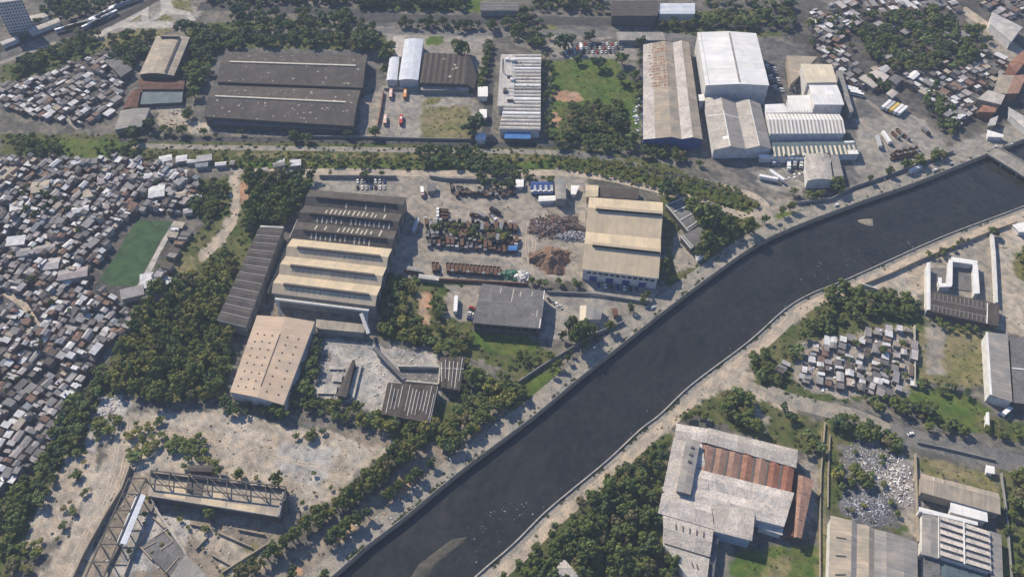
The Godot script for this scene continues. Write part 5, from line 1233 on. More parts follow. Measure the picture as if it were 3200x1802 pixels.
func house_bits(k: int) -> Array:   # unit house: [walls, roof] for flat, mono-pitch, gabled and stepped houses
	var w := MB.new(); var r := MB.new()
	match k:
		0:
			w.box(Vector3(0, 0.48, 0), Vector3(0.96, 0.96, 0.96))
			r.box(Vector3(0, 0.975, 0), Vector3(1.04, 0.05, 1.04))
			for s in [-1, 1]:
				w.box(Vector3(s * 0.5, 1.04, 0), Vector3(0.03, 0.09, 1.03)); w.box(Vector3(0, 1.04, s * 0.5), Vector3(0.97, 0.09, 0.03))
		1:
			w.hexa([Vector3(-0.47, 0, -0.47), Vector3(0.47, 0, -0.47), Vector3(0.47, 0, 0.47), Vector3(-0.47, 0, 0.47), Vector3(-0.47, 1.0, -0.47), Vector3(0.47, 1.0, -0.47), Vector3(0.47, 0.84, 0.47), Vector3(-0.47, 0.84, 0.47)])
			r.hexa([Vector3(-0.53, 1.01, -0.53), Vector3(0.53, 1.01, -0.53), Vector3(0.53, 0.83, 0.53), Vector3(-0.53, 0.83, 0.53), Vector3(-0.53, 1.04, -0.53), Vector3(0.53, 1.04, -0.53), Vector3(0.53, 0.86, 0.53), Vector3(-0.53, 0.86, 0.53)])
		2:
			w.box(Vector3(0, 0.42, 0), Vector3(0.94, 0.84, 0.94))
			for s in [-0.47, 0.47]: w.tri(Vector3(s, 0.84, -0.47), Vector3(s, 0.84, 0.47), Vector3(s, 1.0, 0), Vector3(s, 0, 0))
			for s in [-1, 1]: r.hexa([Vector3(-0.53, 0.82, s * 0.53), Vector3(0.53, 0.82, s * 0.53), Vector3(0.53, 0.99, 0), Vector3(-0.53, 0.99, 0), Vector3(-0.53, 0.86, s * 0.53), Vector3(0.53, 0.86, s * 0.53), Vector3(0.53, 1.03, 0), Vector3(-0.53, 1.03, 0)])
		_:
			w.box(Vector3(0, 0.3, 0), Vector3(0.97, 0.6, 0.97)); w.box(Vector3(-0.18, 0.79, 0), Vector3(0.6, 0.38, 0.95))
			r.box(Vector3(0.3, 0.615, 0), Vector3(0.38, 0.03, 0.99)); r.box(Vector3(-0.18, 0.995, 0), Vector3(0.66, 0.03, 1.02))
			w.box(Vector3(0.48, 0.66, 0), Vector3(0.03, 0.12, 0.97))
	return [w, r]

func place_houses():
	house_specs.sort_custom(func(a, b): return a.s > b.s)
	var bits := []; var meshes := []
	for k in 4:
		var b := house_bits(k)
		bits.append(b); meshes.append([b[0].mesh(), b[1].mesh()])
	var tank := MB.new(); tank.tube(Vector3.ZERO, Vector3(0, 1.1, 0), 0.7, 0.6, 8); tank.tube(Vector3(0, 1.1, 0), Vector3(0, 1.25, 0), 0.62, 0.3, 8)
	var tankm := tank.mesh()
	var roofm := []; var wallm := []
	for c in RC:
		var m := StandardMaterial3D.new(); m.resource_name = "house_roof"; m.albedo_color = Color(c[0], c[1], c[2]).linear_to_srgb(); m.roughness = 0.85; m.metallic_specular = 0.3
		m.albedo_texture = tx["old"]; m.uv1_triplanar = true; m.uv1_world_triplanar = true; m.uv1_scale = Vector3.ONE / 17.0
		roofm.append(m)
	for c in WC:
		var m := StandardMaterial3D.new(); m.resource_name = "house_wall"; m.albedo_color = Color(c[0], c[1], c[2]).linear_to_srgb(); m.roughness = 0.92
		m.albedo_texture = tx["wall"]; m.uv1_triplanar = true; m.uv1_world_triplanar = true; m.uv1_scale = Vector3.ONE / 14.0
		wallm.append(m)
	var mb := MB.new()
	for i in house_specs.size():
		var s: Dictionary = house_specs[i]
		var sc := Vector3(s.w, s.h, s.d)
		if i < 300:
			var shape: String = ["flat roof", "sloping roof", "gabled roof", "stepped roof"][s.k]
			var o := thing("settlement_house", "%s house with a %s %s" % [["small", "mid-sized", "large"][0 if s.w * s.d < 45 else (1 if s.w * s.d < 75 else 2)], RW[s.c] + " " + shape, s.wh], "house", s.p, s.a, "houses " + s.wh)
			part("walls", meshes[s.k][0], wallm[s.wc], o).scale = sc
			part("roof", meshes[s.k][1], roofm[s.c], o).scale = sc
			if s.tk < 0.3 and s.k in [0, 3]:
				var t := part("water_tank", tankm, gm("blue_paint" if s.tk < 0.14 else "white_paint"), o)
				t.position = Vector3(-0.25 * s.w, s.h, 0.2 * s.d)
		else:
			var x := Transform3D(Basis(Vector3.UP, s.a).scaled_local(sc), s.p)
			var nb := Basis(Vector3.UP, s.a).scaled_local(Vector3.ONE / sc)
			for j in 2:
				var src: MB = bits[s.k][j]
				var c: Array = WC[s.wc] if j == 0 else RC[s.c]
				for q in src.v.size():
					mb.v.append(x * src.v[q]); mb.n.append((nb * src.n[q]).normalized()); mb.uv.append(Vector2(mb.v[-1].x, mb.v[-1].z + mb.v[-1].y)); mb.c.append(Color(c[0], c[1], c[2]))
	var o := part(numbered("far_houses"), mb, vm("far_house", 0.85, "old", 17.0), self)
	tag(o, "mass of small crowded houses filling the rest of the settlements", "houses"); o.set_meta("kind", "stuff")
	print("houses ", house_specs.size())

func make_settlements():
	tl(2, 1)
	var pitch := G2([1270, 690, 1700, 720, 1610, 930, 1500, 1120, 1420, 1290, 1300, 1440, 900, 1400, 860, 1320, 1100, 1000, 1190, 800])
	tl(0, 0)
	var lane := G2([0, 728, 60, 755, 112, 822, 104, 832, 75, 800, 40, 770, 0, 745])
	settle([-30, 400, 170, 405, 340, 398, 430, 425, 505, 450, 502, 488, 440, 545, 400, 560, 310, 560, 240, 700, 330, 775, 335, 800, 300, 860, 240, 920, 225, 960, 165, 1040, 135, 1120, 90, 1180, 0, 1250, -30, 1260], [185, 590], [312, 455], "in the big settlement beside the green pitch", 4.3, 2.6, 6.4, 0.94, [pitch, lane])
	settle([440, 560, 475, 580, 465, 640, 430, 690, 400, 760, 350, 830, 320, 850, 330, 790, 380, 720, 420, 640], [380, 720], [460, 580], "between the green pitch and the wood", 7.0, 3.0, 6.0, 0.8, [pitch])
	settle([0, 222, 85, 198, 255, 138, 300, 150, 318, 200, 300, 250, 270, 300, 200, 322, 110, 300, 0, 280], [120, 250], [240, 165], "in the small settlement below the railway", 5.0, 2.8, 5.0, 0.8, [], 0.22)
	settle([2040, 880, 2060, 855, 2300, 822, 2300, 985, 2180, 1000, 2020, 975, 2010, 930], [2030, 960], [2040, 860], "in the small riverbank settlement", 4.6, 2.4, 3.6, 0.75, [], 0.16)
	settle([1950, 890, 1985, 890, 1985, 960, 1945, 970], [1950, 960], [1985, 890], "in the small riverbank settlement", 5.2, 3.0, 5.0, 0.9)
	settle([2030, 40, 2160, 0, 2170, 60, 2110, 110, 2160, 180, 2180, 230, 2120, 210, 2060, 150], [2060, 150], [2170, 230], "on the tree-covered slope beyond the truck yard", 5.8, 3.0, 6.5, 0.85)
	settle([2180, 170, 2240, 190, 2400, 185, 2480, 130, 2530, 150, 2520, 200, 2450, 280, 2400, 330, 2330, 250, 2270, 215], [2250, 200], [2400, 300], "between the tenements and the big trees", 5.8, 3.0, 6.5, 0.86)
	settle([2170, 0, 2400, -20, 2420, 30, 2340, 30, 2180, 40], [2200, 20], [2330, 0], "behind the big trees at the top", 7.5, 3.0, 6.0, 0.8)
	settle([2460, 10, 2600, -10, 2600, 40, 2560, 40, 2520, 60], [2460, 10], [2576, 80], "beside the white depot", 8.0, 3.0, 6.0, 0.85)
	settle([2180, 50, 2420, 60, 2470, 140, 2400, 180, 2200, 160], [2250, 200], [2400, 300], "half hidden among the big trees", 9.0, 3.0, 6.0, 0.35)
	settle([380, 404, 440, 400, 560, 408, 760, 408, 760, 420, 560, 418, 380, 414], [400, 410], [740, 412], "in the row of shacks along the lane", 6.0, 2.8, 4.0, 0.45)
	tl(2, 1)
	for k in [[1560, 160, 9, 7, 3], [1710, 160, 8, 7, 3], [1810, 185, 7, 4, 3], [1930, 175, 11, 6, 4], [2080, 212, 8, 4, 3], [1275, 195, 9, 6, 3], [725, 197, 9, 4, 3], [840, 205, 12, 5, 0], [1900, 225, 9, 4, 8], [1600, 300, 9, 6, 3], [1380, 325, 7, 6, 3], [1470, 320, 8, 6, 4], [1710, 310, 8, 7, 3], [1480, 485, 11, 12, 3], [1690, 500, 9, 5, 5], [380, 440, 12, 12, 5], [60, 320, 14, 10, 5], [60, 545, 9, 9, 4], [150, 615, 9, 8, 3], [840, 490, 9, 8, 5], [760, 655, 11, 6, 3], [970, 360, 8, 9, 7], [1400, 1330, 10, 12, 3], [1250, 1440, 14, 8, 1], [690, 1260, 18, 9, 7], [480, 1170, 11, 10, 4], [340, 1040, 24, 7, 1], [150, 955, 12, 8, 3], [1840, 520, 9, 4, 4], [1770, 655, 6, 5, 4], [2450, 300, 12, 7, 7]]:
		shack(k, "standing out in the big settlement" if k[0] < 1500 else "near the lane above the wood")
	tl(2, 2)
	shack([370, 205, 8, 6, 3], "near the lane above the wood"); shack([215, 215, 9, 5, 0], "near the lane above the wood")
	tl(0, 0)
	settle([415, 700, 440, 690, 390, 800, 370, 820, 355, 800], [380, 790], [430, 700], "between the green pitch and the wood", 6.5, 3.0, 5.0, 0.5)
# ---- vehicles ----
func wheels(o, xs, half, r):
	for x in xs:
		for s in [-1, 1]:
			var mb := MB.new(); mb.tube(Vector3(x, r, s * half), Vector3(x, r, s * (half - 0.28)), r, r, 10)
			var wn := part("wheel", mb, gm("tyre"), o)
			mb = MB.new(); mb.tube(Vector3(x, r, s * (half + 0.005)), Vector3(x, r, s * (half - 0.02)), r * 0.55, r * 0.55, 8); part("rim", mb, gm("silver_paint"), wn)

func car_proto(paint) -> Node3D:
	var o := Node3D.new()
	var mb := MB.new()
	var pr := [[-2.1, 0.35, 0.75], [-1.9, 0.3, 0.92], [1.2, 0.3, 0.92], [2.0, 0.3, 0.80], [2.15, 0.38, 0.6]]
	for i in 4: mb.hexa([Vector3(pr[i][0], pr[i][1], -0.86), Vector3(pr[i + 1][0], pr[i + 1][1], -0.86), Vector3(pr[i + 1][0], pr[i + 1][1], 0.86), Vector3(pr[i][0], pr[i][1], 0.86), Vector3(pr[i][0], pr[i][2], -0.84), Vector3(pr[i + 1][0], pr[i + 1][2], -0.84), Vector3(pr[i + 1][0], pr[i + 1][2], 0.84), Vector3(pr[i][0], pr[i][2], 0.84)])
	part("body", mb, gm(paint), o)
	mb = MB.new(); mb.hexa([Vector3(-1.75, 0.9, -0.78), Vector3(1.0, 0.9, -0.78), Vector3(1.0, 0.9, 0.78), Vector3(-1.75, 0.9, 0.78), Vector3(-1.3, 1.42, -0.64), Vector3(0.35, 1.42, -0.64), Vector3(0.35, 1.42, 0.64), Vector3(-1.3, 1.42, 0.64)]); part("windows", mb, gm("window"), o)
	mb = MB.new(); mb.box(Vector3(-0.47, 1.45, 0), Vector3(1.66, 0.06, 1.3)); part("roof", mb, gm(paint), o)
	wheels(o, [-1.3, 1.3], 0.86, 0.33)
	return o

func truck_proto(cab, box, flatbed := false, L := 9.0) -> Node3D:
	var o := Node3D.new()
	var mb := MB.new(); mb.box(Vector3(0, 0.95, 0), Vector3(L, 0.3, 1.0)); part("chassis", mb, gm("steel"), o)
	mb = MB.new(); mb.hexa([Vector3(L / 2 - 2.1, 0.7, -1.2), Vector3(L / 2, 0.7, -1.2), Vector3(L / 2, 0.7, 1.2), Vector3(L / 2 - 2.1, 0.7, 1.2), Vector3(L / 2 - 2.1, 2.9, -1.15), Vector3(L / 2 - 0.35, 2.9, -1.15), Vector3(L / 2 - 0.35, 2.9, 1.15), Vector3(L / 2 - 2.1, 2.9, 1.15)]); var cabn := part("cab", mb, gm(cab), o)
	mb = MB.new(); mb.hexa([Vector3(L / 2 - 0.2, 1.8, -1.05), Vector3(L / 2 - 0.1, 1.8, -1.05), Vector3(L / 2 - 0.1, 1.8, 1.05), Vector3(L / 2 - 0.2, 1.8, 1.05), Vector3(L / 2 - 0.4, 2.7, -1.0), Vector3(L / 2 - 0.28, 2.7, -1.0), Vector3(L / 2 - 0.28, 2.7, 1.0), Vector3(L / 2 - 0.4, 2.7, 1.0)]); part("windscreen", mb, gm("window"), cabn)
	mb = MB.new()
	if flatbed:
		mb.box(Vector3(-1.2, 1.25, 0), Vector3(L - 2.6, 0.25, 2.4))
		mb.box(Vector3(-L / 2 + 0.15, 1.7, 0), Vector3(0.12, 0.8, 2.4)); mb.box(Vector3(L / 2 - 2.5, 1.9, 0), Vector3(0.12, 1.2, 2.4))
		for s in [-1, 1]: mb.box(Vector3(-1.2, 1.65, s * 1.17), Vector3(L - 2.7, 0.6, 0.08))
	else: mb.box(Vector3(-1.2, 2.35, 0), Vector3(L - 2.6, 2.5, 2.45))
	part("cargo_bed" if flatbed else "cargo_box", mb, gm(box), o)
	wheels(o, [-L / 2 + 1.0, -L / 2 + 2.2, L / 2 - 1.1], 1.2, 0.5)
	return o

func bus_proto(paint, L := 11.5) -> Node3D:
	var o := Node3D.new()
	var mb := MB.new(); mb.hexa([Vector3(-L / 2, 0.4, -1.25), Vector3(L / 2, 0.4, -1.25), Vector3(L / 2, 0.4, 1.25), Vector3(-L / 2, 0.4, 1.25), Vector3(-L / 2 + 0.1, 3.2, -1.2), Vector3(L / 2 - 0.25, 3.2, -1.2), Vector3(L / 2 - 0.25, 3.2, 1.2), Vector3(-L / 2 + 0.1, 3.2, 1.2)]); var bodyn := part("body", mb, gm(paint), o)
	for s in [-1, 1]:
		mb = MB.new(); mb.box(Vector3(0, 2.2, s * 1.225), Vector3(L - 1.2, 0.9, 0.06)); part("window_band", mb, gm("window"), bodyn)
	mb = MB.new(); mb.box(Vector3(L / 2 - 0.14, 2.1, 0), Vector3(0.1, 1.3, 2.1)); part("windscreen", mb, gm("window"), bodyn)
	mb = MB.new(); mb.box(Vector3(-1, 3.3, 0), Vector3(2.6, 0.24, 1.5)); part("roof_unit", mb, gm("white_paint"), o)
	wheels(o, [-L / 2 + 2.6, L / 2 - 2.4], 1.22, 0.5)
	return o

func trailer_proto(paint, L := 13.5) -> Node3D:
	var o := Node3D.new()
	var mb := MB.new(); mb.box(Vector3(0, 2.5, 0), Vector3(L, 2.7, 2.5)); var boxn := part("cargo_box", mb, gm(paint), o)
	mb = MB.new(); mb.box(Vector3(0, 1.02, 0), Vector3(L, 0.25, 1.2)); part("chassis", mb, gm("steel"), o)
	for k in 5:
		mb = MB.new(); mb.box(Vector3(-L / 2 + (k + 0.5) * L / 5, 3.88, 0), Vector3(0.18, 0.06, 2.4)); part("roof_bow", mb, gm("silver_paint"), boxn)
	for s in [-1, 1]:
		mb = MB.new(); mb.box(Vector3(L / 2 - 3, 0.55, s * 0.9), Vector3(0.2, 0.9, 0.2)); part("landing_leg", mb, gm("steel"), o)
	wheels(o, [-L / 2 + 1.2, -L / 2 + 2.5, -L / 2 + 3.8], 1.2, 0.5)
	return o

func train_proto(L := 20.0) -> Node3D:
	var o := Node3D.new()
	var mb := MB.new(); mb.hexa([Vector3(-L / 2, 1.0, -1.45), Vector3(L / 2, 1.0, -1.45), Vector3(L / 2, 1.0, 1.45), Vector3(-L / 2, 1.0, 1.45), Vector3(-L / 2, 3.5, -1.45), Vector3(L / 2, 3.5, -1.45), Vector3(L / 2, 3.5, 1.45), Vector3(-L / 2, 3.5, 1.45)]); part("body", mb, gm("silver_paint"), o)
	mb = MB.new(); mb.hexa([Vector3(-L / 2, 3.5, -1.45), Vector3(L / 2, 3.5, -1.45), Vector3(L / 2, 3.5, 1.45), Vector3(-L / 2, 3.5, 1.45), Vector3(-L / 2, 3.95, -0.9), Vector3(L / 2, 3.95, -0.9), Vector3(L / 2, 3.95, 0.9), Vector3(-L / 2, 3.95, 0.9)]); part("roof", mb, gm("white_paint"), o)
	for s in [-1, 1]:
		mb = MB.new(); mb.box(Vector3(0, 2.6, s * 1.46), Vector3(L - 1.5, 0.8, 0.05)); part("window_band", mb, gm("window"), o)
	for k in 2:
		mb = MB.new(); mb.box(Vector3(-3 + 6 * k, 4.1, 0), Vector3(2.6, 0.35, 1.4)); part("roof_unit", mb, gm("grey_paint"), o)
	wheels(o, [-7.5, -5.5, 5.5, 7.5], 0.85, 0.45)
	return o

var protos := {}
func put(kind: String, called, label, category, a: Vector3, towards: Vector3, group := ""):
	if not protos.has(kind):
		var k := kind.split(":")
		match k[0]:
			"car": protos[kind] = car_proto(k[1])
			"truck": protos[kind] = truck_proto(k[1], k[2])
			"flatbed": protos[kind] = truck_proto(k[1], k[2], true)
			"bus": protos[kind] = bus_proto(k[1])
			"trailer": protos[kind] = trailer_proto(k[1])
			"train": protos[kind] = train_proto()
	var o: Node3D = protos[kind].duplicate()
	o.name = numbered(called)
	add_child(o)
	var d := towards - a
	o.position = Vector3(a.x, maxf(a.y, 0.0) + 0.05, a.z); o.rotation.y = atan2(-d.z, d.x)
	return tag(o, label, category, group)

func make_vehicles():
	# the bus yard
	tl(1, 2)
	for k in [[1275, 905, "bus:pink_paint", "pale bus parked at the upper fence of the bus yard, beside the orange one"], [1410, 905, "bus:orange_paint", "orange bus parked at the upper fence of the bus yard"], [1222, 1150, "bus:pink_paint", "pale pink bus in the lower row of the yard next to the brown wall"], [1372, 1150, "bus:red_paint", "faded red bus in the lower row of the yard"]]:
		put(k[2], "bus", k[3], "bus", P(k[0], k[1]), P(k[0] - 4, k[1] + 60), "buses in the yard")
	# trailers and trucks of the upper right yard
	tl(1, 4)
	for i in 5: put("trailer:" + ["white_paint", "silver_paint", "yellow_paint", "white_paint", "white_paint"][i], "trailer", "%s trailer in the slanting row of five beside the wall" % ["white-fronted end", "silver", "cream", "plain white middle", "long white"][i], "trailer", P(1262 + i * 38, 1012 + i * 14), P(1322 + i * 38, 960 + i * 14), "slanting row of trailers")
	for i in 3: put("bus:white_paint", "bus", "white bus in the short row beside the tall white blocks", "bus", P(935 + i * 26, 852 + i * 24), P(975 + i * 26, 862 + i * 24), "white buses beside the tall blocks")
	for k in [[1190, 1360, 1210, 1420, "trailer:silver_paint", "grey trailer at the left end of the yard's lower row"], [1262, 1320, 1300, 1375, "trailer:white_paint", "white trailer in the yard's lower row"], [1355, 1290, 1420, 1350, "flatbed:grey_paint:rust_paint", "brown flatbed truck beside the white trailer"], [1395, 1262, 1440, 1310, "flatbed:grey_paint:rust_paint", "long brown flatbed in the middle of the yard"], [1450, 1300, 1510, 1360, "flatbed:grey_paint:rust_paint", "outer brown flatbed of the yard"], [1640, 1255, 1690, 1300, "truck:black_paint:grey_paint", "dark box truck standing alone on the concrete"]]:
		put(k[4], "truck" if not k[4].begins_with("trailer") else "trailer", k[5], "truck" if not k[4].begins_with("trailer") else "trailer", P(k[0], k[1]), P(k[2], k[3]))
	for i in 22: put("car:" + ["white_paint", "silver_paint", "grey_paint", "black_paint"][i % 4], "car", "%s car in the shaded strip beside the tall white hall" % ["white", "silver", "grey", "black"][i % 4], "car", P(140 + (i % 11) * 9 + (i / 11) * 55, 620 + (i % 11) * 25), P(180 + (i % 11) * 9 + (i / 11) * 55, 615 + (i % 11) * 25), "cars beside the tall white hall")
	tl(2, 4)
	for k in [[150, 375, 60, 358, "trailer:white_paint", "white trailer lying across the lower corner of the truck yard"], [230, 355, 150, 300, "trailer:white_paint", "white-topped trailer slanting behind the other in the truck yard"], [345, 255, 350, 320, "truck:white_paint:white_paint", "white box truck at the loading canopy"], [400, 225, 402, 280, "truck:silver_paint:silver_paint", "silver box truck at the loading canopy"], [205, 200, 207, 260, "truck:white_paint:silver_paint", "pale truck under the long loading canopy"], [460, 230, 462, 290, "truck:white_paint:silver_paint", "truck beside the vaulted store"]]:
		put(k[4], "truck" if k[4].begins_with("truck") else "trailer", k[5], "truck" if k[4].begins_with("truck") else "trailer", P(k[0], k[1]), P(k[2], k[3]))
	for i in 14: put("flatbed:" + ["rust_paint", "grey_paint"][i % 2] + ":rust_paint", "truck", "%s flatbed in the muddle of trucks by the river road" % ["rusty", "grey"][i % 2], "truck", P(1350 + (i % 7) * 30 + rng.randf_range(-8, 8), 130 - (i % 7) * 6 + (i / 7) * 36), P(1390 + (i % 7) * 30, 100 - (i % 7) * 6 + (i / 7) * 40), "flatbeds by the river road")
	put("bus:white_paint", "bus", "white bus on the river road below the truck yard", "bus", P(1540, 285), P(1600, 262))
	for k in [[1730, 280, "car:white_paint", "white car on the river road near the bridge"], [1880, 220, "car:silver_paint", "silver car on the river road near the bridge"], [800, 610, "car:white_paint", "white car on the river road below the vaulted store"], [2300, 60, "car:white_paint", "white car at the head of the bridge"], [2450, 40, "car:silver_paint", "silver car on the road beyond the bridge"], [260, 790, "car:grey_paint", "grey car on the river road near the green island"]]: put(k[2], "car", k[3], "car", P(k[0], k[1], 0.1), P(k[0] + 50, k[1] - 22, 0.1))
	# car park at the top
	tl(1, 3)
	for i in 40:
		var r := i / 14
		put("car:" + ["white_paint", "silver_paint", "black_paint", "grey_paint", "white_paint", "red_paint"][(i * 7) % 6], "car", "%s car in the rows of the car park above the green field" % ["white", "silver", "black", "grey", "white", "red"][(i * 7) % 6], "car", P(480 + (i % 14) * 42 + r * 14, 420 + r * 38), P(484 + (i % 14) * 42 + r * 14, 440 + r * 38), "cars in the car park above the green field")
	put("truck:white_paint:white_paint", "truck", "white van-bodied truck at the edge of the car park", "truck", P(650, 470), P(650, 510))
	# the scrap yard
	tl(2, 2)
	put("trailer:silver_paint", "trailer", "silver trailer parked in the shade of the banded factory hall", "trailer", P(1512, 820), P(1490, 880))
	put("truck:pink_paint:white_paint", "truck", "white truck with a dark shadow at the entrance of the scrap yard", "truck", P(1572, 500), P(1578, 560))
	for i in 3: put("flatbed:white_paint:rust_paint", "truck", "flatbed with white cab in the trio at the top of the scrapped rows", "truck", P(1760, 668 + i * 32), P(1700, 664 + i * 32), "trio of white-cabbed flatbeds")
	for k in [[2075, 715, 2020, 705, "flatbed:rust_paint:rust_paint", "rusty flatbed standing in the open scrap yard"], [2150, 735, 2200, 760, "truck:black_paint:grey_paint", "dark truck behind the rusty flatbed in the open yard"], [2260, 680, 2300, 700, "truck:black_paint:black_paint", "black truck in the open part of the scrap yard"], [2240, 735, 2280, 780, "flatbed:white_paint:grey_paint", "white-cabbed truck beside the black one in the open yard"]]: put(k[4], "truck", k[5], "truck", P(k[0], k[1]), P(k[2], k[3]))
	var cabs := ["rust_paint", "grey_paint", "grey_paint", "black_paint", "rust_paint", "silver_paint", "black_paint"]
	for i in 58:
		var row := i / 20; var col := i % 20
		var x := 1610.0 + col * 44 + row * 14; var y: float = [790.0, 890.0, 965.0][row] + col * [2.2, 3.4, 3.8][row] + rng.randf_range(-12, 12)
		var c: String = cabs[rng.randi() % 7]
		var kd: String = ["truck:%s:rust_paint", "flatbed:%s:rust_paint", "truck:%s:grey_paint", "flatbed:%s:steel", "flatbed:%s:black_paint"][rng.randi() % 5] % c
		put(kd, "scrapped_truck", "scrapped %s truck in the overgrown rows of the scrap yard" % {"rust_paint": "rusty", "white_paint": "white", "grey_paint": "grey", "black_paint": "black", "silver_paint": "silver", "red_paint": "dull red"}[c], "truck", P(x, y), P(x + rng.randf_range(-12, 12), y + 60 * (1 if row else -1)), "scrapped trucks in the overgrown rows")
	for i in 16:
		var x := 1680.0 + i * 37 + (60 if i > 1 else 0); var c: String = ["rust_paint", "black_paint", "rust_paint", "grey_paint"][i % 4]
		put("flatbed:%s:rust_paint" % c, "scrapped_truck", "%s wreck in the row against the lower wall of the scrap yard" % {"rust_paint": "rusty", "black_paint": "black", "grey_paint": "grey"}[c], "truck", P(x, 1205 + i * 3), P(x + 4, 1250 + i * 3), "wrecks against the lower wall")
	for i in 18:
		var x := 1850.0 + i * 34; var c: String = ["black_paint", "grey_paint", "rust_paint", "rust_paint", "black_paint"][rng.randi() % 5]
		put("flatbed:%s:steel" % c, "scrapped_truck", "%s wreck under the trees at the back of the scrap yard" % {"rust_paint": "rusty", "black_paint": "black", "grey_paint": "grey", "white_paint": "white", "blue_paint": "blue"}[c], "truck", P(x, 470 + rng.randf_range(-20, 50)), P(x + 14, 520 + rng.randf_range(-20, 20)), "wrecks at the back of the scrap yard")
	for i in 14: put("car:" + ["white_paint", "silver_paint", "blue_paint", "black_paint"][i % 4], "car", "%s car behind the banded factory hall" % ["white", "silver", "blue", "black"][i % 4], "car", P(960 + (i % 7) * 42, 385 + (i / 7) * 60), P(962 + (i % 7) * 42, 410 + (i / 7) * 60), "cars behind the banded factory hall")
	tl(2, 3)
	for i in 8: put("truck:%s:%s" % [["white_paint", "blue_paint"][i % 2], ["blue_paint", "silver_paint"][i % 2]], "truck", "%s truck crammed beside the grey store" % ["white-cabbed", "blue-cabbed"][i % 2], "truck", P(190 + i * 26, 470 + (i % 2) * 20), P(192 + i * 26, 520), "trucks beside the grey store")
	for i in 7: put("car:" + ["blue_paint", "white_paint", "black_paint"][i % 3], "car", "%s car in the shade before the tan warehouse" % ["blue", "white", "black"][i % 3], "car", P(820 + i * 60, 1370 + i * 6), P(825 + i * 60, 1400 + i * 6), "cars before the tan warehouse")
	# lone trailer, river road cars
	tl(3, 2)
	put("trailer:white_paint", "trailer", "lone white trailer on the dirt beside the dark warehouse", "trailer", P(1888, 240), P(1892, 180))
	for i in 5: put("car:" + ["red_paint", "black_paint", "white_paint", "grey_paint", "blue_paint"][i], "car", "%s car along the shaded end of the dark warehouse" % ["red", "black", "white", "grey", "blue"][i], "car", P(2040 - i * 5, 250 + i * 26), P(2080 - i * 5, 260 + i * 26), "cars at the end of the dark warehouse")
	tl(3, 3)
	for i in 4: put("car:" + ["black_paint", "grey_paint", "white_paint", "silver_paint"][i], "car", "%s car in the concrete yard of the dark warehouse" % ["black", "grey", "white", "silver"][i], "car", P(350 + i * 36, 175 + i * 22), P(370 + i * 36, 200 + i * 22), "cars in the concrete yard")
	put("car:silver_paint", "car", "silver car on the river road below the house with the half white roof", "car", P(1330, 250), P(1370, 220))
	tl(3, 4)
	put("truck:white_paint:white_paint", "truck", "white truck on the road below the grey hall with the white parapet", "truck", P(2400, 1240), P(2440, 1205)); put("car:blue_paint", "car", "blue car on the road below the grey hall with the white parapet", "car", P(2350, 1250), P(2370, 1235)); put("car:white_paint", "car", "white car on the asphalt road above the dun hall", "car", P(1500, 1440), P(1530, 1430))
	tl(4, 1)
	put("truck:white_paint:white_paint", "truck", "long white truck at the edge of the big settlement", "truck", P(58, 520), P(85, 460))
	# trains
	tl(1, 1)
	var tk := [[590, 296, 850, 222, 3], [835, 262, 1060, 152, 3], [905, 186, 1025, 126, 2], [1100, 80, 1275, 14, 3], [440, 205, 690, 160, 0]]
	for t in tk:
		for i in t[4]:
			var f: float = (i + 0.5) / t[4]
			var a := P(lerpf(t[0], t[2], f), lerpf(t[1], t[3], f), 0); var b := P(t[2], t[3], 0)
			a.y = 0.1
			put("train:a", "train_carriage", "silver white-roofed train carriage standing on the railway", "train", a, b + (b - a) * 0.5, "train carriages on the railway")

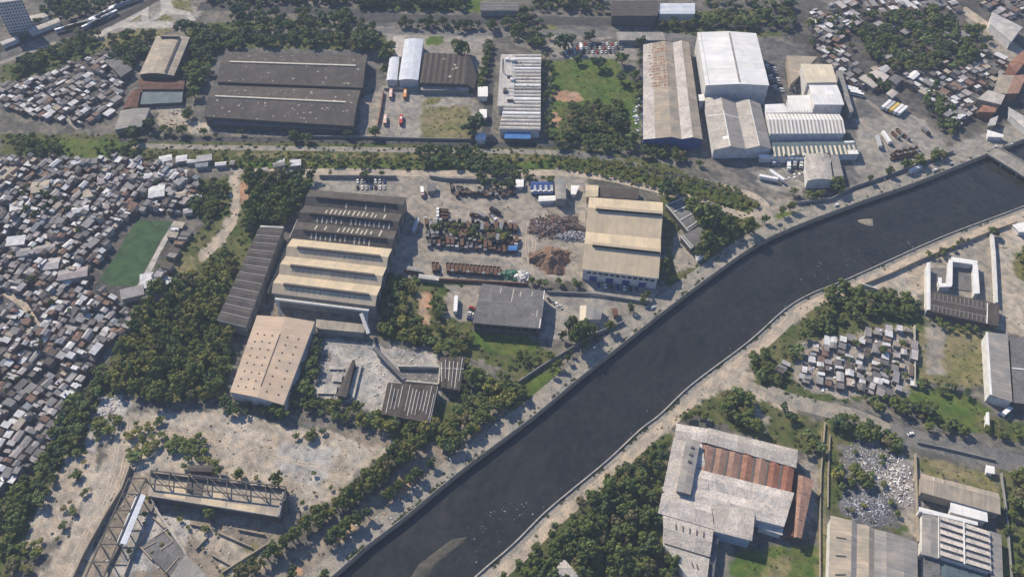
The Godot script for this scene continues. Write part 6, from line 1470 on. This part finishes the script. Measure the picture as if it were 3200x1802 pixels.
# ---- heaps, walls, frames, oddments ----
func heap(called, label, at: Vector3, rx: float, rz: float, h: float, cols: Array, n: int, size: float, base: Array, cutaway := false):
	var o := thing(called, label, "heap", at)
	var r := RandomNumberGenerator.new(); r.seed = hash(label)
	var mb := MB.new(); var N := 26
	var hs := func(u: float, v: float) -> float:
		var d := sqrt(u * u + v * v) * (1.0 + 0.7 * nz2.get_noise_2d(cos(atan2(v, u)) * 45.0 + at.x * 3.0, sin(atan2(v, u)) * 45.0 + at.z))
		var k := maxf(0.0, 1.0 - d) * (1.0 + 0.5 * nz2.get_noise_2d(u * 60.0 + at.x, v * 60.0)) + 0.10 * nz2.get_noise_2d(u * 160.0, v * 160.0 + at.z) * clampf(1.2 - d, 0, 1)
		if cutaway and v > 0.0 and d < 0.85 and u > -0.35: k *= clampf(1.0 - v * 2.6, 0.08, 1.0)
		return maxf(k, 0.0) * h
	for j in N:
		for i in N:
			var q := []
			for c in [[0, 0], [1, 0], [1, 1], [0, 1]]:
				var u: float = -1.05 + 2.1 * (i + c[0]) / N; var v: float = -1.05 + 2.1 * (j + c[1]) / N
				q.append(Vector3(u * rx, hs.call(u, v) - 0.02, v * rz))
			if q[0].y + q[1].y + q[2].y + q[3].y <= 0.0: continue
			var g := 1.0 + 0.3 * nz2.get_noise_2d(i * 23.0 + at.x, j * 23.0)
			mb.col = Color(base[0] * g, base[1] * g, base[2] * g)
			mb.quad(q[0], q[1], q[2], q[3], Vector3.UP)
	part("mound", mb, vm("earth", 0.95, "ground", 27.0), o)
	var xs := []; var cs := []
	for i in n:
		var u := r.randfn() * 0.42; var v := r.randfn() * 0.42
		if u * u + v * v > 1.1: continue
		var s := size * r.randf_range(0.4, 1.5)
		var b := Basis.from_euler(Vector3(r.randf_range(-0.6, 0.6), r.randf() * TAU, r.randf_range(-0.6, 0.6))).scaled_local(Vector3(s * r.randf_range(0.6, 3.2), s * r.randf_range(0.2, 0.6), s * r.randf_range(0.4, 1.1)))
		xs.append(Transform3D(b, Vector3(u * rx, hs.call(u, v) + s * 0.12, v * rz)))
		var c: Array = cols[r.randi() % cols.size()]; var g := r.randf_range(0.7, 1.25)
		cs.append(Color(c[0] * g, c[1] * g, c[2] * g))
	var bit := MB.new(); bit.hexa([Vector3(-0.5, -0.5, -0.4), Vector3(0.5, -0.5, -0.5), Vector3(0.42, -0.5, 0.5), Vector3(-0.5, -0.5, 0.4), Vector3(-0.4, 0.5, -0.3), Vector3(0.35, 0.42, -0.45), Vector3(0.4, 0.5, 0.4), Vector3(-0.45, 0.4, 0.3)])
	var f := multi("fragments", bit.mesh(vm("fragment", 0.85)), xs, o, cs)
	f.set_meta("kind", "stuff")
	return o

func scatter(called, label, flat, n: int, cols: Array, s0: float, s1: float, y := 0.0, category := "debris"):
	var g := G2(flat); var b := Rect2(g[0], Vector2.ZERO)
	for p in g: b = b.expand(p)
	var xs := []; var cs := []
	for i in n:
		var p := Vector2(rng.randf_range(b.position.x, b.end.x), rng.randf_range(b.position.y, b.end.y))
		if not Geometry2D.is_point_in_polygon(p, g): continue
		if nz2.get_noise_2d(p.x * 4.0, p.y * 4.0) < rng.randf_range(-0.4, 0.25): continue
		var s := lerpf(s0, s1, pow(rng.randf(), 2.2))
		xs.append(Transform3D(Basis(Vector3.UP, rng.randf() * TAU).scaled_local(Vector3(s * rng.randf_range(0.7, 1.8), s * 0.4, s)), Vector3(p.x, y + s * 0.15, p.y)))
		var c: Array = cols[rng.randi() % cols.size()]; var k := rng.randf_range(0.75, 1.2)
		cs.append(Color(c[0] * k, c[1] * k, c[2] * k))
	var bit := MB.new(); bit.hexa([Vector3(-0.5, -0.5, -0.4), Vector3(0.5, -0.5, -0.5), Vector3(0.42, -0.5, 0.5), Vector3(-0.5, -0.5, 0.4), Vector3(-0.4, 0.5, -0.3), Vector3(0.35, 0.42, -0.45), Vector3(0.4, 0.5, 0.4), Vector3(-0.45, 0.4, 0.3)])
	var o := multi(called, bit.mesh(vm("fragment", 0.85)), xs, self, cs)
	tag(o, label, category); o.set_meta("kind", "stuff")

func steel_frame(label, a: Vector3, b: Vector3, wdt: Vector3, h: float, n: int, m: String):
	# roofless frame: columns, edge beams, rafters and diagonals
	var o := thing("steel_frame", label, "ruin", Vector3(a.x, 0, a.z))
	var up := Vector3.UP * h; var d := (b - a) / n
	var org := Vector3(a.x, 0, a.z)
	a -= org; b -= org; a.y = 0; b.y = 0
	for side in [Vector3.ZERO, wdt]:
		var mb := MB.new(); mb.bar(a + side + up, b + side + up, 0.7, 0.6); part("edge_beam", mb, gm(m), o)
		for i in n + 1:
			mb = MB.new(); mb.bar(a + side + d * i, a + side + d * i + up, 0.5, 0.5); part("column", mb, gm(m), o)
	for i in n + 1:
		var mb := MB.new(); mb.bar(a + d * i + up, a + d * i + wdt + up, 0.45, 0.6); part("rafter", mb, gm(m), o)
		if i < n:
			mb = MB.new(); mb.bar(a + d * i + up, a + d * (i + 1) + wdt + up, 0.35, 0.35); part("brace", mb, gm(m), o)
	return o

func fence(label, flat, h: float, m, w := 0.3, category := "wall"):
	wall_along("boundary_wall", label, PP(flat), 0.0, w, 0.0, h, m, category)

func make_details():
	# the heaps of the scrap yard
	tl(2, 3)
	heap("scrap_heap", "dark heap of rusty scrap metal beside the tan warehouse", P(420, 815), 20, 13, 4.0, [[0.16, 0.1, 0.08], [0.09, 0.085, 0.09], [0.2, 0.16, 0.15], [0.32, 0.3, 0.3], [0.22, 0.12, 0.09], [0.06, 0.055, 0.055]], 800, 0.9, [0.13, 0.10, 0.09])
	heap("scrap_heap", "grey and blue heap of sheet scrap against the tan warehouse", P(560, 905), 12, 6, 2.6, [[0.42, 0.45, 0.52], [0.2, 0.2, 0.24], [0.55, 0.55, 0.56], [0.12, 0.1, 0.1]], 300, 0.9, [0.2, 0.2, 0.21])
	heap("earth_mound", "brown mound of shredded scrap beside the dark scrap heap", P(370, 1130), 14.5, 12.5, 9.0, [[0.34, 0.22, 0.15], [0.28, 0.18, 0.13], [0.42, 0.3, 0.22]], 450, 0.55, [0.27, 0.17, 0.115])
	tl(2, 2)
	heap("green_heap", "heap of green containers and sheeting by the lower wall of the scrap yard", P(2390, 1270), 7.5, 5, 2.4, [[0.06, 0.22, 0.14], [0.1, 0.3, 0.2], [0.04, 0.13, 0.08], [0.2, 0.2, 0.18]], 120, 1.1, [0.06, 0.15, 0.1])
	heap("white_heap", "heap of white sacks next to the green heap", P(2510, 1280), 6, 6, 2.0, [[0.7, 0.68, 0.64], [0.5, 0.48, 0.45]], 90, 1.4, [0.4, 0.38, 0.35])
	hall("blue_tarpaulin", "bright blue tarpaulin roof at the end of the scrapped rows", "tarpaulin", [2395, 990, 2465, 985, 2460, 1032, 2385, 1034], 3.4, "v", gables(1, 0.4, 0.5, "blue_sheet"), "dark_wall_and_shade", 1)
	hall("yard_shed", "long grey shed on the lower edge of the scrap yard near the hall", "shed", [1440, 1180, 1580, 1205, 1575, 1238, 1425, 1215], 3.6, "v", gables(1, 0.3, 0.5, "grey_roof"), "grey_wall", 2)
	hall("yard_shed", "long pale shed below the scrapped trucks", "shed", [1545, 1255, 1725, 1280, 1720, 1318, 1538, 1295], 3.6, "v", gables(1, 0.3, 0.5, "pale_roof"), "grey_wall", 2)
	hall("yard_shed", "small dark open shelter at the scrap yard gate", "shed", [1620, 405, 1695, 400, 1692, 470, 1615, 478], 3.6, "v", gables(1, 0.3, 0.5, "slate_roof"), "grey_wall", 1)
	tl(4, 4)
	heap("rubbish_heap", "spread of white rubbish below the trees", P(1130, 370), 17, 14, 1.5, [[0.6, 0.6, 0.6], [0.42, 0.42, 0.43], [0.18, 0.18, 0.18], [0.68, 0.66, 0.62], [0.12, 0.115, 0.1], [0.2, 0.17, 0.13]], 900, 0.5, [0.2, 0.195, 0.19])
	heap("rubbish_heap", "spread of bluish white rubbish against the brown bays", P(1100, 800), 15, 11, 1.5, [[0.5, 0.51, 0.54], [0.3, 0.31, 0.34], [0.62, 0.62, 0.63], [0.13, 0.13, 0.14], [0.1, 0.1, 0.105]], 800, 0.5, [0.17, 0.17, 0.185])
	heap("rubbish_heap", "string of grey rubbish along the sandy path", P(1340, 530), 12, 18, 1.4, [[0.75, 0.72, 0.68], [0.5, 0.48, 0.46], [0.3, 0.25, 0.22]], 500, 0.75, [0.34, 0.32, 0.30])
	# debris lying about
	tl(0, 0)
	scatter("rubble", "broken concrete over the rubble yard", [812, 850, 1010, 876, 1100, 892, 1115, 960, 1090, 1050, 950, 1050, 900, 1015, 785, 990, 785, 925], 1300, [[0.58, 0.55, 0.5], [0.45, 0.42, 0.37], [0.25, 0.23, 0.21], [0.5, 0.47, 0.42]], 0.3, 1.3, 0.0, "rubble")
	scatter("rubble", "stones and debris over the sandy wasteland", [360, 1060, 720, 1080, 960, 1085, 1000, 1125, 840, 1260, 720, 1290, 420, 1180], 900, [[0.5, 0.42, 0.34], [0.3, 0.25, 0.2], [0.2, 0.17, 0.13], [0.2, 0.17, 0.13]], 0.25, 1.1, 0.0, "rubble")
	scatter("rubble", "debris over the floor of the ruined steel frame", [330, 1195, 740, 1262, 740, 1325, 640, 1451, 200, 1451, 300, 1270], 800, [[0.4, 0.37, 0.33], [0.2, 0.18, 0.15], [0.3, 0.27, 0.22]], 0.25, 1.2, 0.0, "rubble")
	scatter("rubble", "litter on the shaded riverside earth", [690, 1451, 900, 1290, 1010, 1180, 1120, 1100, 1110, 1220, 880, 1410, 760, 1451], 700, [[0.5, 0.42, 0.36], [0.36, 0.22, 0.15], [0.6, 0.58, 0.56], [0.14, 0.12, 0.1]], 0.3, 1.3, 0.0, "litter")
	scatter("litter", "pale junk between the green field and the rusty warehouse", [1600, 235, 1622, 240, 1632, 330, 1600, 330, 1595, 280], 200, [[0.75, 0.76, 0.78], [0.5, 0.52, 0.58], [0.2, 0.25, 0.35]], 0.8, 2.6, 0.0, "junk")
	scatter("litter", "junk and furniture in the yards of the riverbank settlement", [2010, 860, 2300, 820, 2300, 985, 2180, 1005, 2020, 980], 700, [[0.6, 0.57, 0.54], [0.3, 0.2, 0.17], [0.3, 0.35, 0.45], [0.7, 0.68, 0.66]], 0.4, 1.8, 0.0, "junk")
	scatter("litter", "junk in the alleys of the big settlement", [0, 400, 340, 400, 500, 450, 440, 545, 310, 560, 240, 700, 330, 780, 240, 920, 165, 1040, 90, 1180, 0, 1250], 1500, [[0.5, 0.47, 0.45], [0.3, 0.2, 0.16], [0.7, 0.7, 0.7], [0.2, 0.25, 0.33]], 0.5, 2.0, 0.0, "junk")
	scatter("litter", "rubbish on the slope between the sand track and the settlement", [225, 1080, 290, 1030, 330, 1010, 290, 990, 240, 1040], 300, [[0.55, 0.53, 0.55], [0.35, 0.33, 0.33]], 0.4, 1.5, 0.0, "litter")
	scatter("litter", "scrap parts strewn over the scrap yard", [1080, 560, 1310, 580, 1310, 640, 1090, 620], 700, [[0.3, 0.28, 0.27], [0.16, 0.1, 0.08], [0.6, 0.58, 0.56], [0.1, 0.1, 0.1]], 0.4, 1.8, 0.0, "scrap")
	scatter("litter", "oddments around the cream annex and loading canopy", [1900, 395, 2030, 400, 2040, 470, 1960, 470], 200, [[0.6, 0.58, 0.56], [0.2, 0.19, 0.18]], 0.5, 2.0, 0.0, "junk")
	scatter("litter", "boxes and stores on the beige roofs' yard", [1980, 195, 2010, 190, 2015, 230, 1990, 235], 120, [[0.6, 0.5, 0.42], [0.3, 0.25, 0.22], [0.7, 0.7, 0.7]], 0.6, 2.0, 0.0, "junk")
	scatter("litter", "debris heap on the dirt lot by the pale grey hall", [400, 265, 450, 262, 440, 320, 405, 320], 140, [[0.3, 0.22, 0.16], [0.2, 0.17, 0.14]], 0.5, 2.0, 0.0, "debris")
	# floating rubbish
	var fl := [[0.42, 0.42, 0.4], [0.2, 0.21, 0.2], [0.13, 0.14, 0.13], [0.1, 0.11, 0.1]]
	scatter("floating_litter", "pale flecks of rubbish floating in the upper reach", [2060, 640, 2250, 600, 2330, 600, 2150, 690, 2010, 745, 1990, 720], 600, fl, 0.15, 0.7, WATER, "litter")
	scatter("floating_litter", "flecks of rubbish drifting along the sandy bank", [1960, 760, 1990, 755, 1880, 850, 1740, 955, 1650, 1030, 1560, 1110, 1540, 1090, 1700, 960], 800, fl, 0.15, 0.7, WATER, "litter")
	scatter("floating_litter", "flecks of rubbish floating in the lower reach", [1150, 1330, 1300, 1240, 1380, 1240, 1480, 1170, 1420, 1230, 1280, 1340, 1180, 1420], 800, fl, 0.15, 0.7, WATER, "litter")
	# mud bars
	for f in [[[2156, 553, 2166, 551, 2198, 549, 2199, 569, 2184, 568, 2162, 560], "tan mud bar near the upper bank of the river", [0.34, 0.30, 0.24]], [[1180, 1345, 1172, 1362, 1110, 1410, 1060, 1470, 1010, 1480, 1050, 1420, 1105, 1378, 1140, 1352], "long mud bar under the water at the lower end of the river", [0.105, 0.10, 0.085]]]:
		var w := WATER + 0.02
		var pts := PP(f[0], w)
		var mid := Vector3.ZERO
		for p in pts: mid += p
		mid /= pts.size()
		var mb := MB.new()
		for i in pts.size():
			var a := pts[i]; var b := pts[(i + 1) % pts.size()]
			for s in 5:
				var k0 := s / 5.0; var k1 := (s + 1) / 5.0
				var p0 := [a.lerp(b, k0), a.lerp(b, k1)]
				for ring in 3:
					var r0: float = [1.0, 0.7, 0.35][ring]; var r1: float = [0.7, 0.35, 0.0][ring]
					var h0: float = [-0.1, 0.22, 0.42][ring]; var h1: float = [0.22, 0.42, 0.5][ring]
					var g := 1.0 + 0.5 * nz2.get_noise_2d(p0[0].x * 9.0 + ring * 40.0, p0[0].z * 9.0)
					mb.col = Color(f[2][0] * g, f[2][1] * g, f[2][2] * g)
					mb.quad(mid.lerp(p0[0], r0) + Vector3.UP * h0, mid.lerp(p0[1], r0) + Vector3.UP * h0, mid.lerp(p0[1], r1) + Vector3.UP * h1, mid.lerp(p0[0], r1) + Vector3.UP * h1, Vector3.UP)
		struct("mud_bar", mb, vm("earth", 0.95, "ground", 27.0))
	# ruined steel frames, lower left
	tl(4, 1)
	var A := P(1405, 440, 0); var B := P(2690, 600, 0)
	steel_frame("long row of bare rafters over the ochre deck beside the sandy wasteland", P(1420, 445, 10), P(2690, 600, 10), P(1410, 570, 10) - P(1420, 445, 10), 10.0, 7, "steel")
	steel_frame("bare dark roof frame running down beside the sandy track", P(1215, 520, 8), P(790, 1480, 8), P(960, 1480, 8) - P(790, 1480, 8), 8.0, 6, "steel")
	var fd := hall("ochre_deck", "long roofless building with an ochre-stained upper deck beside the sandy wasteland", "ruin", [1420, 480, 2690, 640, 2640, 890, 1400, 690], 7.0, "v", gables(1, 0.02, 0.5, "dun_roof"), "dark_wall_and_shade", 8)  # dark wall colour holds the shade on its near face
	for k in [[0.1, 0.3, 9, 6], [0.2, 0.25, 10, 7], [0.46, 0.4, 7, 7], [0.4, 0.72, 14, 4], [0.6, 0.75, 16, 4], [0.12, 0.7, 12, 3]]: spot(fd, "ochre_stain", "tan_roof", k[0], k[1], k[2], k[3], 0.03)
	flat_slab(fd, "parapet", "dark_wall_and_shade", 0.0, -0.03, 1.0, 0.06, -0.5, 1.6); flat_slab(fd, "parapet", "pale_concrete", 0.0, 0.97, 1.0, 1.0, -0.5, 0.7); flat_slab(fd, "parapet", "grey_wall", 0.985, 0.06, 1.0, 0.97, -0.5, 1.2)
	flat_slab(fd, "rubble_patch", "dark_wall_and_shade", 0.28, 0.1, 0.4, 0.6, 0.0, 0.5)
	hall("gutter_roof", "pale blue-grey strip of roof left on the second steel frame", "roof strip", [1290, 660, 1370, 690, 1190, 1140, 1100, 1120], 7.4, "u", gables(1, 0.3, 0.5, "silver_roof"), "", 4)
	wall_along("boundary_wall", "weathered wall between the sandy track and the steel frame", PP([1230, 420, 1150, 640, 1000, 880, 800, 1240, 690, 1480]), 0.0, 1.2, 0.0, 3.0, "tan_wall")
	hall("ruined_block", "roofless dark concrete block in the court of the steel frame", "ruin", [1575, 980, 1760, 1230, 1600, 1440, 1330, 1180], 1.4, "v", gables(1, 0.05, 0.5, "slate_roof"), "grey_wall", 3)
	hall("ruined_block", "pale roofed block at the bottom of the steel frame's court", "ruin", [1760, 1240, 1930, 1420, 1960, 1520, 1560, 1520], 4.0, "v", gables(1, 0.2, 0.5, "grey_roof"), "grey_wall", 2)
	wall_along("boundary_wall", "long pale wall crossing the court of the steel frame", PP([1430, 700, 1500, 860, 1600, 1010, 1740, 1210, 1840, 1400]), 0.0, 1.0, 0.0, 3.2, "pale_concrete")
	for k in [[1600, 1000, 1460, 1090], [1480, 1130, 1350, 1200], [1330, 1180, 1440, 1300], [1700, 1270, 1570, 1420], [1960, 1090, 1850, 1200], [2060, 1040, 2380, 1180], [2560, 1130, 2100, 1420], [1450, 900, 1560, 1000], [1380, 1040, 1250, 1250], [1250, 1250, 1180, 1440], [1520, 1210, 1640, 1130], [1640, 1130, 1560, 1030], [1800, 960, 1980, 1000], [2000, 1250, 2200, 1360], [2250, 1010, 2500, 1060], [1120, 1180, 1010, 1400]]:
		wall_along("broken_wall", "stub of broken wall in the court of the roofless building", PP([k[0], k[1], k[2], k[3]]), 0.0, 0.6, 0.0, 1.8, "tan_wall", "ruin", "broken walls of the court")
	hall("dark_shed", "small dark shed behind the long steel frame", "shed", [1770, 395, 2010, 395, 1990, 460, 1770, 450], 4.0, "v", gables(1, 0.4, 0.5, "dark_roof"), "dark_wall_and_shade", 1)
	# walls
	tl(1, 2)
	fence("brown wall along the side of the bus yard", [1205, 880, 1180, 1050, 1150, 1200], 3.0, "brick_wall", 0.6)
	fence("long pale wall below the bus yard and the dark factories", [300, 1305, 900, 1300, 1180, 1312, 1700, 1325, 2060, 1330], 2.2, "grey_wall", 0.4)
	fence("blue-grey wall at the head of the bus yard", [1210, 850, 1580, 862, 2000, 872], 2.4, "grey_wall", 0.4)
	tl(3, 4)
	fence("pale wall dividing the riverbank settlement from the dry lot", [1530, 430, 1534, 700, 1532, 1010], 2.6, "pale_concrete", 0.6)
	fence("white wall between the sandy lot and the trees", [1030, 40, 1180, 90, 1330, 145], 2.6, "white_wall", 0.6)
	tl(2, 4)
	fence("tall white wall on the right of the roofless ruin", [2255, 880, 2275, 1100, 2290, 1420, 2295, 1560], 4.0, "white_wall", 1.4)
	fence("tan wall below the sandy river lane", [1060, 1365, 1300, 1270, 1600, 1130, 1900, 1010, 2250, 870, 2500, 780], 2.4, "tan_wall", 0.5)
	tl(3, 3)
	fence("grey wall along the river road below the grass", [60, 960, 280, 810, 560, 640, 800, 500, 1060, 390], 2.6, "grey_wall", 0.5)
	fence("wall below the tan warehouse", [330, 110, 780, 130, 1290, 210], 2.4, "grey_wall", 0.5)
	tl(2, 2)
	fence("grey wall behind the banded factory hall", [600, 350, 900, 352, 1330, 355], 3.0, "grey_wall", 0.5)
	fence("brown brick wall along the lower edge of the scrap yard", [1400, 1238, 1740, 1320, 2200, 1345, 2570, 1365], 2.4, "brick_wall", 0.5)
	fence("grey wall at the back of the scrap yard", [1640, 350, 1800, 375, 2100, 385, 2450, 370], 2.8, "grey_wall", 0.5)
	fence("pale pipe wall along the flank of the banded factory hall", [400, 760, 330, 920, 200, 1260, 110, 1451], 3.0, "pale_concrete", 0.5)
	tl(2, 4)
	fence("grey wall between the truck yard and the river road", [420, 600, 750, 560, 950, 450, 1250, 350, 1600, 220, 1900, 110], 2.6, "grey_wall", 0.5)
	tl(4, 4)
	fence("pale fence wall along the green drive", [690, 0, 650, 480, 640, 850, 640, 1480], 1.6, "tan_wall", 0.5); fence("low pale wall on the heap side of the green drive", [735, 120, 720, 480, 715, 800], 1.4, "tan_wall", 0.5)
	fence("wall along the sandy path to the louvred hall", [1540, 300, 1550, 600, 1565, 1130], 2.2, "tan_wall", 0.6)
	fence("pale wall at the right of the dun hall", [2350, 480, 2390, 780, 2420, 1100, 2450, 1480], 2.2, "grey_wall", 0.5)
	fence("wall along the asphalt road above the dry grass", [1560, 190, 1800, 240, 2300, 360], 1.8, "grey_wall", 0.5)
	tl(0, 0)
	fence("pale wall beside the river road at the tan warehouse", [1480, 742, 1560, 752, 1640, 762], 2.0, "pale_concrete", 0.5)
	# bridge
	tl(2, 4)
	var b := thing("road_bridge", "pale concrete road bridge over the river", "bridge", P(2400, 200))
	var o := b.position
	var e := [P(2215, 118, 0.9) - o, P(2325, 62, 0.9) - o, P(2720, 290, 0.9) - o, P(2720, 430, 0.9) - o]
	var mb := MB.new()
	var dn := Vector3.UP * 1.1
	mb.hexa([e[0] - dn, e[1] - dn, e[2] - dn, e[3] - dn, e[0], e[1], e[2], e[3]]); part("deck", mb, gm("concrete"), b)
	for k in [[0, 3], [1, 2]]:
		mb = MB.new(); mb.bar(e[k[0]] + Vector3.UP * 0.5, e[k[1]] + Vector3.UP * 0.5, 0.5, 1.0); part("parapet", mb, gm("pale_concrete"), b)
	for f in [0.3, 0.6]:
		mb = MB.new()
		var m0: Vector3 = e[0].lerp(e[3], f); var m1: Vector3 = e[1].lerp(e[2], f)
		mb.bar(m0 - Vector3.UP * 3.4, m1 - Vector3.UP * 3.4, 1.2, 5.0); part("pier", mb, gm("concrete"), b)
	# street lamps along the river road
	var lp := MB.new(); lp.tube(Vector3.ZERO, Vector3(0, 8, 0), 0.12, 0.08, 6); lp.bar(Vector3(0, 8, 0), Vector3(1.8, 8.3, 0), 0.12, 0.12)
	var hd := MB.new(); hd.box(Vector3(2.0, 8.28, 0), Vector3(0.8, 0.16, 0.3))
	var lpm := lp.mesh(gm("grey_wall")); var hdm := hd.mesh(gm("white_paint"))
	var U := smooth(river_u, 4)
	for i in range(2, U.size() - 2, 4):
		var d := (U[i + 1] - U[i - 1]).normalized(); var s := Vector3(-d.z, 0, d.x)
		var l := thing("street_lamp", "grey street lamp on the kerb of the river road", "street lamp", U[i] + s * 4.6 + Vector3.UP * 0.04, atan2(-s.z, s.x), "street lamps of the river road")
		part("post", lpm, null, l); part("lamp_head", hdm, null, l)
func _ready():
	rng.seed = 20240611
	nz.seed = 5; nz.frequency = 0.012; nz.fractal_octaves = 3
	nz2.seed = 8; nz2.frequency = 0.02; nz2.fractal_octaves = 3
	# camera
	var cam := Camera3D.new(); cam.name = "Camera"
	cam.position = Vector3(0, CAM_H, 0); cam.rotation_degrees = Vector3(-PITCH, 0, 0)
	cam.fov = rad_to_deg(2.0 * atan(901.0 / FOC)); cam.near = 1.0; cam.far = 9000.0
	add_child(cam); cam.current = true
	# sky, sun, exposure
	var env := Environment.new()
	var sm := ProceduralSkyMaterial.new()
	sm.sky_top_color = Color(0.40, 0.55, 0.80); sm.sky_horizon_color = Color(0.76, 0.83, 0.92); sm.sky_curve = 0.12
	sm.ground_horizon_color = Color(0.6, 0.66, 0.72); sm.ground_bottom_color = Color(0.3, 0.3, 0.3)
	sm.energy_multiplier = 1.0
	var sky := Sky.new(); sky.sky_material = sm
	env.background_mode = Environment.BG_SKY; env.sky = sky
	env.background_energy_multiplier = 0.55
	env.tonemap_mode = Environment.TONE_MAPPER_LINEAR
	env.tonemap_exposure = 1.5
	env.fog_enabled = true; env.fog_density = 0.00014; env.fog_light_color = Color(0.80, 0.88, 0.98)
	env.sdfgi_enabled = true; env.ssao_enabled = true; env.ssil_enabled = true
	var we := WorldEnvironment.new(); we.environment = env; we.name = "World"
	add_child(we)
	var sun := DirectionalLight3D.new(); sun.name = "Sun"
	var el := deg_to_rad(38.0)
	var fall := Vector3(0.64 * cos(el), -sin(el), 0.768 * cos(el))
	sun.basis = Basis.looking_at(fall, Vector3.UP)
	sun.light_energy = 1.5; sun.light_color = Color(1.0, 0.945, 0.86); sun.light_angular_distance = 0.5; sun.shadow_enabled = true
	add_child(sun)
	for k in ["roof", "sheet", "old", "ground", "wall"]: tx[k] = tex(k, hash(k) % 1000)
	make_ground()
	print("ground ", Time.get_ticks_msec())
	make_halls()
	print("halls ", Time.get_ticks_msec())
	make_settlements()
	place_houses()
	make_tree_shapes()
	plant_trees()
	place_trees()
	print("trees ", Time.get_ticks_msec())
	make_vehicles()
	make_details()
	undergrowth()
	print("done ", Time.get_ticks_msec())
